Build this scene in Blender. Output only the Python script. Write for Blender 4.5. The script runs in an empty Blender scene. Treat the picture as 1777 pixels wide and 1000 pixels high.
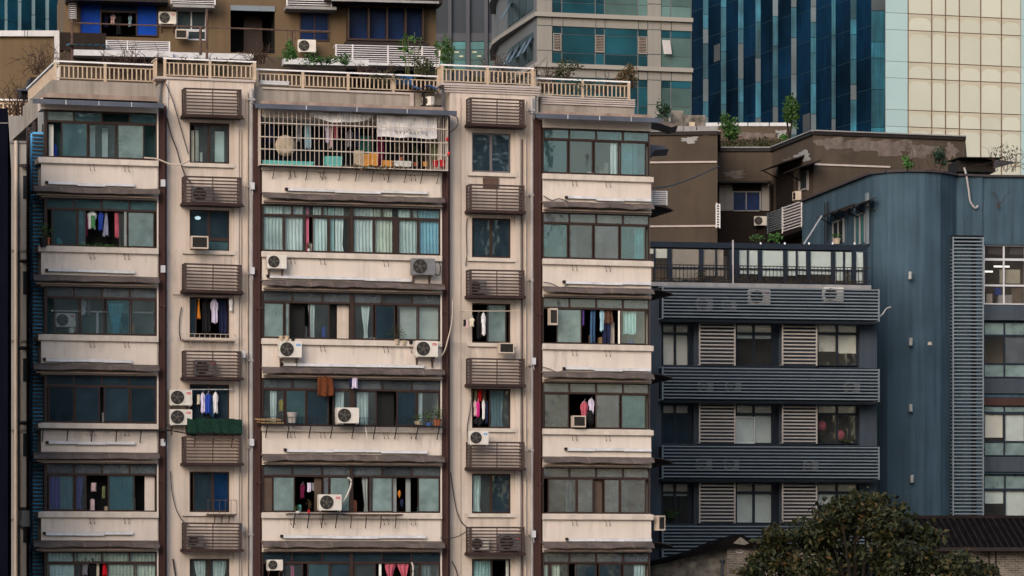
import bpy, math, random
from mathutils import Vector
random.seed(7)
R = math.radians
S = bpy.context.scene
C = S.collection
# ---------------------------------------------------------------- camera, sky, sun, exposure
FPX, CX, HY, EYE = 6000.0, 888.5, 990.0, 6.0       # focal length and horizon in photo pixels, eye height in metres
cd = bpy.data.cameras.new("camera"); cam = bpy.data.objects.new("camera", cd); C.objects.link(cam)
cam.location = (0, 0, EYE); cam.rotation_euler = (R(90), 0, 0)
cd.sensor_width = 36; cd.lens = 36 * FPX / 1777; cd.shift_y = (HY - 500) / 1777
cd.clip_start = 1; cd.clip_end = 6000
S.camera = cam
SUN_EL, SUN_AZ = 24, 203                            # degrees; azimuth clockwise from +Y
wd = bpy.data.worlds.new("World"); S.world = wd; wd.use_nodes = True
wn = wd.node_tree.nodes; sky = wn.new("ShaderNodeTexSky"); sky.sky_type = 'NISHITA'; sky.sun_disc = False
sky.sun_elevation = R(SUN_EL); sky.sun_rotation = R(SUN_AZ); sky.air_density = 1.2; sky.dust_density = 2.5
wn["Background"].inputs[1].default_value = 0.125
wd.node_tree.links.new(sky.outputs[0], wn["Background"].inputs[0])
sl = bpy.data.lights.new("sun", 'SUN'); sl.energy = 1.5; sl.angle = R(42); sl.color = (1.0, 0.895, 0.82)
so = bpy.data.objects.new("sun", sl); C.objects.link(so)
sd = Vector((math.sin(R(SUN_AZ)) * math.cos(R(SUN_EL)), math.cos(R(SUN_AZ)) * math.cos(R(SUN_EL)), math.sin(R(SUN_EL))))
so.rotation_euler = sd.to_track_quat('Z', 'Y').to_euler()
S.view_settings.view_transform = 'Standard'; S.view_settings.look = 'None'
S.view_settings.exposure = 0.64; S.view_settings.gamma = 1
S.render.engine = 'CYCLES'
S.cycles.max_bounces = 6; S.cycles.transparent_max_bounces = 12; S.cycles.caustics_reflective = False

# ---------------------------------------------------------------- materials
M = {}
def _new(name):
    m = bpy.data.materials.new(name); m.use_nodes = True
    nt = m.node_tree; return m, nt, nt.nodes["Principled BSDF"]
def pm(key, col, rough=.8, var=.12, scale=1.5, streak=0., metal=0., bump=0., spec=.22, island=0., stain=None, drip=0.):
    """plain procedural paint: noise mottling, vertical streaks for weathering and painted glass reflections, optional patches"""
    m, nt, b = _new(key); N = nt.nodes; L = nt.links
    b.inputs['Roughness'].default_value = rough; b.inputs['Metallic'].default_value = metal
    b.inputs['Specular IOR Level'].default_value = spec
    geo = N.new("ShaderNodeNewGeometry")
    nz = N.new("ShaderNodeTexNoise"); nz.inputs['Scale'].default_value = scale; nz.inputs['Detail'].default_value = 6
    L.new(geo.outputs['Position'], nz.inputs['Vector'])
    mr = N.new("ShaderNodeMapRange"); mr.inputs[1].default_value = .3; mr.inputs[2].default_value = .7
    mr.inputs[3].default_value = 1 - var; mr.inputs[4].default_value = 1 + var
    L.new(nz.outputs[0], mr.inputs[0]); cur = mr.outputs[0]
    if streak:
        mp = N.new("ShaderNodeMapping"); mp.inputs['Scale'].default_value = (3.2, 3.2, .16)
        L.new(geo.outputs['Position'], mp.inputs[0])
        n2 = N.new("ShaderNodeTexNoise"); n2.inputs['Scale'].default_value = 1.3; n2.inputs['Detail'].default_value = 4
        L.new(mp.outputs[0], n2.inputs['Vector'])
        m2 = N.new("ShaderNodeMapRange"); m2.inputs[1].default_value = .42; m2.inputs[2].default_value = .72
        m2.inputs[3].default_value = 1; m2.inputs[4].default_value = 1 - streak
        L.new(n2.outputs[0], m2.inputs[0])
        mu = N.new("ShaderNodeMath"); mu.operation = 'MULTIPLY'; L.new(cur, mu.inputs[0]); L.new(m2.outputs[0], mu.inputs[1]); cur = mu.outputs[0]
    if island:
        m3 = N.new("ShaderNodeMapRange"); m3.inputs[3].default_value = 1 - island; m3.inputs[4].default_value = 1 + island
        L.new(geo.outputs['Random Per Island'], m3.inputs[0])
        mu = N.new("ShaderNodeMath"); mu.operation = 'MULTIPLY'; L.new(cur, mu.inputs[0]); L.new(m3.outputs[0], mu.inputs[1]); cur = mu.outputs[0]
    if drip:                                            # run-off streaks of uneven length starting at each sill
        sx = N.new("ShaderNodeSeparateXYZ"); L.new(geo.outputs['Position'], sx.inputs[0])
        def mth(op, p, q=None, cl=False):
            n = N.new("ShaderNodeMath"); n.operation = op; n.use_clamp = cl
            for i, v in enumerate((p, q)):
                if v is None: continue
                if isinstance(v, (int, float)): n.inputs[i].default_value = v
                else: L.new(v, n.inputs[i])
            return n.outputs[0]
        dn = mth('MULTIPLY', mth('FRACT', mth('DIVIDE', mth('SUBTRACT', 32, sx.outputs[2]), 3.0)), 3.0)
        mp = N.new("ShaderNodeMapping"); mp.inputs['Scale'].default_value = (1, 1, .12); L.new(geo.outputs['Position'], mp.inputs[0])
        n5 = N.new("ShaderNodeTexNoise"); n5.inputs['Scale'].default_value = 5.5; n5.inputs['Detail'].default_value = 5; n5.inputs['Roughness'].default_value = .7; L.new(mp.outputs[0], n5.inputs['Vector'])
        n6 = N.new("ShaderNodeTexNoise"); n6.inputs['Scale'].default_value = .9; L.new(geo.outputs['Position'], n6.inputs['Vector'])
        ln = mth('MULTIPLY', mth('SUBTRACT', mth('ADD', n5.outputs[0], mth('MULTIPLY', n6.outputs[0], .6)), .80), 6.0)
        mk = mth('MULTIPLY', mth('SUBTRACT', ln, dn), 1.6, True)
        f = mth('SUBTRACT', 1.0, mth('MULTIPLY', mk, drip)); cur = mth('MULTIPLY', cur, f)
    vm = N.new("ShaderNodeVectorMath"); vm.operation = 'SCALE'; vm.inputs[0].default_value = col[:3]
    L.new(cur, vm.inputs['Scale']); out = vm.outputs[0]
    if stain:
        n4 = N.new("ShaderNodeTexNoise"); n4.inputs['Scale'].default_value = .35; n4.inputs['Detail'].default_value = 7
        n4.inputs['Roughness'].default_value = .62
        mp = N.new("ShaderNodeMapping"); mp.inputs['Scale'].default_value = (1, 1, 1.5); L.new(geo.outputs['Position'], mp.inputs[0]); L.new(mp.outputs[0], n4.inputs['Vector'])
        m4 = N.new("ShaderNodeMapRange"); m4.inputs[1].default_value = stain[1]; m4.inputs[2].default_value = stain[1] + .1
        L.new(n4.outputs[0], m4.inputs[0])
        mx = N.new("ShaderNodeMix"); mx.data_type = 'RGBA'; L.new(m4.outputs[0], mx.inputs[0]); L.new(out, mx.inputs[6])
        mx.inputs[7].default_value = (*stain[0], 1); out = mx.outputs[2]
    L.new(out, b.inputs['Base Color'])
    if bump:
        bp = N.new("ShaderNodeBump"); bp.inputs['Strength'].default_value = bump; bp.inputs['Distance'].default_value = .05
        L.new(nz.outputs[0], bp.inputs['Height']); L.new(bp.outputs[0], b.inputs['Normal'])
    M[key] = m; return m
def leafm(key, cols, rough=.55):
    m, nt, b = _new(key); N = nt.nodes; L = nt.links
    geo = N.new("ShaderNodeNewGeometry"); cr = N.new("ShaderNodeValToRGB"); cr.color_ramp.interpolation = 'LINEAR'
    e = cr.color_ramp.elements; e[0].color = (*cols[0], 1); e[1].color = (*cols[-1], 1)
    for i, c in enumerate(cols[1:-1]):
        x = e.new((i + 1) / (len(cols) - 1)); x.color = (*c, 1)
    L.new(geo.outputs['Random Per Island'], cr.inputs[0]); L.new(cr.outputs[0], b.inputs['Base Color'])
    b.inputs['Roughness'].default_value = rough; b.inputs['Specular IOR Level'].default_value = .3
    M[key] = m; return m
def glassm(key, tint, dust, dmix, refl=.08, var=.5, rough=.05, wav=.13):
    """window glass: tinted see-through sheet, a little dust, fresnel reflection, each pane slightly different"""
    m, nt, b = _new(key); N = nt.nodes; L = nt.links; N.remove(b); out = N["Material Output"]
    geo = N.new("ShaderNodeNewGeometry")
    tr = N.new("ShaderNodeBsdfTransparent"); tr.inputs[0].default_value = (*tint, 1)
    df = N.new("ShaderNodeBsdfDiffuse"); df.inputs[0].default_value = (*dust, 1)
    gl = N.new("ShaderNodeBsdfGlossy"); gl.inputs[0].default_value = (.9, .97, 1, 1); gl.inputs['Roughness'].default_value = rough
    nz = N.new("ShaderNodeTexNoise"); nz.inputs['Scale'].default_value = .9; nz.inputs['Detail'].default_value = 3
    L.new(geo.outputs['Position'], nz.inputs['Vector'])
    bp = N.new("ShaderNodeBump"); bp.inputs['Strength'].default_value = wav; bp.inputs['Distance'].default_value = .12
    L.new(nz.outputs[0], bp.inputs['Height']); L.new(bp.outputs[0], gl.inputs['Normal'])
    mr = N.new("ShaderNodeMapRange"); mr.inputs[3].default_value = dmix * (1 - var); mr.inputs[4].default_value = dmix * (1 + var)
    L.new(geo.outputs['Random Per Island'], mr.inputs[0])
    n2 = N.new("ShaderNodeTexNoise"); n2.inputs['Scale'].default_value = 2.2; n2.inputs['Detail'].default_value = 5
    L.new(geo.outputs['Position'], n2.inputs['Vector'])
    m2 = N.new("ShaderNodeMapRange"); m2.inputs[1].default_value = .3; m2.inputs[2].default_value = .75; m2.inputs[3].default_value = .7; m2.inputs[4].default_value = 1.4
    L.new(n2.outputs[0], m2.inputs[0])
    mu = N.new("ShaderNodeMath"); mu.operation = 'MULTIPLY'; mu.use_clamp = True; L.new(mr.outputs[0], mu.inputs[0]); L.new(m2.outputs[0], mu.inputs[1])
    x1 = N.new("ShaderNodeMixShader"); L.new(mu.outputs[0], x1.inputs[0]); L.new(tr.outputs[0], x1.inputs[1]); L.new(df.outputs[0], x1.inputs[2])
    fr = N.new("ShaderNodeLayerWeight"); fr.inputs[0].default_value = .25
    m3 = N.new("ShaderNodeMapRange"); m3.inputs[3].default_value = refl; m3.inputs[4].default_value = min(1, refl * 5); L.new(fr.outputs['Fresnel'], m3.inputs[0])
    x2 = N.new("ShaderNodeMixShader"); L.new(m3.outputs[0], x2.inputs[0]); L.new(x1.outputs[0], x2.inputs[1]); L.new(gl.outputs[0], x2.inputs[2])
    L.new(x2.outputs[0], out.inputs[0]); M[key] = m; return m
def brickm(key, c1, c2, mortar, scale=1.0):
    m, nt, b = _new(key); N = nt.nodes; L = nt.links
    tc = N.new("ShaderNodeTexCoord"); mp = N.new("ShaderNodeMapping"); mp.inputs['Rotation'].default_value = (R(90), 0, 0)
    mp.inputs['Scale'].default_value = (1, 1, 1)
    L.new(tc.outputs['Object'], mp.inputs[0])
    bt = N.new("ShaderNodeTexBrick"); bt.inputs['Scale'].default_value = scale; bt.inputs['Brick Width'].default_value = .26; bt.inputs['Row Height'].default_value = .085
    bt.inputs['Mortar Size'].default_value = .012; bt.inputs[1].default_value = (*c1, 1); bt.inputs[2].default_value = (*c2, 1); bt.inputs[3].default_value = (*mortar, 1)
    L.new(mp.outputs[0], bt.inputs[0])
    nz = N.new("ShaderNodeTexNoise"); nz.inputs['Scale'].default_value = 1.2; nz.inputs['Detail'].default_value = 8; nz.inputs['Roughness'].default_value = .7
    L.new(tc.outputs['Object'], nz.inputs[0])
    mr = N.new("ShaderNodeMapRange"); mr.inputs[1].default_value = .3; mr.inputs[2].default_value = .7; mr.inputs[3].default_value = .45; mr.inputs[4].default_value = 1.5
    L.new(nz.outputs[0], mr.inputs[0]); vm = N.new("ShaderNodeVectorMath"); vm.operation = 'SCALE'
    L.new(bt.outputs[0], vm.inputs[0]); L.new(mr.outputs[0], vm.inputs['Scale']); L.new(vm.outputs[0], b.inputs['Base Color'])
    b.inputs['Roughness'].default_value = .9; M[key] = m; return m
def emis(key, col, st):
    m, nt, b = _new(key); b.inputs['Emission Color'].default_value = (*col, 1); b.inputs['Emission Strength'].default_value = st
    b.inputs['Base Color'].default_value = (*col, 1); M[key] = m; return m

pm('cream', (.61, .535, .485), .85, .05, 1.2, streak=.10, bump=.15, drip=.16)
pm('cream_wall', (.56, .475, .42), .88, .07, .8, streak=.22, bump=.15, stain=((.46, .395, .335), .6), drip=.18)
pm('cream_sill', (.54, .475, .425), .8, .1, 3, streak=.15)
pm('parapet', (.30, .265, .235), .9, .12, 1.0, streak=.35, bump=.2, stain=((.2, .165, .14), .6))
pm('ledge_stone', (.30, .225, .19), .9, .2, 2, streak=.3)
pm('brown_strip', (.050, .023, .021), .7, .12, 2, streak=.15)
pm('frame_brown', (.035, .020, .017), .5, .15, 3)
pm('frame_grey', (.13, .12, .13), .45, .12, 3)
pm('cage_brown', (.055, .036, .033), .6, .18, 3)
pm('tray_brown', (.032, .017, .016), .7, .25, 3)
pm('awn_brown', (.105, .083, .078), .55, .25, 1.8, streak=.3, bump=.3)
pm('awn_under', (.20, .15, .125), .8, .15, 2)
pm('canopy_blue', (.075, .085, .115), .45, .2, 1.5, streak=.1)
pm('bar_white', (.54, .54, .57), .45, .14, 3, streak=.15)
pm('pipe_grey', (.36, .34, .345), .5, .1, 2)
pm('pipe_cream', (.47, .39, .33), .6, .1, 2)
pm('rail_gold', (.50, .38, .28), .4, .12, 4, metal=.15)
pm('rail_white', (.74, .72, .74), .35, .08, 4)
pm('cage_bar', (.44, .38, .34), .5, .15, 4)
pm('trim_white', (.42, .36, .34), .7, .12, 2)
pm('iron', (.014, .010, .010), .6, .3, 5)
pm('iron_rust', (.09, .055, .045), .8, .4, 5)
pm('ac_white', (.62, .58, .54), .5, .06, 4, streak=.15)
pm('ac_grey', (.16, .165, .18), .5, .1, 4)
pm('ac_fan', (.035, .031, .029), .5, .2, 6)
pm('ac_blade', (.10, .09, .083), .5, .1, 6)
pm('badge_red', (.50, .035, .05), .5, .05)
pm('badge_blue', (.03, .25, .60), .5, .05)
pm('cable', (.045, .04, .042), .7, .1)
pm('cable_white', (.5, .47, .44), .6, .1)
pm('net_green', (.004, .026, .017), .9, .5, 12, bump=.6)
pm('navy', (.004, .0045, .010), 1, .15, 1, streak=.1, spec=.02)
pm('side_wall', (.26, .245, .24), .9, .1, .6, streak=.25)
pm('slab_side', (.26, .255, .26), .9, .1, 1, streak=.2)
pm('slat_side', (.05, .034, .034), .6, .15, 3)
pm('sky_painted_glass', (.10, .42, .78), .5, .5, 1.6, spec=.03)  # glass with its blue sky reflection painted into the base colour
pm('tan_wall', (.125, .086, .052), .92, .1, .8, streak=.15, bump=.2)
pm('dusk_brown', (.068, .051, .039), .92, .2, .45, streak=.14, bump=.25, stain=((.05, .036, .028), .6))
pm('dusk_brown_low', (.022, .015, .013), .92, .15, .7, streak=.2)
pm('peel_grey', (.135, .108, .098), .95, .25, 4, streak=.2)
pm('white_trim', (.50, .50, .53), .7, .1, 1.5, streak=.12)
pm('slate_wall', (.045, .080, .113), .85, .16, .7, streak=.36, bump=.15)
pm('slate_flat', (.046, .059, .078), .85, .1, .8, streak=.15)
pm('slate_dark', (.004, .007, .011), .8, .3, .7, streak=.2)
pm('slate_slat', (.155, .185, .215), .5, .1, 2)
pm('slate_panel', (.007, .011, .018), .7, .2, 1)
pm('slate_frame', (.008, .014, .026), .5, .12, 2)
pm('cream_slat', (.40, .35, .315), .6, .1, 2)
pm('purple_grey', (.05, .04, .045), .8, .15, 2)
pm('lamp_case', (.30, .31, .31), .4, .2, 8, metal=.3)
pm('white_frame', (.50, .50, .54), .45, .06, 2)
pm('white_slat', (.55, .53, .55), .5, .08, 2)
pm('blind', (.80, .79, .73), .8, .06, 1.5)
pm('blind_teal', (.66, .74, .74), .8, .06, 1.5)
pm('roof_tile', (.006, .005, .0055), .95, .35, 2.5, spec=.03)
pm('ridge_tile', (.017, .0135, .014), .95, .35, 2.5, spec=.03)
pm('plaster_old', (.13, .115, .10), .95, .6, 3.0, bump=.9, stain=((.26, .235, .215), .56))
brickm('brick_old', (.17, .14, .12), (.085, .07, .06), (.21, .18, .16))
pm('asphalt', (.05, .05, .052), .9, .2, .4)
pm('concrete', (.30, .28, .26), .9, .2, .6, streak=.2)
pm('soil', (.05, .035, .022), .95, .4, 4)
pm('moss', (.055, .07, .022), .95, .5, 5, bump=.6)
pm('blue_tarp', (.012, .08, .22), .5, .2, 5, bump=.4)
pm('tower_beige', (.215, .205, .195), .8, .05, .3, streak=.1)
pm('tower_ledge', (.25, .238, .225), .8, .06, .3)
pm('tower_side', (.115, .125, .14), .7, .1, .3)
pm('tower_soffit', (.02, .028, .04), .8, .1, .3)
pm('tower_glass', (.007, .046, .066), .3, .5, .25, spec=.12, island=.45)
pm('tower_glass_pale', (.062, .11, .108), .3, .35, .3, spec=.12, island=.3)
pm('tower_glass_dark', (.022, .034, .04), .3, .4, .3, spec=.1, island=.35)
pm('tower_mullion', (.008, .03, .042), .5, .1)
pm('blue_glass', (.0025, .017, .042), .6, .6, .12, streak=.5, spec=.02, island=.3)  # uneven reflections painted in as noise and vertical streaks
pm('blue_strip', (.013, .095, .150), .3, .75, .22, streak=.5, spec=.2, island=.4)  # broken reflections painted into the colour of the strips
pm('blue_joint', (.003, .022, .036), .5, .1)
pm('grey_strip', (.08, .11, .135), .3, .35, .15, island=.3)
pm('grey_panel', (.06, .062, .068), .6, .1)
pm('pale_blue', (.31, .43, .46), .3, .04, .2, spec=.4, island=.05)
pm('stone_dirty', (.385, .36, .295), .8, .06, .3, spec=.3)
pm('stone_clean', (.43, .44, .385), .7, .05, .2, spec=.3, island=.05)
pm('stone_joint', (.12, .075, .06), .8, .1)
pm('fin_dark', (.022, .030, .045), .6, .12, .2, streak=.15)
pm('fin_grey', (.05, .054, .07), .6, .1, .2)
pm('teal_office', (.014, .085, .10), .2, .4, .5, island=.4)
pm('steel_left', (.11, .19, .235), .5, .15, .3)
pm('teal_left', (.012, .085, .125), .5, .4, .3, spec=.05, island=.45)
pm('blue_pane', (.004, .042, .30), .4, .3, .8, spec=.06)
pm('blue_dusk', (.005, .017, .066), .3, .4, .8, spec=.08, island=.25)
pm('bark', (.016, .012, .009), .9, .3, 6, bump=.6)
pm('twig', (.055, .034, .026), .9, .3, 6)
pm('bamboo', (.12, .13, .05), .7, .2, 6)
leafm('leaf_dark', [(.006, .009, .003), (.010, .016, .005), (.018, .025, .007), (.026, .030, .009), (.050, .045, .012), (.009, .014, .005), (.014, .020, .006), (.030, .034, .010), (.085, .045, .012)], .6)
leafm('leaf_green', [(.015, .045, .01), (.028, .08, .015), (.05, .11, .02), (.02, .055, .012)])
leafm('leaf_bright', [(.03, .10, .018), (.06, .16, .03), (.025, .075, .018)])
leafm('leaf_olive', [(.03, .036, .012), (.055, .055, .018), (.02, .028, .009)])
leafm('leaf_rust', [(.09, .05, .025), (.13, .075, .035), (.06, .045, .02), (.07, .07, .03)])
leafm('leaf_pine', [(.008, .03, .016), (.015, .045, .022), (.02, .055, .025)])
glassm('g_teal', (.64, .84, .89), (.105, .19, .215), .28, .08)
glassm('g_dark', (.45, .55, .64), (.036, .064, .088), .40, .07)
glassm('g_grey', (.64, .69, .73), (.13, .15, .17), .46, .07)
glassm('g_frost', (.70, .82, .83), (.22, .30, .305), .60, .05, var=.25)
glassm('g_clear', (.90, .96, .975), (.17, .205, .22), .12, .06)
glassm('g_blue', (.22, .38, .55), (.015, .06, .17), .45, .05)
glassm('g_plain', (.95, .955, .95), (.2, .2, .2), .06, .04)
pm('cage_rust', (.085, .050, .038), .8, .3, 4)
pm('warm_reflection', (.40, .345, .30), .9, .12, 1)  # brownish pane reflection put into a sheet's colour
glassm('g_blue', (.18, .34, .5), (.012, .05, .14), .45, .05)
for k, c in dict(room=(.05, .05, .05), room_black=(.008, .008, .009), room_warm=(.16, .12, .085), room_teal=(.05, .10, .11), room_cream=(.34, .31, .25), room_brown=(.085, .06, .048)).items():  # room liners coloured dark for the shade of deeper rooms
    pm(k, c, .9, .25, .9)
CL = dict(white=(.68, .67, .70), lav=(.55, .50, .66), pink=(.42, .09, .13), hot=(.55, .03, .22), blue=(.02, .055, .34), navy=(.012, .016, .05), black=(.01, .01, .012), jeans=(.04, .09, .18),
          paleblue=(.28, .45, .55), green=(.07, .22, .09), orange=(.60, .21, .03), rust=(.11, .032, .012), red=(.55, .01, .02), purple=(.09, .05, .22), cream=(.62, .56, .44), olive=(.16, .18, .08),
          brown=(.09, .045, .03), grey=(.2, .2, .22), tealc=(.10, .42, .38), floral=(.25, .25, .36), palepink=(.58, .40, .42), yellow=(.6, .42, .03), wine=(.14, .01, .05))
for k, c in CL.items(): pm('c_' + k, c, .9, .18, 7, bump=.3, spec=.2)
for k, c in dict(teal=(.62, .84, .81), pale=(.80, .88, .85), cream=(.82, .83, .70), ice=(.86, .90, .88), blue=(.36, .66, .80), violet=(.11, .09, .34), grey=(.26, .29, .29), dark=(.05, .055, .06), pink=(.62, .16, .26), steel=(.16, .27, .33)).items():
    pm('k_' + k, c, .9, .10, 2, streak=.2, spec=.2)
for k, c in dict(red=(.45, .02, .03), white=(.6, .6, .58), orange=(.55, .25, .05), clay=(.28, .09, .05), teal=(.12, .45, .43), straw=(.42, .34, .25), steel=(.35, .32, .31), blue=(.05, .12, .35), wood=(.30, .2, .1), black=(.012, .012, .012)).items():
    pm('p_' + k, c, .6, .2, 6)
emis('lamp_on', (1, .93, .75), 6); emis('tube_on', (1, .93, .85), .9); emis('office_on', (.45, .42, .28), .12)

# ---------------------------------------------------------------- frames: a facade plane seen by the camera
class Fr:
    """local axes: x along the facade, y into the building (minus w), z up; O is a point of the plane w = 0"""
    def __init__(s, px, depth, deg):
        s.th = R(deg); s.O = Vector(((px - CX) / FPX * depth, depth)); s.u = Vector((math.cos(s.th), math.sin(s.th))); s.n = Vector((math.sin(s.th), -math.cos(s.th)))
    def t(s, px, w=0):
        d = Vector(((px - CX) / FPX, 1)); return (s.O.dot(s.n) + w) / d.dot(s.n)
    def U(s, px, w=0):
        t = s.t(px, w); return (Vector(((px - CX) / FPX * t, t)) - s.O).dot(s.u)
    def Z(s, px, py, w=0): return EYE + (HY - py) / FPX * s.t(px, w)
    def world(s, u, w, z):
        p = s.O + s.u * u + s.n * w; return Vector((p.x, p.y, z))
    def at(s, px, py, w=0): return s.world(s.U(px, w), w, s.Z(px, py, w))
    def m(s, px, w=0): return s.t(px, w) / FPX          # metres per photo pixel there

# ---------------------------------------------------------------- mesh builder and objects
class MB:
    def __init__(s): s.v = []; s.f = []; s.sm = False
    def quad(s, a, b, c, d): n = len(s.v); s.v += [tuple(a), tuple(b), tuple(c), tuple(d)]; s.f.append((n, n + 1, n + 2, n + 3)); return s
    def poly(s, pts): n = len(s.v); s.v += [tuple(p) for p in pts]; s.f.append(tuple(range(n, n + len(pts)))); return s
    def box(s, x0, x1, y0, y1, z0, z1):
        if x0 > x1: x0, x1 = x1, x0
        if y0 > y1: y0, y1 = y1, y0
        if z0 > z1: z0, z1 = z1, z0
        n = len(s.v); s.v += [(x, y, z) for z in (z0, z1) for x, y in ((x0, y0), (x1, y0), (x1, y1), (x0, y1))]
        s.f += [tuple(n + i for i in q) for q in ((0, 3, 2, 1), (4, 5, 6, 7), (0, 1, 5, 4), (1, 2, 6, 5), (2, 3, 7, 6), (3, 0, 4, 7))]; return s
    def prism(s, pts, y0, y1):                          # outline in x,z pushed along y
        n = len(s.v); k = len(pts); s.v += [(p[0], y0, p[1]) for p in pts] + [(p[0], y1, p[1]) for p in pts]
        s.f.append(tuple(range(n, n + k))); s.f.append(tuple(n + k + i for i in reversed(range(k))))
        for i in range(k): j = (i + 1) % k; s.f.append((n + j, n + i, n + k + i, n + k + j))
        return s
    def sweepx(s, prof, x0, x1, x0b=None, x1b=None, segs=1):         # closed profile in (y,z) pushed along x
        n0 = len(s.v); k = len(prof)
        for q in range(segs + 1):
            for y, z in prof: s.v.append((x0 + (x1 - x0) * q / segs, y, z))
        s.f.append(tuple(n0 + i for i in range(k))); s.f.append(tuple(n0 + segs * k + i for i in reversed(range(k))))
        for q in range(segs):
            for i in range(k): j = (i + 1) % k; a = n0 + q * k; b = a + k; s.f.append((a + j, a + i, b + i, b + j))
        return s
    def foot(s, pts, z0, z1):                            # footprint x,y pushed up
        n = len(s.v); k = len(pts); s.v += [(p[0], p[1], z0) for p in pts] + [(p[0], p[1], z1) for p in pts]
        s.f.append(tuple(n + i for i in reversed(range(k)))); s.f.append(tuple(n + k + i for i in range(k)))
        for i in range(k): j = (i + 1) % k; s.f.append((n + i, n + j, n + k + j, n + k + i))
        return s
    def tube(s, pts, r, k=6, r1=None):
        pts = [Vector(p) for p in pts]; n = len(s.v); m = len(pts)
        for i, p in enumerate(pts):
            d = (pts[min(i + 1, m - 1)] - pts[max(i - 1, 0)]); d = d.normalized() if d.length > 1e-9 else Vector((0, 0, 1))
            a = d.cross(Vector((0, 0, 1))); a = a.normalized() if a.length > .05 else Vector((1, 0, 0)); b = d.cross(a)
            rr = r if r1 is None else r + (r1 - r) * i / max(1, m - 1)
            for q in range(k): an = 2 * math.pi * q / k; s.v.append(tuple(p + a * math.cos(an) * rr + b * math.sin(an) * rr))
        for i in range(m - 1):
            for q in range(k): z = (q + 1) % k; s.f.append((n + i * k + q, n + i * k + z, n + (i + 1) * k + z, n + (i + 1) * k + q))
        s.f.append(tuple(n + i for i in reversed(range(k)))); s.f.append(tuple(n + (m - 1) * k + i for i in range(k))); return s
    def disc(s, cx, y, cz, r, t=.01, k=20):              # coin facing -y
        return s.prism([(cx + r * math.cos(2 * math.pi * i / k), cz + r * math.sin(2 * math.pi * i / k)) for i in range(k)], y, y + t)
    def lathe(s, cx, cy, z0, prof, k=12):                # prof: (r, z)
        n = len(s.v); m = len(prof)
        for r, z in prof:
            for q in range(k): a = 2 * math.pi * q / k; s.v.append((cx + r * math.cos(a), cy + r * math.sin(a), z0 + z))
        for i in range(m - 1):
            for q in range(k): z = (q + 1) % k; s.f.append((n + i * k + q, n + i * k + z, n + (i + 1) * k + z, n + (i + 1) * k + q))
        s.f.append(tuple(n + i for i in reversed(range(k)))); s.f.append(tuple(n + (m - 1) * k + i for i in range(k))); return s
    def leaves(s, c, rad, n, size, up=.3, shell=.0):
        for _ in range(n):
            while True:
                p = Vector((random.uniform(-1, 1), random.uniform(-1, 1), random.uniform(-1, 1)))
                if shell <= p.length <= 1: break
            p = Vector((c[0] + p.x * rad[0], c[1] + p.y * rad[1], c[2] + p.z * rad[2])); s.leaf(p, size * random.uniform(.6, 1.3), up)
        return s
    def leaf(s, p, L, up=.3):
        d = Vector((random.gauss(0, 1), random.gauss(0, 1), random.gauss(0, 1) + up)).normalized()
        e = d.cross(Vector((random.gauss(0, 1), random.gauss(0, 1), random.gauss(0, 1)))).normalized() * L * .28; d = d * L
        nn = d.cross(e).normalized() * L * .12
        k = len(s.v); s.v += [tuple(p), tuple(p + d * .5 + e + nn), tuple(p + d), tuple(p + d * .5 - e + nn)]; s.f += [(k, k + 1, k + 2), (k, k + 2, k + 3)]
    def twigs(s, c, spread, n, r=.012, h=1., steps=5, wild=.35):
        for _ in range(n):
            p = Vector((c[0] + random.uniform(-spread, spread), c[1] + random.uniform(-.3, .3), c[2])); d = Vector((random.uniform(-.7, .7), random.uniform(-.4, .4), 1)).normalized(); pts = [p]
            for _ in range(steps):
                p = p + d * h / steps * random.uniform(.7, 1.3); pts.append(p)
                d = (d + Vector((random.gauss(0, wild), random.gauss(0, wild), random.gauss(-.05, wild)))).normalized()
                if random.random() < .6:
                    e = (d + Vector((random.gauss(0, .8), random.gauss(0, .5), random.gauss(0, .5)))).normalized(); s.tube([p, p + e * h * .16, p + e * h * .3 + Vector((0, 0, random.uniform(-.1, .1) * h))], r * .6, 3, r * .25)
            s.tube(pts, r, 4, r * .4)
        return s
    def build(s, name, mat, parent=None, smooth=False):
        me = bpy.data.meshes.new(name); me.from_pydata(s.v, [], s.f); me.update()
        if smooth:
            for p in me.polygons: p.use_smooth = True
        me.materials.append(M[mat] if isinstance(mat, str) else mat)
        o = bpy.data.objects.new(name, me); C.objects.link(o)
        if parent: o.parent = parent
        return o
def tag(o, label=None, cat=None, group=None, kind=None):
    if label: o['label'] = label
    if cat: o['category'] = cat
    if group: o['group'] = group
    if kind: o['kind'] = kind
    return o
def thing(name, label, cat, loc, rz=0, group=None, sc=1):
    o = bpy.data.objects.new(name, None); C.objects.link(o); o.location = loc; o.rotation_euler = (0, 0, rz); o.scale = (sc, sc, sc)
    o.empty_display_size = .2; return tag(o, label, cat, group)
def on(F, o, px, py, w):                                   # a one-mesh thing whose base stands at a facade spot
    o.location = F.at(px, py, w); o.rotation_euler = (0, 0, F.th); return o
def kids(o): return [c for c in bpy.data.objects if c.parent == o]
def dup(o, loc, rz, label, group, sc=(1, 1, 1)):
    r = o.copy(); C.objects.link(r); r.location = loc; r.rotation_euler = (0, 0, rz); r.scale = sc
    r['label'] = label; r['group'] = group
    for ch in kids(o):
        c = ch.copy(); C.objects.link(c); c.parent = r
        for g in kids(ch): d = g.copy(); C.objects.link(d); d.parent = c
    return r
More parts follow.
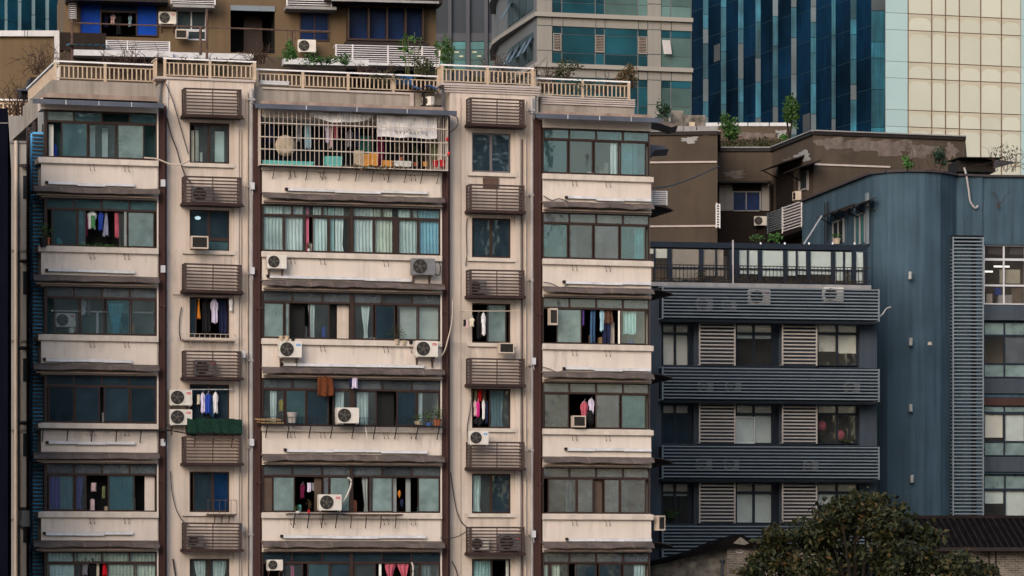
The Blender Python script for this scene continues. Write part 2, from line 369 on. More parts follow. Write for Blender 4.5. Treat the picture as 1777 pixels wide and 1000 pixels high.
# ================================================================= MAIN APARTMENT BLOCK
F = Fr(175, 117.6, 15.9)
def zs(k): return 20 - 3 * k
ROW = ['top floor', 'second floor from the top', 'third floor from the top', 'fourth floor from the top', 'fifth floor from the top', 'lowest floor in view']
apt = thing('apartment_building', 'cream apartment block with brown vertical strips, sagging awnings and caged air conditioners', 'apartment building', F.world(0, 0, 0), F.th)
def pb(mb, px0, px1, py0, py1, w0, w1, fr=None):
    f = fr or F; pc = (px0 + px1) / 2
    return mb.box(f.U(px0, w1), f.U(px1, w1), -w1, -w0, f.Z(pc, py0, w1), f.Z(pc, py1, w1))
NW = -.35
bays = {'A': (71.5, 275), 'C': (455, 767), 'E': (942, 1130)}
nar = {'B': (289, 441), 'D': (781, 928)}
win = {'A': (80, 273), 'C': (455, 766), 'E': (942, 1128), 'B': (329, 398), 'D': (819, 886)}
w_ = MB(); nw = MB()
for key, (a, b) in bays.items():
    u0, u1 = F.U(a, 0), F.U(b, 0); dep = .8 if key == 'A' else 3.0
    for k in range(0, 8):
        zb = zs(k); zlo = zs(k) - 1.36
        if k == 7: zlo = 0; w_.box(u0, u1, 0, dep, 0, zs(6)); break
        w_.box(u0, u1, 0, dep, zlo, zb)
    w_.box(u0, u1, 0, dep, 21.62, 22.0)
    w_.box(u1 - .05, u1, .0, dep, zs(6), 21.62) if key != 'E' else w_.box(u1 - .06, u1, .14, dep, zs(6), 21.62)
    if key == 'A': MB().box(F.U(77, 0), F.U(80, 0) + .01, .02, .16, zs(6), 21.62).build('corner_post', 'frame_brown', apt)
    if key != 'A': w_.box(u0, u0 + .02, .14, dep, zs(6), 21.62)
for key, (a, b) in nar.items():
    u0, u1 = F.U(a, NW), F.U(b, NW); wu0, wu1 = F.U(win[key][0], NW), F.U(win[key][1], NW); ztop = 22.86 if key == 'B' else 23.03
    nw.box(u0, wu0, -NW, 3, 0, ztop); nw.box(wu1, u1, -NW, 3, 0, ztop)
    for k in range(0, 6): nw.box(wu0, wu1, -NW, 3, zs(k) - 1.6, zs(k))
    nw.box(wu0, wu1, -NW, 3, 0, zs(6) + .3); nw.box(wu0, wu1, -NW, 3, zs(0) + 1.4, ztop)
    # shallow pilasters either side of the windows
    for pxa, pxb in (((405, 414),) if key == 'B' else ((893, 902),)): nw.box(F.U(pxa, NW), F.U(pxb, NW), -NW - .06, -NW, 0, ztop - .5)
w_.build('bay_wall', 'cream', apt); nw.build('recessed_wall', 'cream_wall', apt)
core = MB(); uL = F.U(72, 0) + .3; uR = F.U(1130, 0) - .05
core.box(uL, F.U(275, 0), .81, 3.0, 0, 21.9); core.box(uL + 1.3, F.U(275, 0), 3.0, 9, 0, 21.9); core.box(F.U(275, 0), uR, 3.01, 12, 0, 22.0)
core.build('core_wall', 'slab_side', apt)
for a, b in ((275, 289), (441, 455), (767, 781), (928, 942)):
    MB().box(F.U(a, -.06), F.U(b, -.06), .06, 3.0, 0, 21.9 if a != 441 else 22.1).build('brown_pilaster', 'brown_strip', apt)
    m = MB(); uc = F.U((a + b) / 2 + 2, 0); m.tube([(uc, .0, 0), (uc, .0, 21.7)], .05, 6)
    m.box(uc - .1, uc + .1, -.05, .06, 9, 9.06); m.box(uc - .1, uc + .1, -.05, .06, 15, 15.06); m.build('drainpipe', 'brown_strip', apt)
# ---- roof edge
ub = F.U(90, -.8)
for bx_ in ((F.U(90, -.8), F.U(270, -.8), .8, 1.1, 21.9, 22.74), (F.U(440, -.8), F.U(766, -.8), .8, 1.1, 21.9, 22.78), (F.U(938, -.8), F.U(1101, -.8), .8, 1.1, 21.9, 22.82), (ub, ub + .2, 1.1, 8, 21.9, 22.75)):
    MB().box(*bx_).build('parapet', 'parapet', apt)
ts = MB()
for (a, b, z, w) in ((271, 443, 22.9, NW + .06), (766, 938, 23.07, NW + .06)):
    ts.box(F.U(a, w), F.U(b, w), -w, 1.3, z - .05, z + .03)
ts.box(F.U(456, -.74), F.U(712, -.74), .74, .8, 22.70, 22.76); ts.box(F.U(712, -.72), F.U(718, -.72), .72, .8, 22.15, 22.76)
for i in range(4): ts.box(F.U(940, -.76), F.U(1102, -.76), .74 - .012 * (i % 2), .8, 22.56 + i * .075, 22.61 + i * .075)
for i in range(3): ts.box(F.U(771, NW + .02), F.U(936, NW + .02), .31 - .01 * i, .35, 22.78 + i * .085, 22.83 + i * .085)
ts.build('cornice', 'trim_white', apt)
lg = MB()
lg.box(F.U(76, .3), F.U(275, .3), -.3, .8, 21.98, 22.14); lg.box(F.U(455, .25), F.U(770, .25), -.25, .8, 22.02, 22.16); lg.box(F.U(942, .3), F.U(1131, .3), -.3, .8, 22.02, 22.16)
lg.build('roof_ledge', 'ledge_stone', apt)
rf = MB(); rf.box(uL + .3, uR, .9, 12, 22.01, 22.06); rf.build('roof', 'concrete', apt)
def canopy(pxa, pxb, z, out, lip=.16):
    m = MB(); ua, ub_ = F.U(pxa, out), F.U(pxb, out)
    m.sweepx([(0, z + .10), (-out, z), (-out, z - lip), (-out + .03, z - lip), (-out + .04, z - .03), (0, z + .05)], ua, ub_, segs=14)
    o = m.build('canopy', 'canopy_blue', apt); s = MB()
    for i in range(1, 4): x = ua + (ub_ - ua) * i / 4; s.box(x - .012, x + .012, -out - .004, -out, z - lip, z)
    s.build('seam', 'bar_white', o); return o
canopy(57, 285, 21.86, .75); canopy(443, 793, 21.98, .75); canopy(930, 1150, 22.0, .75)
w0_ = MB(); w0_.sweepx([(-.05, 0), (-.62, -.12), (-.62, -.15), (-.05, -.04)], F.U(1132, 0), F.U(1178, 0)); 
# ---- sills, awnings, light bars, small hooks
AW = [(0, 0), (-.2, -.025), (-.36, -.09), (-.44, -.20), (-.44, -.23), (-.41, -.23), (-.34, -.12), (-.18, -.055), (0, -.03)]
bars = {'A': [(0, 84, 234, 319), (1, 84, 234, 471), (2, 80, 230, 625), (3, 85, 235, 769), (4, 80, 232, 926)],
        'C': [(0, 500, 742, 332), (1, 468, 714, 482), (2, 492, 737, 634), (3, 498, 742, 782), (4, 492, 740, 931)],
        'E': [(0, 986, 1131, 345), (1, 982, 1130, 491), (2, 982, 1130, 641), (3, 985, 1131, 780), (4, 987, 1132, 936)]}
for key, (a, b) in bays.items():
    u0, u1 = F.U(a, 0), F.U(b, 0)
    for k in range(0, 6):
        z = zs(k); sa = F.U({'A': 66.5, 'C': 454, 'E': 942}[key], .1); sb = F.U({'A': 275, 'C': 767, 'E': 1134}[key], .1)
        m = MB(); m.sweepx([(-.12, z - .02), (-.12, z - .20), (.0, z - .20), (.0, z - .02)] if key == 'C' else [(-.12, z - .02), (-.12, z - .20), (.0, z - .24), (.0, z - .02)], sa, sb, segs=6)
        if key == 'A': m.box(sa, u0, .001, .78, z - .20, z - .021)
        if key == 'E': m.box(u1, sb, .001, 1.3, z - .20, z - .021)
        m.build('sill', 'cream_sill', apt)
        # awning below the spandrel
        za = z - .98; ex = {'A': (58, 276), 'C': (455, 771), 'E': (942, 1134)}[key]; ua, ub_ = F.U(ex[0], .3), F.U(ex[1], .3); n = 16 if key == 'C' else 10
        m = MB(); pts = len(AW); base = len(m.v)
        for q in range(n + 1):
            f = q / n; dz = random.uniform(-.03, .03); dy = random.uniform(-.015, .02)
            for y, zz in AW: m.v.append((ua + (ub_ - ua) * f, y * (1 - .0) + (dy if y < -.1 else 0), za + zz + (dz if y < -.1 else 0)))
        for q in range(n):
            for i in range(pts): j = (i + 1) % pts; m.f.append((q * pts + j, q * pts + i, (q + 1) * pts + i, (q + 1) * pts + j))
        m.f.append(tuple(range(pts))); m.f.append(tuple(n * pts + i for i in reversed(range(pts))))
        if key == 'A': m.foot([(u0 - .02, .78), (u0 - .3, .78), (u0 - .3, .0), (ua, -.4), (u0 - .02, .0)], za - .2, za - .17)
        aw = m.build('awning', 'awn_brown', apt)
        if key == 'A': pass
        s = MB(); nn = 8 if key == 'C' else 5
        for i in range(1, nn):
            x = ua + (ub_ - ua) * i / nn + random.uniform(-.05, .05)
            s.tube([(x, -.05, za + .0), (x + .02, -.36, za - .085), (x + .05, -.45, za - .2), (x + .06, -.455, za - .25)], .009, 4)
        s.build('seam', 'ledge_stone', aw)
        MB().box(ua + .1, ub_ - .05, -.28, .02, za - .345, za - .29).build('soffit', 'awn_under', apt)
        if key == 'E':
            m = MB(); P = [(0, 0), (.4, -.02), (.75, -.09), (.92, -.19), (.88, -.20), (.72, -.12), (.38, -.05), (0, -.03)]
            n0 = len(m.v); kk = len(P)
            for yy in (.15, 2.6):
                for x, zz in P: m.v.append((u1 + x, yy, za + zz))
            m.f.append(tuple(range(kk))); m.f.append(tuple(kk + i for i in reversed(range(kk))))
            for i in range(kk): j = (i + 1) % kk; m.f.append((j, i, kk + i, kk + j))
            for yy in (.4, 1.2, 2.0): m.tube([(u1, yy, za - .4), (u1 + .5, yy, za - .28), (u1 + .88, yy, za - .2)], .015, 4)
            m.build('awning', 'iron', apt)
        h = MB()                                          # pairs of washing-line hooks under the sill
        for hp in {'A': (155, 215), 'C': (503, 555, 665, 712), 'E': (992, 1050)}[key]:
            for d in (0, 7): x = F.U(hp + d, .05); h.tube([(x, -.01, z - .22), (x, -.12, z - .24), (x + .02, -.12, z - .38), (x + .05, -.05, z - .42)], .014, 4)
        h.build('hook', 'iron_rust', apt)
    for (k, xa, xb, y) in bars[key]:
        m = MB(); za = F.Z((xa + xb) / 2, y, .12); ua, ub_ = F.U(xa, .12), F.U(xb, .12); n = 3
        for i in range(n):
            p, q = ua + (ub_ - ua) * i / n, ua + (ub_ - ua) * (i + 1) / n - .01; dz = random.uniform(-.03, .03)
            m.sweepx([(-.03, za + .05 + dz), (-.10, za + .04 + dz), (-.12, za - .055 + dz), (-.03, za - .055 + dz)], p, q)
        o = m.build('light_bar', 'bar_white', apt); MB().box(ua - .10, ua - .01, -.13, -.03, za - .04, za + .05).build('end_cap', 'iron', o)
# ---- windows
def curtain(xa, xb, z0, z1, y, mat, parent, pleat=.12, amp=.035, pinch=None):
    m = MB(); n = max(6, int((xb - xa) / pleat * 6)); rows = 6; ph = random.uniform(0, 6)
    for r in range(rows + 1):
        t = r / rows; z = z1 + (z0 - z1) * t
        for i in range(n + 1):
            f = i / n
            if pinch: c = pinch[0]; wd_ = 1 - (1 - pinch[1]) * (min(1, t / .8) ** 1.4) if t < .85 else pinch[1] * 1.3; f = c + (f - c) * wd_
            x = xa + (xb - xa) * f; m.v.append((x, y + amp * math.sin((xa + (xb - xa) * i / n) / pleat * 6.28 + ph + .8 * math.sin(t * 3)) * (.6 + .6 * t), z + (.02 * math.sin(f * 9 + ph) if r == rows else 0)))
    for r in range(rows):
        for i in range(n): a = r * (n + 1) + i; m.f.append((a, a + 1, a + n + 2, a + n + 1))
    return m.build('curtain', mat, parent, smooth=True)
def window(key, k, sashes, trans=None, room='room', curt=(), fm='frame_brown', ztop=None, zt=.37, tglass='g_teal', boards=(), lowlight=None, parent=None, name='window', depth=2.6, label=None, wpx=None, wpl=None, z0=None):
    W = wpl if wpl is not None else (0 if key in 'ACE' else NW); x0, x1 = wpx or win[key]
    parent = parent or apt; ua, ub_ = F.U(x0, W), F.U(x1, W); yp = -W
    z0 = zs(k) if z0 is None else z0
    z1 = ztop or (z0 + (1.64 if key in 'ACE' else 1.4)); dep = min(depth, .74) if key == 'A' else depth
    fr = MB(); b = .045; y0, y1 = yp + .03, yp + .12
    fr.box(ua, ub_, y0, y1, z1 - b, z1); fr.box(ua, ub_, y0, y1, z0 + .002, z0 + b); fr.box(ua, ua + b, y0, y1, z0 + b, z1 - b); fr.box(ub_ - b, ub_, y0, y1, z0 + b, z1 - b)
    zm = z1 - zt if trans else z1
    if trans: fr.box(ua + b, ub_ - b, y0, y1, zm - .035, zm + .035)
    panes = {}
    def pane(a, c, lo, hi, y, g): panes.setdefault(g, MB()).box(a, c, y, y + .008, lo, hi)
    if trans:
        n = len(trans)
        for i, g in enumerate(trans):
            a = ua + (ub_ - ua) * i / n; c = ua + (ub_ - ua) * (i + 1) / n
            if i: fr.box(a - .028, a + .028, y0 + .002, y1 - .002, zm + .035, z1 - b)
            if g: pane(a + .02, c - .02, zm + .02, z1 - .02, yp + .075, tglass if g == 1 else g)
    zl = z0
    if lowlight:
        zl = z0 + lowlight[0]; fr.box(ua + b, ub_ - b, y0, y1, zl - .03, zl + .03)
        pane(ua + .02, ub_ - .02, z0 + .02, zl, yp + .075, lowlight[1])
    for i, (a, c, g) in enumerate(sashes):
        a, c = F.U(a, W), F.U(c, W); yo = yp + (.045 if i % 2 else .075)
        if g:
            s = .032; lo, hi = zl + .03, zm - .03
            for (p, q, r, t) in ((a - .01, a + s, lo, hi), (c - s, c + .01, lo, hi), (a + s, c - s, lo, lo + s * 1.2), (a + s, c - s, hi - s, hi)): fr.box(p, q, yo - .015, yo + .018, r, t)
            pane(a + s * .8, c - s * .8, lo + s, hi - s, yo, g)
    o = fr.build(name, fm, parent)
    if label: o['label'] = label
    for g, m in panes.items(): m.build('pane', g, o)
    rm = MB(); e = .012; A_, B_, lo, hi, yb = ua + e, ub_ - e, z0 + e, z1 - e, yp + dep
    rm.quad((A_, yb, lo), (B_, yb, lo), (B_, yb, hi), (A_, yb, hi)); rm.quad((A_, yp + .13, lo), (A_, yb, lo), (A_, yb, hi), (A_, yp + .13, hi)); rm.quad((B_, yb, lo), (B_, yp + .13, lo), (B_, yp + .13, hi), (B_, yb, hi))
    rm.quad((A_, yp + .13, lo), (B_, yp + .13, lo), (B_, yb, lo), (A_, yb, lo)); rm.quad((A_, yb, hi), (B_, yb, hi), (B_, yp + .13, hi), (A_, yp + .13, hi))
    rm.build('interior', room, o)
    for c in curt:
        a, d, mt = c[:3]; lo = c[3] if len(c) > 3 and c[3] is not None else z0 + .03; hi = c[4] if len(c) > 4 and c[4] is not None else z1 - .05
        curtain(F.U(a, W), F.U(d, W), lo, hi, yp + .17, 'k_' + mt, o, pinch=c[5] if len(c) > 5 else None)
    for (a, d, t0, t1, mt, dy) in boards:
        if key == 'A': dy = min(dy, .6)                  # behind the glass: boards, door leaves, posts, black sheets painted for open-sash shade
        MB().box(F.U(a, W), F.U(d, W), yp + dy, yp + dy + .05, z0 + (z1 - z0) * t0, z0 + (z1 - z0) * t1).build('panel', mt, o)
    if key in 'ACE' and parent is apt:                     # household things on the inner sill
        rr = random.Random(ord(key) * 31 + k)
        for q in range(7 if key == 'C' else 5):
            x = rr.uniform(ua + .2, ub_ - .3); yy = yp + rr.uniform(.32, .55 if key == 'A' else .8); h = rr.uniform(.12, .55); w2 = rr.uniform(.08, .22)
            m = MB(); m.prism([(x, z0 + .02), (x + w2, z0 + .02), (x + w2, z0 + h * .9), (x + w2 * .8, z0 + h), (x + w2 * .2, z0 + h), (x, z0 + h * .9)], yy, yy + .15); m.build('household_item', rr.choice(['p_straw', 'p_white', 'p_teal', 'p_clay', 'c_grey', 'c_palepink', 'p_wood', 'c_blue', 'blind']), o)
    return o
T4, T6 = [1] * 4, [1] * 6
# left bay, top to bottom
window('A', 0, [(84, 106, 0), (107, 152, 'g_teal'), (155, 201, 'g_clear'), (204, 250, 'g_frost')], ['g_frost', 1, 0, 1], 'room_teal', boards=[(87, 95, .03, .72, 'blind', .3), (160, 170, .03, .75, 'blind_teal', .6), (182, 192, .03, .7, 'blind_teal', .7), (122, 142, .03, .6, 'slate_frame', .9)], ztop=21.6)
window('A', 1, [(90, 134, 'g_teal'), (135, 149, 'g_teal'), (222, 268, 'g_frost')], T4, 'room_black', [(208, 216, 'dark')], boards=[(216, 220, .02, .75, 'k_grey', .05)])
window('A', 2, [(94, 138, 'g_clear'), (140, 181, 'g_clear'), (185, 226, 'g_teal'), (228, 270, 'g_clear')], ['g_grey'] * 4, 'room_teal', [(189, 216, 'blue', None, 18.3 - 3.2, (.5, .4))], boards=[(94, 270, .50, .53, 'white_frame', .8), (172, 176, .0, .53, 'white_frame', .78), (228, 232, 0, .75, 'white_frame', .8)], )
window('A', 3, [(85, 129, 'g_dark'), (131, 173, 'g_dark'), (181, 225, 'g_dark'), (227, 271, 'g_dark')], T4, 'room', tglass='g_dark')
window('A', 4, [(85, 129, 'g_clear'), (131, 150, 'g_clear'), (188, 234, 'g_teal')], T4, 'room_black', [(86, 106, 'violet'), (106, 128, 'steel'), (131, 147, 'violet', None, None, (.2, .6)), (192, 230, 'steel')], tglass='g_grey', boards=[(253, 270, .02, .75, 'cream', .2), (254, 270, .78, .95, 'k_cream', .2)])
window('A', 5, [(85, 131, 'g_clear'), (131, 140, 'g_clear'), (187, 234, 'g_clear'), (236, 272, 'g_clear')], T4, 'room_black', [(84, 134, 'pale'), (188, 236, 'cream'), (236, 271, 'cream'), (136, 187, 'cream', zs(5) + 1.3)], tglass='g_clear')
# middle bay
window('C', 1, [(456, 493, 'g_clear'), (494, 530, 'g_clear'), (543, 571, 'g_clear'), (572, 606, 'g_clear'), (613, 649, 'g_clear'), (650, 684, 'g_clear'), (692, 726, 'g_clear'), (727, 763, 'g_clear')], T6, 'room', [(457, 494, 'pale'), (495, 528, 'ice'), (533, 538, 'pink'), (545, 569, 'pale'), (571, 582, 'teal'), (583, 598, 'ice', None, None, (.3, .8)), (613, 650, 'ice'), (651, 682, 'cream'), (693, 726, 'pale'), (728, 763, 'blue')], boards=[(607, 613, 0, 1, 'frame_brown', -.01), (684, 692, 0, .76, 'frame_brown', .03)], tglass='g_clear')
window('C', 2, [(458, 493, 'g_frost'), (495, 503, 'g_frost'), (537, 572, 'g_clear'), (615, 648, 'g_clear'), (652, 686, 'g_dark'), (690, 725, 'g_clear'), (727, 763, 'g_clear')], T6, 'room_teal', [(536, 548, 'ice', None, None, (.6, .7)), (627, 646, 'ice', None, None, (.5, .35))], tglass='g_grey', boards=[(698, 726, .02, .74, 'blind', .3), (727, 764, .02, .74, 'blind', .3), (458, 493, .02, .74, 'blind', .35), (588, 608, .02, .74, 'cream_wall', .25), (503, 533, .02, .74, 'p_black', .4), (574, 587, .02, .74, 'p_black', .4), (607, 614, 0, 1, 'frame_brown', -.01)])  # black panels stand in for the shade inside open sashes
window('C', 3, [(457, 494, 'g_clear'), (496, 531, 'g_teal'), (533, 571, 'g_dark'), (578, 609, 'g_clear'), (616, 654, 'g_clear'), (689, 723, 'g_dark'), (725, 763, 'g_clear')], T6, 'room', [(470, 482, 'ice', None, None, (.5, .8)), (584, 599, 'ice'), (621, 641, 'ice'), (702, 718, 'steel'), (726, 736, 'ice')], tglass='g_grey', boards=[(658, 688, .02, .75, 'p_black', .35), (608, 615, 0, 1, 'frame_brown', -.01)])  # black panel stands in for the shade of an open sash
window('C', 4, [(474, 512, 'g_frost'), (561, 571, 'g_grey'), (573, 608, 'g_frost'), (641, 646, 'g_grey'), (645, 682, 'g_frost'), (726, 763, 'g_frost')], T6, 'room_black', [(628, 640, 'grey', None, None, (.9, .5))], tglass='g_grey', boards=[(456, 473, .02, .74, 'room_brown', .1), (548, 560, .02, .74, 'room_brown', .2), (708, 716, .02, .74, 'k_grey', .3), (688, 694, .02, .74, 'blind', .5), (607, 613, 0, 1, 'frame_brown', -.01)])
window('C', 5, [(490, 526, 'g_clear'), (534, 572, 'g_teal'), (574, 608, 'g_dark'), (615, 652, 'g_clear'), (713, 728, 'g_clear'), (729, 763, 'g_clear')], T6, 'room', [(506, 512, 'pink'), (728, 750, 'grey')], tglass='g_dark', boards=[(659, 663, 0, 1, 'k_ice', .1), (607, 613, 0, 1, 'frame_brown', -.01)])
# right bay
window('E', 0, [(943, 986, 'g_teal'), (988, 1029, 'g_clear'), (1032, 1075, 'g_clear'), (1077, 1121, 'g_teal')], T4, 'room_teal', [(1062, 1074, 'pale'), (1078, 1100, 'pale')], boards=[(943, 950, .02, .74, 'k_pale', .3), (1103, 1110, .02, .75, 'blind_teal', .3)], ztop=21.6)
window('E', 1, [(943, 986, 'g_teal'), (988, 1029, 'g_grey'), (1032, 1075, 'g_grey'), (1077, 1121, 'g_teal')], T4, 'room_teal', [(1062, 1074, 'steel'), (1104, 1118, 'teal')], tglass='g_grey', boards=[(957, 975, .02, .6, 'slate_frame', .6), (1002, 1012, .02, .7, 'k_pale', .8), (947, 957, .3, .45, 'blind', .5)])
window('E', 2, [(967, 1010, 'g_frost'), (1077, 1121, 'g_clear')], T4, 'room_black', [(1084, 1106, 'teal', zs(2) + .4)], tglass='g_grey', boards=[(1074, 1077, .02, .74, 'blind', .05), (1062, 1072, .02, .5, 'cream_wall', .4)])
window('E', 3, [(945, 988, 'g_grey'), (1034, 1076, 'g_grey'), (1079, 1122, 'g_teal')], T4, 'room_black', [(1080, 1120, 'steel')], tglass='g_grey')
lp = window('E', 4, [(952, 1001, 'g_grey'), (1002, 1030, 'g_grey'), (1049, 1076, 'g_grey'), (1077, 1121, 'g_grey')], T4, 'room', [(985, 997, 'pale'), (1078, 1092, 'teal')], tglass='g_grey', boards=[(1030, 1048, .02, .74, 'room_brown', .2), (1005, 1028, .02, .4, 'k_grey', .7)])
for xa, xb in ((990, 1029), (1035, 1075)):                 # lilac patterned film behind two transom lights
    m = MB(); ua, ub_ = F.U(xa, 0), F.U(xb, 0); z1 = zs(4) + 1.6
    for _ in range(26):
        p = Vector((random.uniform(ua + .05, ub_ - .1), .10, z1 - random.uniform(.04, .28))); a = random.uniform(-1.2, .6)
        m.tube([p, p + Vector((math.cos(a) * .07, 0, math.sin(a) * .05)), p + Vector((math.cos(a + .8) * .14, 0, math.sin(a + .8) * .07))], .006, 3)
    m.build('pattern_film', 'c_lav', lp)
window('E', 5, [(943, 955, 'g_clear'), (956, 987, 'g_clear'), (1000, 1036, 'g_dark'), (1040, 1078, 'g_dark'), (1082, 1122, 'g_clear')], T4, 'room', [(944, 952, 'cream'), (957, 974, 'cream'), (1000, 1006, 'grey'), (1102, 1122, 'pale')], tglass='g_grey')
# narrow columns
window('B', 0, [(338, 362, 'g_clear'), (363, 397, 'g_clear')], None, 'room', boards=[(334, 347, .03, .85, 'k_cream', .25), (350, 354, .03, .3, 'blind', .3), (376, 392, .03, .85, 'k_pale', .3)], ztop=zs(0) + 1.36)
lm = window('B', 1, [(330, 362, 'g_dark'), (363, 397, 'g_dark')], None, 'room_teal', lowlight=(.38, 'g_teal'))
m = MB(); m.lathe(F.U(345, -.8), 1.0, zs(1) + 1.12, [(.03, 0), (.09, .03), (.11, .08), (.05, .12)], 10); m.build('ceiling_lamp', 'lamp_on', lm)
window('B', 2, [(330, 341, 'g_dark')], None, 'room_black')
window('B', 3, [(330, 362, 'g_dark'), (363, 397, 'g_dark')], None, 'room')
window('B', 4, [(336, 369, 'g_dark'), (370, 397, 'g_blue')], None, 'room_black', [(338, 366, 'dark')])
window('B', 5, [(331, 362, 'g_clear'), (363, 396, 'g_clear')], None, 'room', [(338, 358, 'ice', None, None, (.9, .3)), (371, 395, 'pale', None, None, (.1, .5))])
window('D', 0, [(820, 852, 'g_dark'), (853, 885, 'g_dark')], None, 'room', fm='frame_grey', boards=[(861, 884, .02, .3, 'blind_teal', .6)])
window('D', 1, [(820, 852, 'g_dark'), (853, 885, 'g_dark')], None, 'room_teal')
window('D', 2, [(847, 879, 'g_frost')], None, 'room_black', boards=[(848, 876, .03, .92, 'k_steel', .2)])
window('D', 3, [(850, 885, 'g_clear')], None, 'room_black', [(853, 876, 'steel', None, None, (.5, .8))])
window('D', 4, [(820, 852, 'g_clear'), (853, 885, 'g_dark')], None, 'room', [(822, 837, 'pale', None, None, (.4, .8))])
window('D', 5, [(821, 855, 'g_clear')], None, 'room_black', [(823, 853, 'teal'), (880, 886, 'ice')])
for key in 'BD':
    for k in range(6):
        a, b = (316, 407) if key == 'B' else (811, 899); MB().box(F.U(a, NW), F.U(b, NW) if key == 'B' else F.U(b - 3, NW), -NW - .09, -NW, zs(k) - .13, zs(k) - .0).build('sill', 'cream_sill', apt)
    MB().box(F.U(win[key][0], NW), F.U(win[key][1], NW), -NW + .02, -NW + .1, 0, .01).build('threshold', 'cream_sill', apt)
MB().box(F.U(838, NW), F.U(864, NW), .27, .36, F.Z(850, 326, NW), F.Z(850, 308, NW)).build('broken_brick_patch', 'iron_rust', apt)
# the caged balcony of the middle bay: open loggia, back wall and door
m = MB(); ua, ub_ = F.U(456, 0), F.U(765, 0)
m.box(ua, ub_, 2.0, 2.1, 20, 21.62); m.build('balcony_back_wall', 'slate_panel', apt)
d = MB().box(F.U(620, -2), F.U(648, -2), 1.93, 2.0, 20.02, 21.35).build('balcony_door', 'c_tealc', apt); MB().box(F.U(642, -2), F.U(644, -2), 1.90, 1.93, 20.7, 20.8).build('handle', 'pipe_grey', d)
MB().box(F.U(645, 0), F.U(649, 0), .05, .12, 20, 21.62).build('balcony_post', 'frame_brown', apt)
m = MB(); ca, cb = F.U(452, .45), F.U(777, .45); za, zb = F.Z(615, 291, .45), F.Z(615, 195, .45)
cg = thing('window_cage', 'wide white barred cage enclosing the laundry balcony of the top floor middle bay', 'window cage', F.world((ca + cb) / 2, .45, za), F.th)
hw = (cb - ca) / 2; H = zb - za
for i in range(43): x = -hw + 2 * hw * i / 42; m.box(x - .009, x + .009, -.009, .009, 0, H)
m.build('bars', 'cage_bar', cg)
m = MB()
for t in (.0, .28, .50, .75, 1): m.box(-hw, hw, -.03, -.012, H * t - .018, H * t + .018)
for x in (-hw, hw):
    for t in (0, .28, .5, .75, 1): m.box(x - .012, x + .012, -.01, .44, H * t - .015, H * t + .015)
    for q in range(4): m.box(x - .01, x + .01, .1 * q + .05, .1 * q + .07, 0, H)
m.build('rails', 'cage_bar', cg)
m = MB(); m.box(-hw, hw, 0, .44, -.03, -.01); m.build('floor_tray', 'iron', cg)
m = MB()
for i in range(11): x = -hw + .5 + (2 * hw - .8) * i / 10; m.tube([(x, .02, -.03), (x + .02, .36, -.35), (x, .44, -.42)], .014, 4)
m.build('struts', 'iron_rust', cg)
# roof railings
def railing(px0, px1, zbase, w, h=.64, ends=(1, 1), z1b=None):
    m = MB(); ua, ub_ = F.U(px0, w), F.U(px1, w); L = ub_ - ua; dz = (z1b or zbase) - zbase
    def zz(x): return zbase + dz * (x - ua) / L
    rl = MB(); n = 8
    rl.sweepx([(-w - .035, zbase + h - .025), (-w + .035, zbase + h - .025), (-w + .035, zbase + h + .025), (-w - .035, zbase + h + .025)], ua - .05, ub_ + .05)
    m.box(ua, ub_, -w - .012, -w + .012, zbase + .06, zbase + .09); m.box(ua, ub_, -w - .012, -w + .012, zbase + h - .16, zbase + h - .13)
    k = max(2, round(L / .155)); np_ = max(1, round(L / 1.6))
    for i in range(1, k): x = ua + L * i / k; m.box(x - .021, x + .021, -w - .012, -w + .014, zbase + .07, zbase + h - .14)
    for i in range(np_ + 1): x = ua + L * i / np_; m.box(x - .045, x + .045, -w - .04, -w + .04, zbase, zbase + h - .03)
    o = m.build('roof_railing', 'rail_gold', apt); rl.build('handrail', 'rail_white', o)
railing(96, 268, 22.76, -.95); railing(286, 442, 22.94, -.5); railing(446, 760, 22.80, -.95, .6); railing(767, 924, 23.11, -.5); railing(930, 1091, 22.84, -.95)
m = MB(); x = F.U(96, -.95)                               # the side rail running back along the left roof edge
for i in range(34): y = .95 + i * .2; m.box(x - .012, x + .012, y - .025, y + .025, 22.76, 23.28)
m.box(x - .02, x + .02, .95, 7.8, 22.8, 22.83); o = m.build('roof_railing', 'rail_gold', apt); MB().box(x - .04, x + .04, .95, 7.8, 23.35, 23.4).build('handrail', 'rail_white', o)
for a in (271, 443, 766, 928):                             # tower side rails back over the roof
    x = F.U(a, -.5); m = MB(); zb_ = 22.94 if a < 500 else 23.11
    for i in range(3): m.box(x - .03, x + .03, .5 + i * .2, .55 + i * .2, zb_, zb_ + .55)
    m.box(x - .03, x + .03, .5, 1.3, zb_ + .58, zb_ + .63); m.build('roof_railing', 'rail_gold', apt)
# pipes
def pipe(px, w, z0, z1, r, mat='pipe_grey', name='drainpipe'):
    m = MB(); x = F.U(px, w); m.tube([(x, -w, z0), (x, -w, z1)], r, 8)
    for i in range(int((z1 - z0) / 3) + 1): m.box(x - r * 1.6, x + r * 1.6, -w - r * 1.2, -w + .1, z0 + 1.2 + 3 * i, z0 + 1.27 + 3 * i)
    return m.build(name, mat, apt)
pipe(436, NW + .12, 0, 22.6, .075); pipe(429, NW + .08, 0, 22.5, .035, 'pipe_cream'); pipe(923, NW + .12, 0, 22.7, .06); pipe(912, NW + .08, 0, 22.6, .03, 'pipe_cream')
pipe(290.5, NW + .04, 0, 22.8, .02, 'bar_white'); pipe(418, NW + .05, 0, 21.2, .022, 'pipe_cream'); pipe(906, NW + .05, 0, 21.2, .022, 'cage_brown'); pipe(799, NW + .03, 0, 22.6, .015, 'pipe_cream')
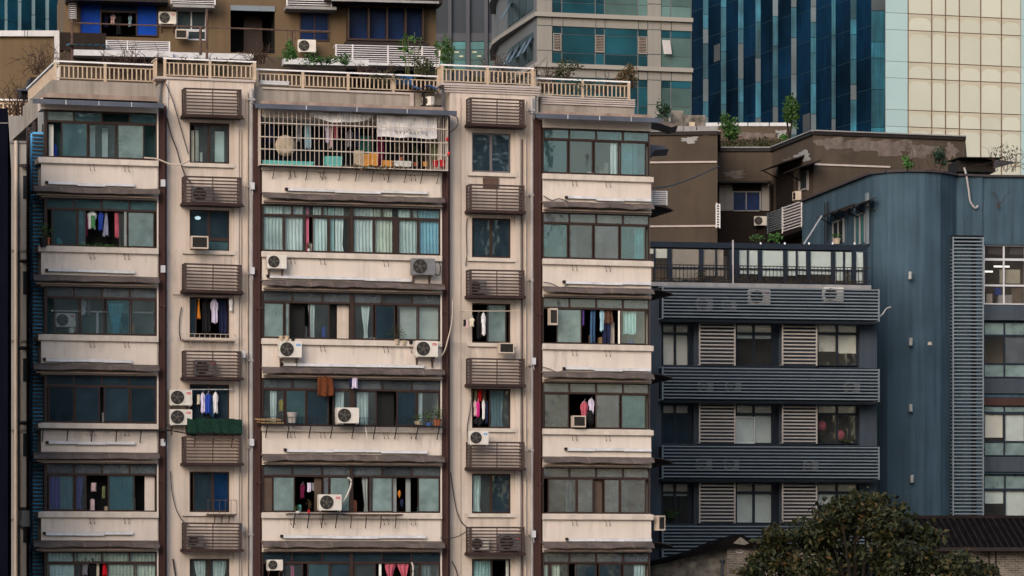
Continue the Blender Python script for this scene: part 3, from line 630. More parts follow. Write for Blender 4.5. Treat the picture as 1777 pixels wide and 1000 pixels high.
for px, py in ((283, 318), (283, 467), (283, 768), (438, 323), (438, 470), (422, 615), (419, 917), (437, 768), (926, 627), (926, 927)):
    m = MB(); u, z = F.U(px, .05), F.Z(px, py, .05); m.box(u - .07, u + .07, -.1, .06 if px in (283, 926, 438) else .3, z - .12, z + .12); m.tube([(u, -.03, z - .12), (u + .03, -.03, z - .3)], .012, 4); m.build('junction_box', 'white_frame', apt)
# louvred side of the building (left face)
sl_ = MB(); x = uL - .42; z = 1.
while z < 21.2: sl_.box(x - .02, x + .02, 1.0, 2.4, z, z + .05); z += .11
sl_.build('side_louvre', 'slat_side', apt)
m = MB(); m.box(x - .05, x + .05, .92, .99, 0, 21.3); m.box(x - .05, x + .05, 2.4, 2.48, 0, 21.3); m.box(uL - .06, uL - .005, 1.52, 1.56, 0, 21.3); m.box(x - .03, x + .03, 1.7, 1.76, 0, 21.2)
m.build('louvre_frame', 'slat_side', apt)
for k in range(-1, 5): MB().box(uL - .03, uL - .002, 1.6, 2.8, zs(k + 1) - 2.85, zs(k + 1) - .35).build('side_window', 'sky_painted_glass', apt)

m = MB(); ga, gb = F.U(57, -.9), uL - .005; m.box(ga, gb, .9, 1.5, 1, 20.95); m.build('stair_window_bay', 'sky_painted_glass', apt)
m = MB(); z = 1.05
while z < 20.9: m.box(ga - .03, gb - .002, .82, .85, z, z + .055); z += .13
m.build('front_louvre', 'slat_side', apt)
# ================================================================= THINGS ON THE MAIN BLOCK
CACHE = {}
def shared(key, name, fn, mat, parent, loc=None):
    """a part whose mesh is made once and shared by its repeats"""
    if key not in CACHE: m = MB(); fn(m); o = m.build(name, mat, parent); CACHE[key] = o.data
    else: o = bpy.data.objects.new(name, CACHE[key]); C.objects.link(o); o.parent = parent
    return o
# ---- slatted cages for air conditioners
def cage_slats(m):
    for i in range(8): z = .05 + i * .113; m.box(-.95, .95, -.56, -.545, z, z + .048); [m.box(sx * .95 - .008, sx * .95 + .008, -.53, -.02, z, z + .048) for sx in (-1, 1)]
def cage_frame(m):
    for x, t in ((-.96, .045), (.96, .045), (0, .014)): m.box(x - t, x + t, -.575, -.535, .0, .90)
    for x in (-.96, .96): m.box(x - .02, x + .02, -.04, .0, 0, .9); m.box(x - .02, x + .02, -.54, -.04, .86, .9)
    m.box(-.95, .95, -.57, -.54, .865, .9)
def cage_tray(m): m.box(-1.03, 1.03, -.66, 0, -.10, -.0); m.box(1.03, 1.2, -.06, -.02, -.05, -.01)
def cage(px, py, where, rot=0, dented=False):
    c = thing('air_conditioner_cage', 'brown slatted air conditioner cage ' + where, 'air conditioner cage', F.at(px, py, NW) , F.th, 'slatted cages in the narrow columns')
    cm = ['cage_brown', 'cage_rust', 'cage_brown'][int(py * 7 + px) % 3]
    shared('cslat' + cm, 'slats', cage_slats, cm, c); shared('cframe', 'frame', cage_frame, 'cage_brown', c); shared('ctray', 'tray', cage_tray, 'tray_brown', c)
    c.rotation_euler = (0, R(rot + ((py * 13) % 7 - 3) * .12), F.th); return c
bt = [203, 355, 506, 656, 804, 953]; dt = [219, 368, 515, 668, 812, 959]
wb = ['under the parapet, left narrow column', 'over the small lit window, left narrow column', 'over the dark washing window, left narrow column', 'just above the stacked fan units, left narrow column',
      'below the green net box, left narrow column', 'lowest in the left narrow column']
wd_ = ['under the parapet, right narrow column', 'just below the bare brick patch', 'third down in the right narrow column', 'below the boxed window unit, right narrow column',
       'with a white fan unit perched on top', 'lowest in the right narrow column']
for k in range(6):
    cage(364, bt[k], wb[k], [0, 0, .3, 0, 0, 0][k]); cage(855, dt[k], wd_[k], [0, 0, -.3, 0, .4, .3][k])
# ---- air conditioner outdoor units: .80 wide, .55 high, .30 deep
def ac_case(m):
    b = .025; m.prism([(-.4 + b, .0), (.4 - b, .0), (.4, b), (.4, .55 - b), (.4 - b, .55), (-.4 + b, .55), (-.4, .55 - b), (-.4, b)], -.3, 0)
    m.box(-.37, -.31, -.27, -.05, -.03, 0); m.box(.31, .37, -.27, -.05, -.03, 0); m.box(.4, .43, -.2, -.05, .05, .2)
    m.box(.16, .165, -.303, -.3, .02, .53)
def ac_well(m): m.disc(-.13, -.304, .275, .24, .01, 24)
def ac_blades(m):
    for q in range(5):
        a = q * 2 * math.pi / 5
        P = [(-.13 + .05 * math.cos(a), .275 + .05 * math.sin(a)), (-.13 + .19 * math.cos(a - .1), .275 + .20 * math.sin(a - .15)), (-.13 + .21 * math.cos(a + .35), .275 + .21 * math.sin(a + .35)), (-.13 + .06 * math.cos(a + .7), .275 + .06 * math.sin(a + .7))]
        m.prism(P, -.312, -.306)
    m.disc(-.13, -.32, .275, .05, .012, 12)
def ac_grille(m):
    for r in (.10, .17, .235): m.tube([(-.13 + r * math.cos(a * math.pi / 10), -.326, .275 + r * math.sin(a * math.pi / 10)) for a in range(21)], .006, 4)
    for q in range(8): a = q * math.pi / 4; m.tube([(-.13 + .05 * math.cos(a), -.326, .275 + .05 * math.sin(a)), (-.13 + .235 * math.cos(a), -.326, .275 + .235 * math.sin(a))], .004, 3)
def ac_badge(m): m.box(.20, .35, -.304, -.30, .39, .47)
def ac_mark(m): m.box(.22, .33, -.306, -.304, .43, .445); m.box(.22, .29, -.306, -.304, .405, .418)
def ac_bracket(m):
    for x in (-.28, .28): m.box(x - .02, x + .02, -.30, .09, -.07, -.03); m.box(x - .02, x + .02, .05, .09, -.35, -.07); m.tube([(x, -.26, -.05), (x, .06, -.3)], .014, 4)
ACN = [0]
def ac(fr, px0, px1, pyb, w, label, badge='red', case='ac_white', bracket=True, deep=0, group='air conditioner outdoor units', rz=0):
    pc = (px0 + px1) / 2; sc = (px1 - px0) * fr.m(pc, w) / .8
    o = thing('air_conditioner', label, 'air conditioner', fr.at(pc, pyb, w) , fr.th + rz, group, sc)
    c = shared('ac_case' + case, 'case', ac_case, case, o); shared('ac_well', 'fan_well', ac_well, 'ac_fan', c); shared('ac_blade', 'fan', ac_blades, 'ac_blade', o); shared('ac_gr', 'fan_guard', ac_grille, 'ac_fan', o)
    if badge: b = shared('ac_b' + badge, 'badge', ac_badge, 'badge_' + badge, o); shared('ac_m' + badge, 'mark', ac_mark, 'white_frame', b)
    if bracket: shared('ac_br', 'bracket', ac_bracket, 'iron_rust', o)
    return o
ac(F, 461, 495, 467, .12, 'small white unit under the left end of the curtained window, middle bay', None)
ac(F, 711, 752, 478, .12, 'grey cased unit with white side panel under the right end of the curtained window', None, 'ac_grey')
ac(F, 481, 521, 621, .12, 'white unit with blue badge and flower pots above it, middle bay left', 'blue')
ac(F, 717, 757, 620, .12, 'white unit with red badge and hanging pipe, right end of the middle bay', 'red')
ac(F, 581, 620, 735, .38, 'white unit standing on the long plant shelf of the middle bay', None, bracket=False)
ac(F, 550, 590, 886, .38, 'white unit with red badge on the iron shelf beside small flower pots', 'red', bracket=False)
ac(F, 292, 331, 704, NW + .1, 'upper of two stacked white units left of the hanging blue and white shirts', 'red')
ac(F, 292, 331, 738, NW + .1, 'lower of two stacked white units beside the green net box', 'red')
ac(F, 811, 845, 772, NW + .35, 'white unit with blue badge sitting on top of a brown slatted cage', 'blue', bracket=False)
ac(F, 462, 489, 990, -.05, 'white unit set in the window opening at the bottom left of the middle bay', None)
ac(F, 331, 369, 352, NW + .12, 'unit inside the second cage from the roof, left narrow column', None, 'ac_grey', False)
ac(F, 335, 373, 652, NW + .12, 'unit with red badge inside the cage beside the two stacked units', 'red', 'ac_grey', False)
ac(F, 325, 352, 948, NW + .12, 'small unit inside the lowest cage of the left narrow column', None, 'ac_grey', False)
ac(F, 811, 842, 510, NW + .12, 'dark unit at the left of the third cage, right narrow column', None, 'ac_grey', False)
ac(F, 862, 901, 955, NW + .12, 'unit with red badge at the right of the lowest cage, right narrow column', 'red', 'ac_grey', False)
ac(F, 814, 846, 955, NW + .12, 'pale unit at the left of the lowest cage, right narrow column', None, 'ac_white', False)
ac(F, 95, 129, 568, -.62, 'unit with red badge seen behind glass on an indoor shelf, left bay', 'red', 'ac_white', False)
# the side-mounted units
o = ac(F, 46, 66, 914, -1.9, 'white unit seen from behind on the dark left side of the building', None, 'ac_white', True); o.scale = (1.0, 1.0, 1.0); o.rotation_euler = (0, 0, F.th + R(200))
# ---- boxed window units
def wac_case(m):
    m.box(-.28, .28, -.3, -.005, 0, .04); m.box(-.28, .28, -.3, -.005, .34, .38); m.box(-.28, -.24, -.3, -.005, .04, .34); m.box(.24, .28, -.3, -.005, .04, .34); m.box(-.24, .24, -.04, -.01, .04, .34)
def wac_coil(m): [m.box(-.24, .24, -.285, -.27, .045 + i * .027, .058 + i * .027) for i in range(11)]; m.box(-.24, .24, -.265, -.26, .04, .34)
def wac(fr, px0, px1, py0, py1, w, label, rz=0):
    pc = (px0 + px1) / 2; o = thing('window_air_conditioner', label, 'window air conditioner', fr.at(pc, py1, w), fr.th + rz, 'boxed window units')
    o.scale = ((px1 - px0) * fr.m(pc, w) / .56, 1, (py1 - py0) * fr.m(pc, w) / .38)
    shared('wcase', 'case', wac_case, 'pipe_cream', o); shared('wcoil', 'coil', wac_coil, 'ac_fan', o); return o
wac(F, 329, 359, 411, 433, NW + .3, 'boxed window unit with cream frame below the lit lamp window')
wac(F, 862, 889, 596, 614, NW + .3, 'boxed window unit with cream frame hanging under a sill, right narrow column')
wac(F, 950, 964, 536, 565, .05, 'narrow upright white framed unit in the open window of the right bay')
wac(F, 990, 1013, 722, 742, -.02, 'dark boxed unit in the open window with pink washing, right bay')
wac(F, 1133, 1147, 895, 921, -.3, 'upright cream framed unit on the right edge of the building').rotation_euler = (0, 0, F.th + R(20))
# ---- washing
def prof(kind, t):
    if kind == 'shirt': return (.30 + 3.5 * t) if t < .12 else (.98 - .2 * abs(t - .25) if t < .42 else .70 + .08 * t)
    if kind == 'jacket': return (.35 + 4.2 * t) if t < .13 else .86 + .14 * t
    if kind == 'towel': return 1.0
    if kind == 'swag': return 1 - .78 * t
    if kind == 'gown': return .3 + .7 * t
    if kind == 'cap': return math.sin(math.pi * min(.98, t * .9 + .1))
    return .95
def garment(px0, px1, py0, py1, w, col, label, kind='shirt', name=None, fr=None, group='washing hung out at the windows', yaw=0, hang=True):
    f = fr or F; pc = (px0 + px1) / 2; sc = f.m(pc, w); Wd = (px1 - px0) * sc; H = (py1 - py0) * sc
    nm = name or {'shirt': 'hanging_shirt', 'jacket': 'hanging_jacket', 'towel': 'hanging_towel', 'trousers': 'hanging_trousers', 'gown': 'hanging_dress', 'cap': 'bag', 'swag': 'hanging_drape'}[kind]
    o = thing(nm, label, {'shirt': 'shirt', 'jacket': 'jacket', 'towel': 'towel', 'trousers': 'trousers', 'gown': 'dress', 'cap': 'bag', 'swag': 'drape'}[kind], f.at(pc, py1, w), f.th + yaw, group)
    m = MB(); rows, n = 12, 10; ph = random.uniform(0, 6); fold = min(.05, Wd * .12)
    legs = [(-1, -.04), (.04, 1)] if kind == 'trousers' else [(-1, 1)]
    for (l0, l1) in legs:
        b = len(m.v)
        for side in (0, 1):
            for r in range(rows + 1):
                t = r / rows; hw = prof(kind, t) * Wd / 2; sh = .03 * Wd * math.sin(t * 5 + ph)
                for i in range(n + 1):
                    q = l0 + (l1 - l0) * i / n; th = .035 * math.sqrt(max(0, 1 - ((i / n) * 2 - 1) ** 2)) + .003
                    y = fold * math.sin(q * 7 + ph + t) * (.3 + t) + (th if side else -th)
                    zz = H * (1 - t) + (.04 * H * math.sin(q * 4 + ph) if r == rows else 0)
                    m.v.append((q * hw + sh, y, zz))
        st = (rows + 1) * (n + 1)
        for r in range(rows):
            for i in range(n):
                a = b + r * (n + 1) + i; m.f.append((a, a + 1, a + n + 2, a + n + 1)); a += st; m.f.append((a + n + 1, a + n + 2, a + 1, a))
            for i in (0, n):
                a = b + r * (n + 1) + i; q = (a, a + n + 1, a + n + 1 + st, a + st); m.f.append(q if i == 0 else q[::-1])
        for i in range(n):
            a = b + i; m.f.append((a, a + st, a + st + 1, a + 1)); a = b + rows * (n + 1) + i; m.f.append((a, a + 1, a + st + 1, a + st))
    m.build('cloth', 'c_' + col, o, smooth=True)
    if kind in ('shirt', 'jacket', 'gown') and hang:
        h = MB(); s = Wd * .3; h.tube([(-s, 0, H * .93), (0, 0, H + .02), (s, 0, H * .93)], .008, 4); h.tube([(0, 0, H + .01), (.01, 0, H + .07), (.03, 0, H + .09), (.04, 0, H + .06)], .005, 4); h.build('hanger', 'white_frame', o)
    return o
G = [ # px0 px1 py0 py1 w colour label kind
 (151, 168, 366, 397, -.2, 'white', 'white shirt with green stripe, leftmost in the open window of the left bay', 'shirt'),
 (158, 165, 374, 396, -.12, 'green', 'small green cloth in front of the white shirt, left bay', 'towel'),
 (148, 153, 370, 410, -.25, 'wine', 'thin dark mauve garment at the left edge of the open window, left bay', 'towel'),
 (170, 180, 368, 400, -.2, 'blue', 'blue patterned top in the middle of the open window, left bay', 'shirt'),
 (178, 190, 370, 410, -.28, 'floral', 'grey floral dress among the washing above yellow sill plants', 'gown'),
 (199, 206, 369, 413, -.2, 'pink', 'long pink towel in the open window above yellow sill plants', 'towel'),
 (136, 144, 368, 389, -.4, 'paleblue', 'dim pale top behind the teal glass, left bay', 'shirt'),
 (140, 150, 519, 547, -.5, 'white', 'white shirt behind glass next to the indoor fan unit', 'shirt'),
 (150, 158, 519, 548, -.55, 'grey', 'grey shirt behind glass next to the indoor fan unit', 'shirt'),
 (118, 132, 556, 576, -.5, 'palepink', 'checked pale pink towel low behind the glass, left bay', 'towel'),
 (158, 167, 838, 853, -.25, 'palepink', 'tiny pink cloth on a line in the dark window with violet curtains', 'towel'),
 (177, 183, 844, 865, -.2, 'olive', 'olive towel at the edge of the dark window with violet curtains', 'towel'),
 (140, 155, 968, 999, -.2, 'grey', 'pale grey shirt, left of the bottom window washing', 'shirt'),
 (153, 168, 969, 1003, -.2, 'black', 'black top with pink edge in the bottom window washing', 'shirt'),
 (167, 172, 969, 1003, -.25, 'cream', 'cream towel between black top and red towel, bottom left window', 'towel'),
 (177, 186, 967, 999, -.2, 'red', 'bright red towel in the bottom left window', 'gown'),
 (334, 341, 518, 555, NW - .2, 'wine', 'dark red garment at the left of the washing over the white iron rack', 'shirt'),
 (342, 348, 518, 553, NW - .1, 'orange', 'orange towel in the washing over the white iron rack', 'gown'),
 (350, 365, 519, 578, NW - .2, 'black', 'black coat in the middle of the washing over the white iron rack', 'jacket'),
 (365, 379, 519, 561, NW - .1, 'lav', 'white lavender shirt among dark clothes over the white iron rack', 'shirt'),
 (379, 394, 521, 580, NW - .2, 'navy', 'dark jeans in the washing over the white iron rack', 'trousers'),
 (397, 404, 518, 540, NW + .15, 'white', 'small white and red top hanging outside right of the dark clothes', 'shirt'),
 (339, 345, 684, 698, NW + .15, 'black', 'small black cap left of the blue and white shirts', 'cap'),
 (342, 347, 685, 702, NW + .2, 'cream', 'small cream cloth left of the blue and white shirts', 'towel'),
 (347, 357, 682, 717, NW + .15, 'lav', 'pale lavender shirt left of the bright blue shirt', 'shirt'),
 (355, 367, 683, 718, NW + .25, 'blue', 'bright blue shirt between two pale shirts above the green net', 'shirt'),
 (363, 371, 686, 724, NW + .12, 'jeans', 'teal grey trousers behind the bright blue shirt', 'trousers'),
 (369, 379, 681, 717, NW + .15, 'white', 'white shirt right of the bright blue shirt above the green net', 'shirt'),
 (549, 580, 651, 688, .25, 'rust', 'rust brown jacket hanging outside the middle bay window', 'jacket'),
 (606, 612, 655, 672, .2, 'navy', 'dark blue half of a cloth outside the middle bay window', 'towel'),
 (610, 621, 653, 674, .22, 'lav', 'white and blue cloth hanging beside the rust brown jacket', 'towel'),
 (483, 493, 694, 714, -.35, 'yellow', 'yellow cloth behind glass at the left of the plant shelf', 'shirt'),
 (520, 530, 840, 865, -.4, 'wine', 'dull purple top in the dark opening beside the red badge unit', 'shirt'),
 (533, 540, 838, 854, -.35, 'lav', 'small pale top in the dark opening beside the red badge unit', 'towel'),
 (541, 547, 838, 852, -.35, 'grey', 'small grey cloth in the dark opening beside the red badge unit', 'towel'),
 (690, 696, 851, 864, -.35, 'orange', 'orange cloth in the right dark opening of the middle bay', 'cap'),
 (694, 701, 866, 881, -.3, 'navy', 'dark blue bag low in the right dark opening of the middle bay', 'cap'),
 (804, 809, 555, 566, NW + .45, 'black', 'small black sock at the far left of the outdoor pole', 'towel'),
 (808, 813, 556, 570, NW + .45, 'palepink', 'small pink sock second on the outdoor pole', 'towel'),
 (815, 824, 552, 567, NW + .45, 'cream', 'flowered baby top on the outdoor pole', 'shirt'),
 (826, 836, 543, 588, NW - .1, 'black', 'black coat behind the outdoor pole, right narrow column', 'jacket'),
 (835, 843, 543, 582, NW + .4, 'white', 'white shirt with blue collar on the outdoor pole', 'shirt'),
 (822, 828, 677, 694, NW - .2, 'olive', 'folded olive cloth high in the crowded window, right narrow column', 'towel'),
 (829, 836, 676, 697, NW - .2, 'red', 'folded red cloth high in the crowded window, right narrow column', 'towel'),
 (836, 844, 675, 697, NW - .22, 'brown', 'folded brown cloth high in the crowded window, right narrow column', 'towel'),
 (821, 828, 695, 722, NW - .1, 'palepink', 'pink and white top in the crowded window, right narrow column', 'shirt'),
 (826, 833, 696, 724, NW - .08, 'hot', 'magenta top in the crowded window, right narrow column', 'shirt'),
 (836, 842, 694, 728, NW - .1, 'white', 'white top in the crowded window, right narrow column', 'shirt'),
 (842, 847, 696, 735, NW - .12, 'navy', 'navy trousers at the right of the crowded window', 'towel'),
 (821, 841, 725, 740, NW - .08, 'black', 'black bundle at the bottom of the crowded window', 'cap'),
 (1010, 1014, 536, 565, -.15, 'purple', 'mauve strip of cloth left of the jeans, right bay', 'towel'),
 (1024, 1034, 535, 596, -.2, 'jeans', 'long light blue jeans in the open window of the right bay', 'trousers'),
 (1040, 1049, 536, 575, -.2, 'paleblue', 'grey blue top right of the long jeans, right bay', 'shirt'),
 (1047, 1064, 535, 562, -.2, 'brown', 'brown jacket high in the open window of the right bay', 'jacket'),
 (1044, 1060, 560, 597, -.25, 'navy', 'dark blue trousers below the brown jacket, right bay', 'trousers'),
 (1007, 1021, 697, 728, -.3, 'pink', 'pink shirt in the open window with a boxed unit, right bay', 'shirt'),
 (1020, 1032, 692, 720, -.25, 'lav', 'lilac white shirt beside the pink shirt, right bay', 'shirt'),
 (1017, 1031, 712, 742, -.15, 'black', 'black bag hanging over the boxed unit, right bay', 'cap'),
 (1036, 1048, 687, 708, -.35, 'hot', 'pink cloth seen through glass right of the open window, right bay', 'towel'),
 (1049, 1057, 710, 738, -.4, 'jeans', 'blue grey trousers seen through glass, right bay', 'trousers'),
 (1064, 1072, 690, 716, -.4, 'wine', 'dark wine top seen through glass, right bay', 'shirt'),
 (1085, 1118, 720, 737, -.4, 'red', 'red blanket low behind the rightmost glass, right bay', 'towel'),
 (966, 987, 725, 741, -.3, 'rust', 'brick red towel low behind the leftmost glass, right bay', 'towel'),
 (564, 572, 210, 248, -.3, 'lav', 'lavender top hanging inside the white barred balcony', 'shirt'),
 (571, 579, 210, 257, -.32, 'palepink', 'long pink top hanging inside the white barred balcony', 'shirt'),
 (579, 588, 211, 240, -.3, 'pink', 'short pink top hanging inside the white barred balcony', 'shirt'),
 (601, 613, 226, 255, -.5, 'grey', 'dark grey top hanging inside the white barred balcony', 'shirt'),
 (462, 476, 212, 250, -.6, 'navy', 'navy jacket at the left end of the white barred balcony', 'jacket'),
 (512, 524, 210, 246, -.7, 'grey', 'grey top left of the sagging cloth in the barred balcony', 'shirt'),
 (528, 540, 214, 258, -.7, 'paleblue', 'pale blue towel in the left half of the barred balcony', 'towel'),
 (614, 626, 222, 256, -.6, 'navy', 'navy patterned top in the middle of the barred balcony', 'shirt'),
 (748, 760, 240, 276, -.5, 'olive', 'olive cloth behind the red buckets of the barred balcony', 'towel'),
 (655, 667, 238, 288, -.6, 'wine', 'dark plum curtain-like cloth in the white barred balcony', 'towel'),
 (666, 689, 976, 1006, -.12, 'pink', 'left of two pink swag drapes in the bottom middle window', 'swag'),
 (688, 712, 976, 1006, -.12, 'pink', 'right of two pink swag drapes in the bottom middle window', 'swag'),
]
for g in G: garment(*g[:8])
# poles
def pole(px0, px1, py, w, label, mat='pipe_cream', py1=None):
    m = MB(); a = F.at(px0, py, w); b = F.at(px1, py1 or py, w); o = thing('clothes_pole', label, 'clothes pole', (a + b) / 2, F.th, 'clothes poles'); L = (b - a).length / 2; dz = (b.z - a.z) / 2
    m.tube([(-L, 0, -dz), (L, 0, dz)], .018, 6); m.build('rod', mat, o); e = MB(); [e.tube([(s * L * .8, 0, s * dz * .8), (s * L * .8, .5 + 0 * s, s * dz * .8 + .02)], .012, 4) for s in (-1, 1)]; e.build('arm', 'iron_rust', o)
pole(797, 900, 540, NW + .45, 'outdoor bamboo pole with small socks and a white shirt'); pole(331, 405, 676, NW + .2, 'thin pole holding the bright blue shirt', 'bar_white'); pole(300, 420, 512, NW + .12, 'thin dark pole over the washing above the white iron rack', 'iron_rust')
# draped sheets of the barred balcony
def sheet(px0, px1, py0, py1, w, label, sag, mat='c_white', name='hanging_sheet'):
    sc = F.m((px0 + px1) / 2, w); Wd = (px1 - px0) * sc; H = (py1 - py0) * sc; o = thing(name, label, 'sheet', F.at((px0 + px1) / 2, py1, w), F.th); m = MB(); n, r_ = 24, 6
    for side in (0, 1):
        for r in range(r_ + 1):
            for i in range(n + 1):
                t, q = r / r_, i / n; z = H - t * H * (1 if not sag else math.sin(math.pi * min(1, q * .9 + .05)) ** .6)
                m.v.append(((q - .5) * Wd, .03 * math.sin(q * 22) + .05 * t * math.sin(q * 9 + 1) + side * .012, z + .02 * math.sin(q * 13)))
    st = (r_ + 1) * (n + 1)
    for r in range(r_):
        for i in range(n): a = r * (n + 1) + i; m.f.append((a, a + 1, a + n + 2, a + n + 1)); a += st; m.f.append((a + n + 1, a + n + 2, a + 1, a))
    m.build('cloth', mat, o, smooth=True); return o
sheet(537, 646, 197, 213, .3, 'white awning cloth sagging under the top of the white barred balcony', True)
bn = sheet(653, 760, 202, 239, .3, 'white banner with faint dark brush marks inside the white barred balcony', False, name='hanging_banner')
m = MB()
for i in range(9): x = -.45 + i * .13; m.tube([(x, -.07, .16 + .05 * math.sin(i)), (x + .06, -.07, .2), (x + .09, -.07, .13 + .04 * math.cos(i * 2))], .012, 3)
m.build('brush_mark', 'iron', bn)
# ---- pots, plants, boxes
def pot(fr, px, pyb, w, wpx, hpx, mat, label, leaf=None, lh=0, ln=60, lsp=None, cat='potted plant', name='potted_plant', ls=.09, group=None):
    sc = fr.m(px, w); r = wpx * sc / 2; h = hpx * sc; o = thing(name, label, cat, fr.at(px, pyb, w), fr.th, group)
    m = MB(); m.lathe(0, 0, 0, [(r * .7, 0), (r * .95, h * .85), (r * 1.05, h * .88), (r * 1.05, h), (r * .8, h)], 12); m.build('pot', mat, o)
    if leaf:
        s = MB(); [s.tube([(0, 0, h), (random.uniform(-.5, .5) * lh * sc * .6, random.uniform(-.05, .05), h + lh * sc * random.uniform(.5, .9))], .008, 3) for _ in range(5)]; s.build('stem', 'twig', o)
        l = MB(); l.leaves((0, 0, h + lh * sc * .55), ((lsp or wpx) * sc * .6, .16, lh * sc * .55), ln, ls); l.build('foliage', leaf, o)
    return o
pot(F, 75, 429, .25, 14, 16, 'p_black', 'leafy plant in a dark basket hanging at the left corner of the left bay', 'leaf_green', 22, 90, 26)
pot(F, 84, 426, .1, 6, 14, 'p_clay', 'slim orange pot on the corner sill of the left bay', cat='flower pot', name='flower_pot')
pot(F, 536, 437, -.1, 5, 5, 'p_white', 'small plant in a white pot between the teal curtains', 'leaf_green', 11, 40, 9, ls=.06)
pot(F, 488, 592, .1, 9, 9, 'p_straw', 'straw coloured pot, left of the pair above the blue badge unit', cat='flower pot', name='flower_pot')
pot(F, 498, 592, .1, 9, 9, 'p_straw', 'straw coloured pot, right of the pair above the blue badge unit', cat='flower pot', name='flower_pot')
pot(F, 508, 592, .1, 8, 6, 'p_black', 'low dark pot beside the straw coloured pots', cat='flower pot', name='flower_pot')
pot(F, 689, 598, .12, 9, 9, 'p_straw', 'bushy grey green plant in a cream pot on the middle bay sill', 'leaf_olive', 22, 90, 26, ls=.07)
pot(F, 701, 599, .12, 9, 8, 'p_straw', 'empty cream pot beside the bushy grey green plant', cat='flower pot', name='flower_pot')
pot(F, 713, 598, .1, 8, 6, 'p_black', 'small dark pot on the sill left of the pipe unit', cat='flower pot', name='flower_pot')
pot(F, 507, 734, .35, 18, 18, 'p_steel', 'dented metal pail on the long plant shelf', cat='pail', name='pail')
pot(F, 725, 737, .3, 14, 6, 'p_straw', 'low green plant in a cream pot, left on the plant shelf', 'leaf_bright', 12, 50, 16, ls=.07)
pot(F, 744, 739, .32, 12, 5, 'p_blue', 'tall leafy plant in a blue tray on the plant shelf', 'leaf_green', 24, 60, 18, ls=.08)
pot(F, 759, 739, .32, 15, 11, 'p_clay', 'tall leafy plant in a clay pot at the right end of the plant shelf', 'leaf_green', 24, 60, 16, ls=.08)
pot(F, 517, 892, .3, 8, 5, 'p_white', 'small green plant in a white pot on the iron shelf', 'leaf_green', 9, 40, 14, ls=.05)
pot(F, 536, 891, .3, 5, 6, 'p_red', 'red pot with dry golden flowers on the iron shelf', 'leaf_rust', 16, 30, 9, ls=.05)
m = MB(); m.leaves((0, 0, .03), (1.1, .06, .05), 160, .05); tag(on(F, m.build('trailing_plant', 'leaf_bright'), 181, 428, .06), 'low yellow green plants trailing along the sill under the left bay washing', 'plant')
# long shelves and racks
def shelf(px0, px1, py, w0, w1, label, rail=0, struts=6, mat='iron', sl=.45, name='iron_shelf', railmat='iron'):
    pc = (px0 + px1) / 2; a, b = F.U(px0, w1), F.U(px1, w1); L = (b - a) / 2; D = w1 - w0; o = thing(name, label, 'shelf', F.world((a + b) / 2, w1, F.Z(pc, py, w1)), F.th)
    m = MB(); m.box(-L, L, 0, .03, -.05, 0); m.box(-L, L, D - .03, D, -.05, 0)
    for i in range(int(L * 2 / .14)): x = -L + i * .14; m.box(x, x + .05, .03, D - .03, -.035, -.01)
    m.build('tray', mat, o)
    if rail:
        r = MB(); r.box(-L, L, -.005, .01, rail - .015, rail); n = int(L * 2 / .18)
        for i in range(n + 1): x = -L + 2 * L * i / n; r.box(x - .007, x + .007, -.005, .01, 0, rail)
        for s in (-L, L): r.box(s - .007, s + .007, .01, D, rail - .015, rail)
        r.build('guard_rail', railmat, o)
    s = MB()
    for i in range(struts): x = -L + .25 + (2 * L - .5) * i / max(1, struts - 1); s.tube([(x, .03, -.05), (x + .02, D * .5, -sl * .4), (x + .02, D - .02, -sl)], .018, 4)
    s.build('strut', mat, o); return o
shelf(452, 775, 738, .04, .5, 'long iron shelf with low guard rail carrying plants and a fan unit', .26, 9)
shelf(62, 300, 744, .06, .45, 'long dark iron shelf below the dark glazed window of the left bay', 0, 6)
shelf(500, 598, 891, .06, .5, 'short iron shelf under the open windows with a red badge unit', 0, 4, sl=.5)
shelf(598, 700, 892, .14, .42, 'thin iron rack over the sill right of the red badge unit', 0, 4, 'iron_rust', .5)
shelf(319, 410, 588, NW + .08, NW + .42, 'white iron rack with spiked rail under the dark washing', .17, 4, 'pipe_cream', .3, 'window_rack', 'pipe_cream')
shelf(361, 411, 892, NW + .1, NW + .42, 'small rusty iron rack hung below the blue pane window', .48, 3, 'iron_rust', .35, 'window_rack', 'iron_rust')
# ornate points of the white rack
# green net box
nb = thing('net_box', 'dark green netting wrapped round a box shelf below the stacked fan units', 'netting', F.at(373, 753, NW + .5), F.th); m = MB()
hw = 48 * F.m(373, NW + .5); sec = 14
for q in range(sec + 1):
    x = -hw + 2 * hw * q / sec; d = random.uniform(-.03, .03)
    m.v += [(x, -.02 + d, .02 + d), (x, 0 + d * .5, .50 + d), (x, .40, .53 + d), (x, .42, .04 - d), (x, .2, -.03 + 2 * d)]
for q in range(sec):
    for i in range(5): j = (i + 1) % 5; m.f.append((q * 5 + j, q * 5 + i, q * 5 + 5 + i, q * 5 + 5 + j))
m.f.append((0, 1, 2, 3, 4)); m.f.append(tuple(sec * 5 + i for i in (4, 3, 2, 1, 0))); m.build('net', 'net_green', nb)
m = MB(); m.tube([(-hw - .5, .02, .08), (-hw, 0, .0), (hw, 0, .0)], .02, 4)
for x in (-hw + .3, 0, hw - .3): m.tube([(x, .05, 0), (x, .4, -.45)], .018, 4)
m.build('support', 'iron', nb)
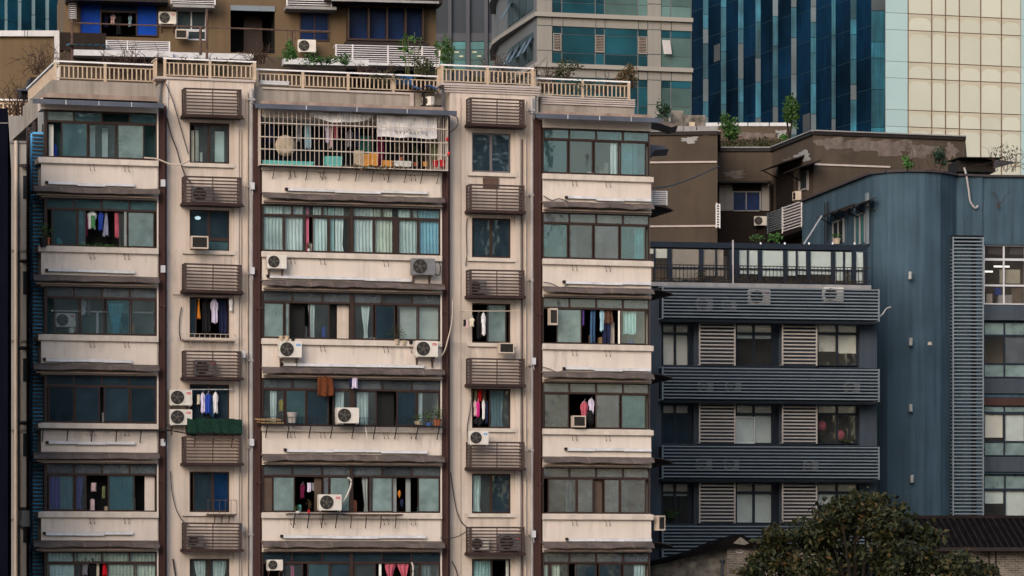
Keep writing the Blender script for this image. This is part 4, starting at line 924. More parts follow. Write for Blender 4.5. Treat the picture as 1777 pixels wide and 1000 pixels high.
# sundries inside the barred balcony
def box_thing(px0, px1, py0, py1, w, d, mat, name, label, cat, group=None, fr=None):
    f = fr or F; pc = (px0 + px1) / 2; sc = f.m(pc, w); hw = (px1 - px0) * sc / 2; H = (py1 - py0) * sc; o = thing(name, label, cat, f.at(pc, py1, w), f.th, group)
    m = MB(); b = min(.02, H * .1); m.prism([(-hw + b, 0), (hw - b, 0), (hw, b), (hw, H - b), (hw - b, H), (-hw + b, H), (-hw, H - b), (-hw, b)], 0, d); m.build('body', mat, o)
    l = MB(); l.box(-hw - .008, hw + .008, -.01, d + .008, H * .72, H + .012); l.build('lid', mat, o); return o
h = thing('straw_hat', 'round straw hat hanging behind the white bars', 'hat', F.at(494, 254, .05), F.th); m = MB()
n = 18; m.lathe(0, 0, 0, [(.02, .0), (.1, .02), (.13, .09), (.16, .10), (.36, .14), (.37, .15), (.16, .12)], 18); o = m.build('brim', 'p_straw', h, True); o.rotation_euler = (R(90), 0, 0)
m = MB(); m.lathe(0, 0, .02, [(.135, .045), (.15, .075)], 14); o = m.build('ribbon', 'brown_strip', h); o.rotation_euler = (R(90), 0, 0)
box_thing(565, 594, 272, 288, .05, .3, 'p_teal', 'storage_box', 'teal box on the floor of the barred balcony', 'box')
box_thing(455, 545, 280, 288, .0, .3, 'p_teal', 'storage_box', 'long low teal crate in the left half of the barred balcony', 'crate')
box_thing(616, 630, 262, 288, .1, .25, 'p_straw', 'storage_box', 'straw coloured bundle left of the orange and white bags', 'bundle')
box_thing(630, 642, 268, 288, .08, .25, 'p_orange', 'storage_box', 'orange bag standing between white bags on the barred balcony', 'bag')
box_thing(643, 656, 266, 288, .12, .25, 'p_orange', 'storage_box', 'second orange bag right of the tall straw bundle', 'bag')
box_thing(664, 681, 279, 289, .1, .25, 'p_orange', 'storage_box', 'low orange box left of the white polystyrene box', 'box')
box_thing(684, 714, 280, 289, .12, .3, 'p_white', 'storage_box', 'white polystyrene box on the barred balcony floor', 'box')
pot(F, 756, 290, .1, 11, 11, 'p_red', 'left red bucket at the right end of the barred balcony', cat='bucket', name='bucket')
pot(F, 768, 290, .1, 11, 12, 'p_red', 'right red bucket at the right end of the barred balcony', cat='bucket', name='bucket')
pot(F, 722, 289, .1, 9, 7, 'p_clay', 'green plant in a clay pot inside the barred balcony', 'leaf_green', 22, 60, 14, ls=.07)
pot(F, 738, 289, .1, 10, 8, 'p_orange', 'pale leaved plant in an orange pot inside the barred balcony', 'leaf_olive', 16, 40, 12, ls=.07)
pot(F, 696, 279, -.1, 8, 6, 'p_clay', 'tall rusty leaved plant behind the white polystyrene box', 'leaf_rust', 38, 90, 22, ls=.09)
m = MB(); m.leaves((0, 0, 0), (1.2, .12, .10), 110, .10); tag(on(F, m.build('dry_vine', 'leaf_rust'), 650, 292, .5), 'dry leaves caught under the right half of the barred balcony', 'dry leaves')
for i, (px, py) in enumerate(((776, 243), (779, 268))):
    m = MB(); m.lathe(0, 0, 0, [(.02, 0), (.06, .04), (.05, .1), (.01, .14)], 8); tag(on(F, m.build('red_ornament', 'p_red'), px, py + 2, .5), ['upper small red ornament on the right post of the barred balcony', 'lower small red ornament on the right post of the barred balcony'][i], 'ornament')
for i, (a, b, c_, d) in enumerate(((450, 488, 726, 729), (456, 490, 731, 734))):
    m = MB(); L = 20 * F.m(470, .4)
    for q in range(3): m.box(-L - .05 * q, L - .03 * q, .1 * q, .1 * q + .08, .02 * q, .02 * q + .035)
    tag(on(F, m.build('timber_planks', 'p_wood'), (a + b) / 2, d + 1, .4), ['upper stack of thin planks at the left end of the plant shelf', 'lower stack of thin planks at the left end of the plant shelf'][i], 'planks')
# ---- cables and hoses
def cable(pts, w, r, label, mat='cable', name='cable', cat='cable', fr=None, ws=None):
    f = fr or F; P = [f.at(px, py, (ws[i] if ws else w)) for i, (px, py) in enumerate(pts)]; Q = []
    for i in range(len(P) - 1):
        for q in range(4):
            t = q / 4; p0, p1, p2, p3 = P[max(i - 1, 0)], P[i], P[i + 1], P[min(i + 2, len(P) - 1)]
            Q.append(.5 * ((2 * p1) + (p2 - p0) * t + (2 * p0 - 5 * p1 + 4 * p2 - p3) * t * t + (3 * p1 - p0 - 3 * p2 + p3) * t ** 3))
    Q.append(P[-1]); o = Q[0].copy(); m = MB(); m.tube([p - o for p in Q], r, 5); c = m.build(name, mat); c.location = o; return tag(c, label, cat)
cable([(288, 146), (300, 175), (313, 220), (327, 268)], NW + .12, .018, 'long straight dark cable slanting from the roof past the topmost left cage')
cable([(290, 205), (297, 235), (306, 258), (313, 282), (322, 306), (332, 318)], NW + .12, .022, 'wavy dark cable running down to the second cage of the left narrow column')
cable([(250, 274), (272, 276), (290, 283), (308, 287), (328, 279)], .12, .028, 'grey bundled hose crossing the brown strip to the topmost small window', 'pipe_cream')
cable([(296, 818), (298, 850), (306, 885), (318, 905), (330, 914)], NW + .1, .015, 'thin cable curving down to the lowest cage, left narrow column', 'ac_fan')
cable([(315, 533), (312, 552), (311, 575), (314, 592)], NW + .08, .018, 'short grey hose on the wall left of the washing window', 'ac_fan')
cable([(300, 970), (303, 990), (306, 1010)], NW + .1, .03, 'dark hose low on the wall of the left narrow column')
cable([(782, 820), (786, 850), (792, 885), (800, 905), (811, 916)], NW + .1, .018, 'thin cable curving down to the lowest cage, right narrow column', 'ac_fan')
cable([(765, 933), (780, 934), (795, 931), (812, 921)], .12, .018, 'dark cable crossing the brown strip to the lowest right cage')
cable([(784, 974), (791, 988), (795, 1005)], NW + .1, .022, 'dark hose low on the wall of the right narrow column')
cable([(784, 200), (793, 204), (794, 218), (781, 230)], .3, .02, 'looped cable at the right end of the barred balcony canopy', 'cage_brown')
cable([(742, 605), (757, 622), (770, 612), (777, 590), (784, 560), (786, 520)], .2, .025, 'pale insulated pipe rising from the red badge unit on the middle bay', 'pipe_cream')
cable([(752, 474), (762, 478), (764, 463), (762, 455)], .2, .02, 'short grey pipe looping behind the grey cased unit', 'ac_fan')
cable([(592, 876), (601, 862), (608, 845), (609, 833), (603, 829)], .22, .035, 'white insulated pipe curving up from the red badge unit on the iron shelf', 'cable_white')
cable([(714, 976), (717, 985), (716, 1003)], .1, .03, 'pale insulated pipe beside the pink drapes', 'cable_white')
cable([(811, 378), (809, 400), (810, 440), (808, 462)], NW + .06, .016, 'thin cable left of the third small window, right narrow column', 'ac_fan')
cable([(818, 675), (817, 705), (811, 740), (811, 765)], NW + .06, .016, 'thin cable dropping to the fan unit on top of the cage', 'ac_fan')
cable([(634, 738), (636, 752), (638, 763)], .45, .02, 'short white hose dangling below the plant shelf', 'cable_white')
cable([(943, 340), (958, 348), (970, 345), (985, 350)], .08, .018, 'dark wire sagging to the light bar, right bay second floor')
cable([(943, 490), (956, 492), (975, 500), (986, 492)], .08, .016, 'dark wire sagging to the light bar, right bay third floor')
cable([(941, 637), (952, 640), (968, 646), (984, 640)], .08, .016, 'dark wire sagging to the light bar, right bay fourth floor')
cable([(1131, 327), (1165, 322), (1205, 308), (1247, 289)], 0, .03, 'dark cable sagging from the right edge to the brown building', ws=[0, -10, -22, -34])
# ================================================================= GROUND
tag(MB().quad((-1500, -400, 0), (1500, -400, 0), (1500, 3000, 0), (-1500, 3000, 0)).build('ground', 'asphalt'), kind='structure')
tag(MB().quad((-70, 15, .004), (80, 15, .004), (80, 116, .004), (-70, 116, .004)).build('bounce_pavement', 'concrete'), kind='structure')  # unseen pale ground added to bounce light onto the facade
def root(name, label, cat, fr, group=None, kind=None): return thing(name, label, cat, fr.world(0, 0, 0), fr.th, group)
def wp(px, Y): return ((px - CX) / FPX * Y, Y)
def rbox(mb, fr, px0, px1, py0, py1, w0, w1): return pb(mb, px0, px1, py0, py1, w0, w1, fr)
def louvre(fr, par, px0, px1, py0, py1, w, n, mat, name='louvre', post='slate_slat', depth=.5, thick=.05, posts=(0, 1), gapback=None):
    m = MB(); pc = (px0 + px1) / 2; a, b = fr.U(px0, w), fr.U(px1, w); z1, z0 = fr.Z(pc, py0, w), fr.Z(pc, py1, w)
    for i in range(n): z = z0 + (z1 - z0) * (i + .5) / n; m.sweepx([(-w - .02, z), (-w + .05, z - thick * .2), (-w + .05, z + thick * .8), (-w - .02, z + thick)], a, b)
    o = m.build(name, mat, par); p = MB()
    for t in posts: x = a + (b - a) * t; p.box(x - .03, x + .03, -w - .03, -w + .06, z0, z1)
    if depth:
        for x in (a, b): p.box(x - .02, x + .02, -w + .06, -w + depth, z0, z0 + .05); p.box(x - .02, x + .02, -w + .06, -w + depth, z1 - .05, z1)
    p.build('frame', post, o); return o
# ================================================================= GREY OFFICE WING
W = Fr(1330, 144, 10.5)
wing = root('office_building', 'dark blue grey office wing banded with horizontal louvres and a glazed roof terrace', 'office building', W)
u0, u1 = W.U(1112, 0), W.U(1522, 0)
def wz(y): return W.Z(1330, y, 0)
rows = [(497, 556), (636.5, 696), (772, 832), (910, 970)]
wins = [(1148, 1204), (1276, 1352), (1417, 1492)]
m = MB(); zt_ = wz(497)
edges = [1112, 1148, 1204, 1276, 1352, 1417, 1492, 1522]
for i in (0, 2, 4, 6): m.box(W.U(edges[i], 0), W.U(edges[i + 1], 0), 0, 2.5, 0, zt_)
for (a, b) in wins:
    for i, (y0, y1) in enumerate(rows): m.box(W.U(a, 0), W.U(b, 0), .0, 2.5, wz(y1 + 2) if i < 3 else 0, wz(y0))
m.box(u0, u1, 2.5, 14, 0, zt_); m.build('wall', 'slate_flat', wing)
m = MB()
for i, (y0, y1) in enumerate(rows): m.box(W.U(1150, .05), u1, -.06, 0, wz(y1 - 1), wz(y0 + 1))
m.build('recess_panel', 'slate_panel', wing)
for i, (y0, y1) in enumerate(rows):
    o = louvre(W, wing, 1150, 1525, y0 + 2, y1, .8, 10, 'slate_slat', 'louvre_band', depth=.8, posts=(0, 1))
    m = MB(); a, b = W.U(1150, .8), W.U(1525, .8); m.box(a, b, -.78, -.1, W.Z(1330, y1, .8) - .12, W.Z(1330, y1, .8) - .04); m.box(a, a + .04, -.74, -.1, W.Z(1330, y1, .8), W.Z(1330, y0 + 2, .8)); m.build('shelf', 'slate_dark', o)
    if i < 3:
        for a, b in ((1214, 1275), (1358, 1417)): louvre(W, wing, a, b, y1 + 3, rows[i + 1][0] - 2, .32, 12, 'cream_slat', 'louvre_panel', 'cream_slat', .3, .055)
def pane_window(fr, par, px0, px1, py0, py1, w, cols, tz, mat_t, mats, blindmat=None, frame='slate_frame', back='room_black', dep=1.6, low=None, wall=True, blinds=None):
    """frame with a transom; a room and roller blinds stand behind the glass"""
    pc = (px0 + px1) / 2; a, b = fr.U(px0, w), fr.U(px1, w); z1, z0 = fr.Z(pc, py0, w), fr.Z(pc, py1, w); m = MB(); y = -w; t = .05
    m.box(a, b, y, y + .08, z1 - t, z1); m.box(a, b, y, y + .08, z0, z0 + t); m.box(a, a + t, y, y + .08, z0 + t, z1 - t); m.box(b - t, b, y, y + .08, z0 + t, z1 - t)
    zt = fr.Z(pc, tz, w) if tz else z1; zl = fr.Z(pc, low, w) if low else z0
    if tz: m.box(a + t, b - t, y, y + .08, zt - .05, zt + .05)
    if low: m.box(a + t, b - t, y, y + .08, zl - .04, zl + .04)
    cc = [a] + [fr.U(c, w) for c in cols] + [b]
    for c in cc[1:-1]: m.box(c - .035, c + .035, y + .001, y + .079, z0 + t, z1 - t)
    o = m.build('window', frame, par)
    for i in range(len(cc) - 1):
        p0, p1 = cc[i] + .03, cc[i + 1] - .03
        g = mats[i % len(mats)]
        if g:
            MB().box(p0, p1, y + .04, y + .048, zl, zt).build('pane', g, o)
        if tz: MB().box(p0, p1, y + .04, y + .048, zt, z1).build('pane', mat_t, o)
        if low: MB().box(p0, p1, y + .04, y + .048, z0, zl).build('pane', mat_t, o)
        if tz and mat_t == 'g_plain' and not low: MB().box(p0 + .02, p1 - .02, y + .14, y + .16, zt + .02, z1 - .02).build('blind', 'blind', o)
        if blinds and blinds[i]: MB().box(p0 + .02, p1 - .02, y + .14, y + .16, zt - (zt - zl) * blinds[i][0], zt - .03).build('blind', blinds[i][1], o)
    r = MB(); e = .01; yb = y + dep; A, B, lo, hi = a + e, b - e, z0 + e, z1 - e
    r.quad((A, yb, lo), (B, yb, lo), (B, yb, hi), (A, yb, hi)); r.quad((A, y + .1, lo), (A, yb, lo), (A, yb, hi), (A, y + .1, hi)); r.quad((B, yb, lo), (B, y + .1, lo), (B, y + .1, hi), (B, yb, hi))
    r.quad((A, y + .1, lo), (B, y + .1, lo), (B, yb, lo), (A, yb, lo)); r.quad((A, yb, hi), (B, yb, hi), (B, y + .1, hi), (A, y + .1, hi)); r.build('interior', back, o)
    return o
BL = {(0, 0): [(1, 'blind'), (1, 'blind')], (0, 1): [(.15, 'blind_teal')] * 2, (0, 2): [(.55, 'blind'), (.6, 'blind')], (1, 0): None, (1, 1): [(1, 'blind_teal'), (.95, 'blind_teal')], (1, 2): None, (2, 0): [(.1, 'blind_teal')] * 2, (2, 1): [(1, 'blind_teal')] * 2, (2, 2): [(.4, 'blind_teal')] * 2}
for r_ in range(3):
    ytop = rows[r_][1] + 6; ybot = rows[r_ + 1][0] - 1
    for c in range(3):
        a, b = wins[c]; x1 = a + (b - a) * .86 if c < 2 else b - 3
        bl = BL[(r_, c)]; lant = (r_, c) == (1, 2)
        pane_window(W, wing, a + 1, x1, ytop, ybot, -.3, [(a + x1) / 2], ytop + 17, 'g_plain', ['g_plain', 'g_plain'] if bl or lant else ['g_dark', 'g_dark'], back='room_cream' if (r_, c) == (0, 2) else 'room_black', blinds=bl)
        m = MB(); m.box(W.U(x1, -.3), W.U(b, -.3), .28, .36, wz(ybot), wz(ytop)); m.build('jamb_panel', 'slate_frame', wing)
o = pane_window(W, wing, 1277, 1310, 723, 770, -.2, [], None, 'g_plain', ['g_plain'], frame='white_frame', back='blind_teal', dep=.06)
# glazed terrace room
TZ0, TZ1 = 494, 423; wt = -.6
m = MB(); m.box(W.U(1118, .15), W.U(1512, .15), -.15, 3, wz(500), wz(493)); m.build('terrace_edge', 'slab_side', wing)
tr = MB(); a, b = W.U(1120, wt), W.U(1505, wt); zb_, zt2 = W.Z(1330, 494, wt), W.Z(1330, 425, wt)
tr.box(a, b, .6, .75, zt2 - .17, zt2); tr.box(a, b, .6, .7, zb_ + .62, zb_ + .68); tr.box(a, b, .62, .72, zb_, zb_ + .1)
for px in (1162, 1217, 1270, 1279, 1319, 1363, 1403, 1446, 1482, 1502): x = W.U(px, wt); tr.box(x - .09, x + .09, .59, .76, zb_, zt2 - .22)
for px in (1136, 1243, 1298, 1383, 1465): x = W.U(px, wt); tr.box(x - .035, x + .035, .6, .7, zb_, zt2 - .22)
tr.box(a, b, .6, 4.5, zt2, zt2 + .06)
room = tr.build('terrace_room', 'slate_frame', wing)
g = MB(); xs = [1120, 1136, 1162, 1217, 1243, 1270, 1279, 1298, 1319, 1363, 1383, 1403, 1446, 1465, 1482, 1502]
for p, q in zip(xs[:-1], xs[1:]): g.box(W.U(p, wt) + .04, W.U(q, wt) - .04, .65, .66, zb_ + .1, zt2 - .22)
g.build('pane', 'g_plain', room)
g = MB(); g.quad((a, 3.2, zb_), (b, 3.2, zb_), (b, 3.2, zt2), (a, 3.2, zt2)); g.quad((a, 3.2, zb_ + .01), (a, .7, zb_ + .01), (b, .7, zb_ + .01), (b, 3.2, zb_ + .01)); g.build('back_wall', 'room_warm', room)
for (p, q, f) in ((1121, 1135, .15), (1138, 1160, .28), (1164, 1216, .92), (1220, 1242, .8), (1245, 1256, .8), (1281, 1297, .72), (1300, 1317, .72), (1322, 1361, .78), (1365, 1382, .75), (1385, 1401, .72), (1406, 1444, .70), (1449, 1464, .9), (1467, 1481, .6), (1485, 1500, .95)):
    MB().box(W.U(p, wt), W.U(q, wt), .68, .70, zt2 - .24 - (zt2 - zb_ - .3) * f, zt2 - .24).build('blind', ('warm_reflection' if f > .5 else 'blind') if q < 1280 else 'blind_teal', room)  # warm sheets at the left stand in for a brownish reflection in the panes
for (p, q, y0, y1, mt, n_) in ((1175, 1212, 455, 492, 'cream', 'cupboard'), (1183, 1193, 440, 492, 'slate_frame', 'cupboard'), (1248, 1262, 445, 492, 'pipe_grey', 'cupboard')):
    m = MB(); rbox(m, W, p, q, y0, y1, -2.5, -2.); m.build(n_, mt, room)
m = MB(); ra, rb = W.U(1120, .1), W.U(1510, .1); m.box(ra, rb, -.12, -.09, zb_ + .68, zb_ + .72); m.box(ra, rb, -.12, -.09, zb_ + .12, zb_ + .15)
for i in range(int((rb - ra) / .16)): x = ra + i * .16; m.box(x, x + .025, -.115, -.095, zb_, zb_ + .7)
m.build('balustrade', 'iron', wing)
m = MB(); x = W.U(1272, .1); m.tube([(x, -.1, zb_ - .1), (x, -.1, zt2 + .1)], .04, 6); m.build('pipe', 'pipe_grey', wing)
for i, px in enumerate((1320, 1362, 1404, 1445, 1483)):
    m = MB(); m.lathe(0, 0, 0, [(.02, 0), (.04, .03), (.045, .06), (.02, .10)], 10); tag(on(W, m.build('globe_lamp', 'rail_white'), px, 425, -.5), ['leftmost white globe on the terrace roof edge', 'second white globe from the left on the terrace roof edge', 'middle white globe on the terrace roof edge', 'fourth white globe from the left on the terrace roof edge', 'rightmost white globe on the terrace roof edge'][i], 'lamp', 'white globes along the terrace roof')
m = MB(); P = W.at(1395, 424, -.6); m.tube([(0, 0, 0), Vector(W.at(1426, 375, -3)) - P], .035, 5); c = m.build('stay_rod', 'pipe_grey'); c.location = P; tag(c, 'slanting pale rod rising from the terrace roof to the slate wall', 'rod')
m = MB()
for _ in range(70): m.leaves((random.uniform(W.U(1125, 0), W.U(1500, 0)), .1, zb_ + .1), (.15, .08, .1), 7, .09)
o = m.build('planting', 'leaf_rust', wing)
for (px, lab) in ((1217, 'small dark plant behind the terrace balustrade, left half'),): pot(W, px, 494, 0, 10, 6, 'p_black', lab, 'leaf_dark', 18, 50, 16)
pot(W, 1345, 425, -1.5, 10, 4, 'p_black', 'bright green plant on the terrace roof, right of the middle', 'leaf_bright', 13, 80, 24, ls=.14)
pot(W, 1313, 424, -1.5, 10, 4, 'p_black', 'dark green plant on the terrace roof, left of the bright one', 'leaf_green', 12, 60, 24, ls=.12)
for (p, q, yb_, lab, mt) in ((1297, 1334, 529, 'white unit in the middle of the top louvre band of the grey wing', 'ac_white'), (1426, 1461, 524, 'white unit at the right of the top louvre band under the terrace', 'ac_white'),
                        (1207, 1235, 538, 'dark unit at the left of the top louvre band', 'ac_grey'), (1252, 1276, 538, 'dark unit second in the top louvre band', 'ac_grey'),
                        (1210, 1236, 680, 'dark unit at the left of the second louvre band', 'ac_grey'), (1258, 1284, 680, 'dark unit second in the second louvre band', 'ac_grey'),
                        (1207, 1234, 815, 'dark unit at the left of the third louvre band', 'ac_grey'), (1255, 1281, 815, 'dark unit second in the third louvre band', 'ac_grey'), (1392, 1418, 818, 'dark unit at the right of the third louvre band', 'ac_grey'),
                        (1463, 1490, 682, 'dark unit at the right end of the second louvre band', 'ac_grey')):
    ac(W, p, q, yb_, .32, lab, 'red' if mt == 'ac_white' and p < 1400 else None, mt, False, group='units behind the grey wing louvres')
for i, (px, py) in enumerate(((1426, 748), (1458, 764))):
    o = thing('paper_lantern', ['round pink lantern at the left of the louvred wing window', 'round pink lantern at the right, above the sill plant'][i], 'lantern', W.at(px, py, -.58), W.th, 'pink lanterns'); m = MB(); r = .18
    m.lathe(0, 0, 0, [(.05, 0), (.14, .04), (.19, .14), (.2, .22), (.17, .34), (.08, .42)], 14); m.build('shade', 'c_pink', o, True); m = MB(); m.tube([(0, 0, .42), (0, 0, .6)], .006, 3); m.lathe(0, 0, -.08, [(.01, 0), (.03, .06), (.02, .08)], 6); m.build('cord', 'iron', o)
pot(W, 1468, 773, -.2, 12, 3, 'p_black', 'low green plant on the sill under the pink lanterns', 'leaf_olive', 9, 50, 22, ls=.1)
pot(W, 1165, 903, -.15, 14, 4, 'p_black', 'bushy green plant on the sill at the lower left of the grey wing', 'leaf_green', 12, 120, 24, ls=.1)
cable([(1525, 550), (1532, 545), (1538, 536), (1546, 533)], .7, .03, 'pale hose stub at the right end of the top louvre band', 'pipe_grey', fr=W)
# ================================================================= SLATE STAIR TOWER AND RIGHT WING
pts = [wp(1392, 162), wp(1506, 151.2), wp(1516, 150.6), wp(1540, 150.0), wp(1575, 149.7), wp(1605, 149.75), wp(1632, 150.1), wp(1652, 150.9), wp(1660, 151.3), wp(1671, 151.3), wp(1706, 151.6)]
SL = thing('slate_building', 'blue grey rendered building with a rounded stair tower and a tall louvre strip', 'building', (pts[1][0], pts[1][1], 0))
L_ = lambda p: (p[0] - pts[1][0], p[1] - pts[1][1])
zr = 23.25
H = Fr(1706, 151.6, 6)
fp = [L_(p) for p in pts]; m = MB(); m.foot(fp + [L_(wp(1706, 160)), L_(wp(1392, 175))], 0, zr)
m.build('wall', 'slate_wall', SL)
rw = root('office_wing', 'blue grey office wing at the right edge with wide glazed strips', 'building', H)
m = MB(); hu0, hu1 = H.U(1706, 0), H.U(1870, 0); RW = [(425, 530), (557, 657), (690, 793), (823, 899)]
def hz(y): return H.Z(1740, y, 0)
m.box(hu0, hu1, 0, 8, hz(425), zr); m.box(hu1, H.U(2150, 0), 0, 8, 0, zr)
for i, (y0, y1) in enumerate(RW): m.box(hu0, hu1, .0 if i else .0, 2, hz(RW[i + 1][0]) if i < 3 else 0, hz(y1))
m.box(hu0, hu1, 2.0, 8, 0, hz(425)); m.build('wall', 'slate_wall', rw)
pane_window(H, rw, 1707, 1860, 426, 529, -.12, [1742, 1779, 1815], 451, 'g_plain', ['g_plain'], frame='white_frame', back='room_brown', low=496, dep=1.8)
m = MB(); [m.box(H.U(a, -1), H.U(b, -1), 1.0, 1.05, H.Z(1727, y + 3, -1), H.Z(1727, y, -1)) for a, b, y in ((1725, 1752, 461), (1695, 1723, 470))]
m.build('ceiling_light', 'tube_on', rw)
m = MB(); rbox(m, H, 1714, 1745, 430, 442, -.35, -.3); rbox(m, H, 1752, 1790, 430, 442, -.35, -.3); m.build('roller_blind', 'purple_grey', rw)
m = MB(); rbox(m, H, 1735, 1770, 468, 492, -.5, -.4); m.build('partition', 'room_cream', rw)
for (p, q, y0, y1, mt, nm) in ((1712, 1722, 510, 528, 'pipe_cream', 'desk'), (1733, 1757, 512, 528, 'pipe_grey', 'desk'), (1728, 1737, 500, 512, 'c_blue', 'chair'), (1755, 1775, 500, 528, 'room_warm', 'desk')):
    m = MB(); rbox(m, H, p, q, y0, y1, -1.2, -.8); m.build(nm, mt, rw)
pane_window(H, rw, 1707, 1860, 559, 656, -.12, [1743, 1780, 1816], 583, 'g_frost', ['g_plain', 'g_grey'], back='room_warm', low=632, dep=1.5, blinds=[None, None, None, None])
m = MB(); rbox(m, H, 1745, 1775, 585, 630, -.8, -.6); m.build('partition', 'p_clay', rw)
pane_window(H, rw, 1707, 1860, 704, 792, -.12, [1743, 1780, 1816], 717, 'g_frost', ['g_plain'], low=767, dep=1.2, blinds=[(.85, 'blind'), (1, 'blind_teal'), (1, 'blind'), None])
m = MB(); rbox(m, H, 1707, 1860, 691, 704, -.12, -.02); m.build('lintel', 'brown_strip', rw)
pane_window(H, rw, 1707, 1860, 824, 898, -.12, [1744, 1781, 1817], 850, 'g_frost', ['g_plain'], dep=1.2, blinds=[(.5, 'blind_teal'), (1, 'blind_teal'), (1, 'blind'), None])
for i in range(3):
    m = MB(); y = RW[i][1]; rbox(m, H, 1707, 1860, y, y + 26, .0, .12); m.build('spandrel', 'slate_flat', rw)
lt = root('louvre_tower', 'tall narrow slate louvre screen fixed to the rounded stair tower', 'louvre screen', H)
louvre(H, lt, 1654, 1706, 411, 896, 1.0, 78, 'slate_slat', 'slats', 'slate_slat', 1.0, .055, (0, 1))
m = MB(); a, b = H.U(1652, .95), H.U(1706, .95); m.box(a, b, -1.05, -.02, H.Z(1680, 411, 1), H.Z(1680, 411, 1) + .06); m.box(a, a + .08, -.95, -.9, 4, H.Z(1680, 411, 1)); m.box(a + .1, b - .1, -.12, -.03, 6, H.Z(1680, 412, 1)); m.build('back_panel', 'slate_dark', lt)
m = MB(); z = 8.
while z < 20: m.box(a - .02, a + .04, -.95, -.15, z, z + .05); z += .155
m.build('side_slats', 'slate_slat', lt)
cp = MB(); k = len(fp)
for i in range(k - 1):
    p, q = Vector(fp[i]), Vector(fp[i + 1]); d = (q - p).normalized(); n = Vector((d.y, -d.x)) * .14
    cp.foot([(p + n)[:], (q + n)[:], (q - n * 3)[:], (p - n * 3)[:]], zr, zr + .09 + .004 * (i % 2))
cp.build('coping', 'purple_grey', SL)
MB().box(hu0, H.U(2150, 0), -.14, .4, zr, zr + .09).build('coping', 'purple_grey', rw)
MB().box(H.U(1668, .12), H.U(1670.5, .12), -.1, .35, 10, zr).build('wall_joint', 'slate_dark', lt); 
q = MB(); rbox(q, H, 1670, 1705, 306, 411, -.2, .10); q.build('upper_panel', 'slate_wall', lt)
for i, (px, py) in enumerate(((1579, 478), (1580, 593), (1580, 708), (1582, 831))):
    X, Y = wp(px, 149.55); o = thing('wall_light', 'metal cylinder light on the rounded slate wall, ' + ['topmost of four', 'second of four', 'third of four', 'lowest of four above the tree'][i], 'wall light', (X, Y - .1, EYE + (HY - py - 7) / FPX * 149.5), 0, 'cylinder lights on the rounded wall')
    shared('wl', 'case', lambda m: m.lathe(0, 0, 0, [(.06, 0), (.09, .01), (.09, .33), (.07, .34)], 12), 'lamp_case', o); shared('wlb', 'mount', lambda m: m.box(-.04, .04, .05, .2, .12, .22), 'slate_dark', o)
m = MB(); m.lathe(0, 0, 0, [(.02, 0), (.1, .02), (.08, .14), (.02, .16)], 8); X, Y = wp(1613, 149.5); c = m.build('wall_bracket', 'pipe_cream'); c.location = (X, Y - .1, EYE + (HY - 600) / FPX * 149.5); tag(c, 'small pale bracket right of the second cylinder light', 'bracket')
cable([(1673, 291), (1677, 305), (1681, 330), (1684, 350), (1692, 361), (1697, 357)], .25, .045, 'white pipe curling down from the slate roof edge', 'pipe_grey', fr=H, name='overflow_pipe', cat='pipe')
q = MB(); rbox(q, H, 1671, 1679, 377, 380, .1, .16); q.build('slot', 'slate_dark', lt)
# left return of the slate building: two narrow windows with ragged awnings
A0, A1 = Vector(wp(1392, 162)), Vector(wp(1506, 151.2)); dA = A1 - A0; J = Fr(1506, 151.2, 0); J.th = math.atan2(dA.y, dA.x); J.u = Vector((math.cos(J.th), math.sin(J.th))); J.n = Vector((math.sin(J.th), -math.cos(J.th)))
jr = thing('lean_to_awning', 'pair of ragged dark awnings over two narrow windows on the slate wall', 'awning', J.world(0, 0, 0), J.th)
for (p, q_, y0, y1) in ((1424, 1466, 366, 384), (1468, 1502, 354, 372)):
    m = MB(); a, b = J.U(p, .5), J.U(q_, .5); z = J.Z((p + q_) / 2, y0, .5); n = 7
    for i in range(n): x = a + (b - a) * i / n; m.sweepx([(0, z + .15), (-.7, z - .1 - .05 * (i % 2)), (-.7, z - .16 - .05 * (i % 2)), (0, z + .1)], x, x + (b - a) / n * .85)
    for x in (a + .2, (a + b) / 2, b - .2): m.tube([(x, 0, z - .45), (x, -.6, z - .12)], .025, 4)
    m.build('sheet', 'iron', jr)
for (p, q_, y0, y1, mt) in ((1445, 1463, 382, 424, 'slate_dark'), (1483, 1500, 370, 424, 'teal_office')):
    m = MB(); a, b = J.U(p, .05), J.U(q_, .05); z1, z0 = J.Z((p + q_) / 2, y0, .05), J.Z((p + q_) / 2, y1, .05)
    fr_ = MB(); [fr_.box(x - .06, x + .06, -.06, .01, z0, z1) for x in (a, (a + b) / 2, b)]; fr_.box(a, b, -.055, .005, z1 - .08, z1)
    w__ = fr_.build('window', 'slab_side', None); w__.parent = SL; w__.location = J.world(0, 0, 0) - SL.location; w__.rotation_euler = (0, 0, J.th)
    g_ = MB().box(a, b, -.02, -.004, z0, z1 - .08).build('pane', mt, w__)
m = MB(); rbox(m, J, 1501, 1504, 335, 424, .02, .14); c = m.build('drainpipe', 'slate_slat', None); c.parent = SL; c.location = J.world(0, 0, 0) - SL.location; c.rotation_euler = (0, 0, J.th)
# ladder
m = MB(); a = J.U(1432, .1); zz0, zz1 = J.Z(1432, 424, .1), J.Z(1432, 352, .1); [m.box(a + s - .02, a + s + .02, -.14, -.1, zz0, zz1) for s in (0, .5)]
z = zz0
while z < zz1: m.box(a, a + .5, -.13, -.11, z, z + .03); z += .3
lad = thing('wall_ladder', 'dark rung ladder fixed to the slate wall left of the ragged awnings', 'ladder', J.world(0, 0, 0), J.th); m.build('rungs', 'iron', lad)
pot(W, 1452, 424, -4, 14, 10, 'p_straw', 'pale round pot with green plant on the terrace roof beside the narrow window', 'leaf_green', 8, 50, 16, ls=.1)
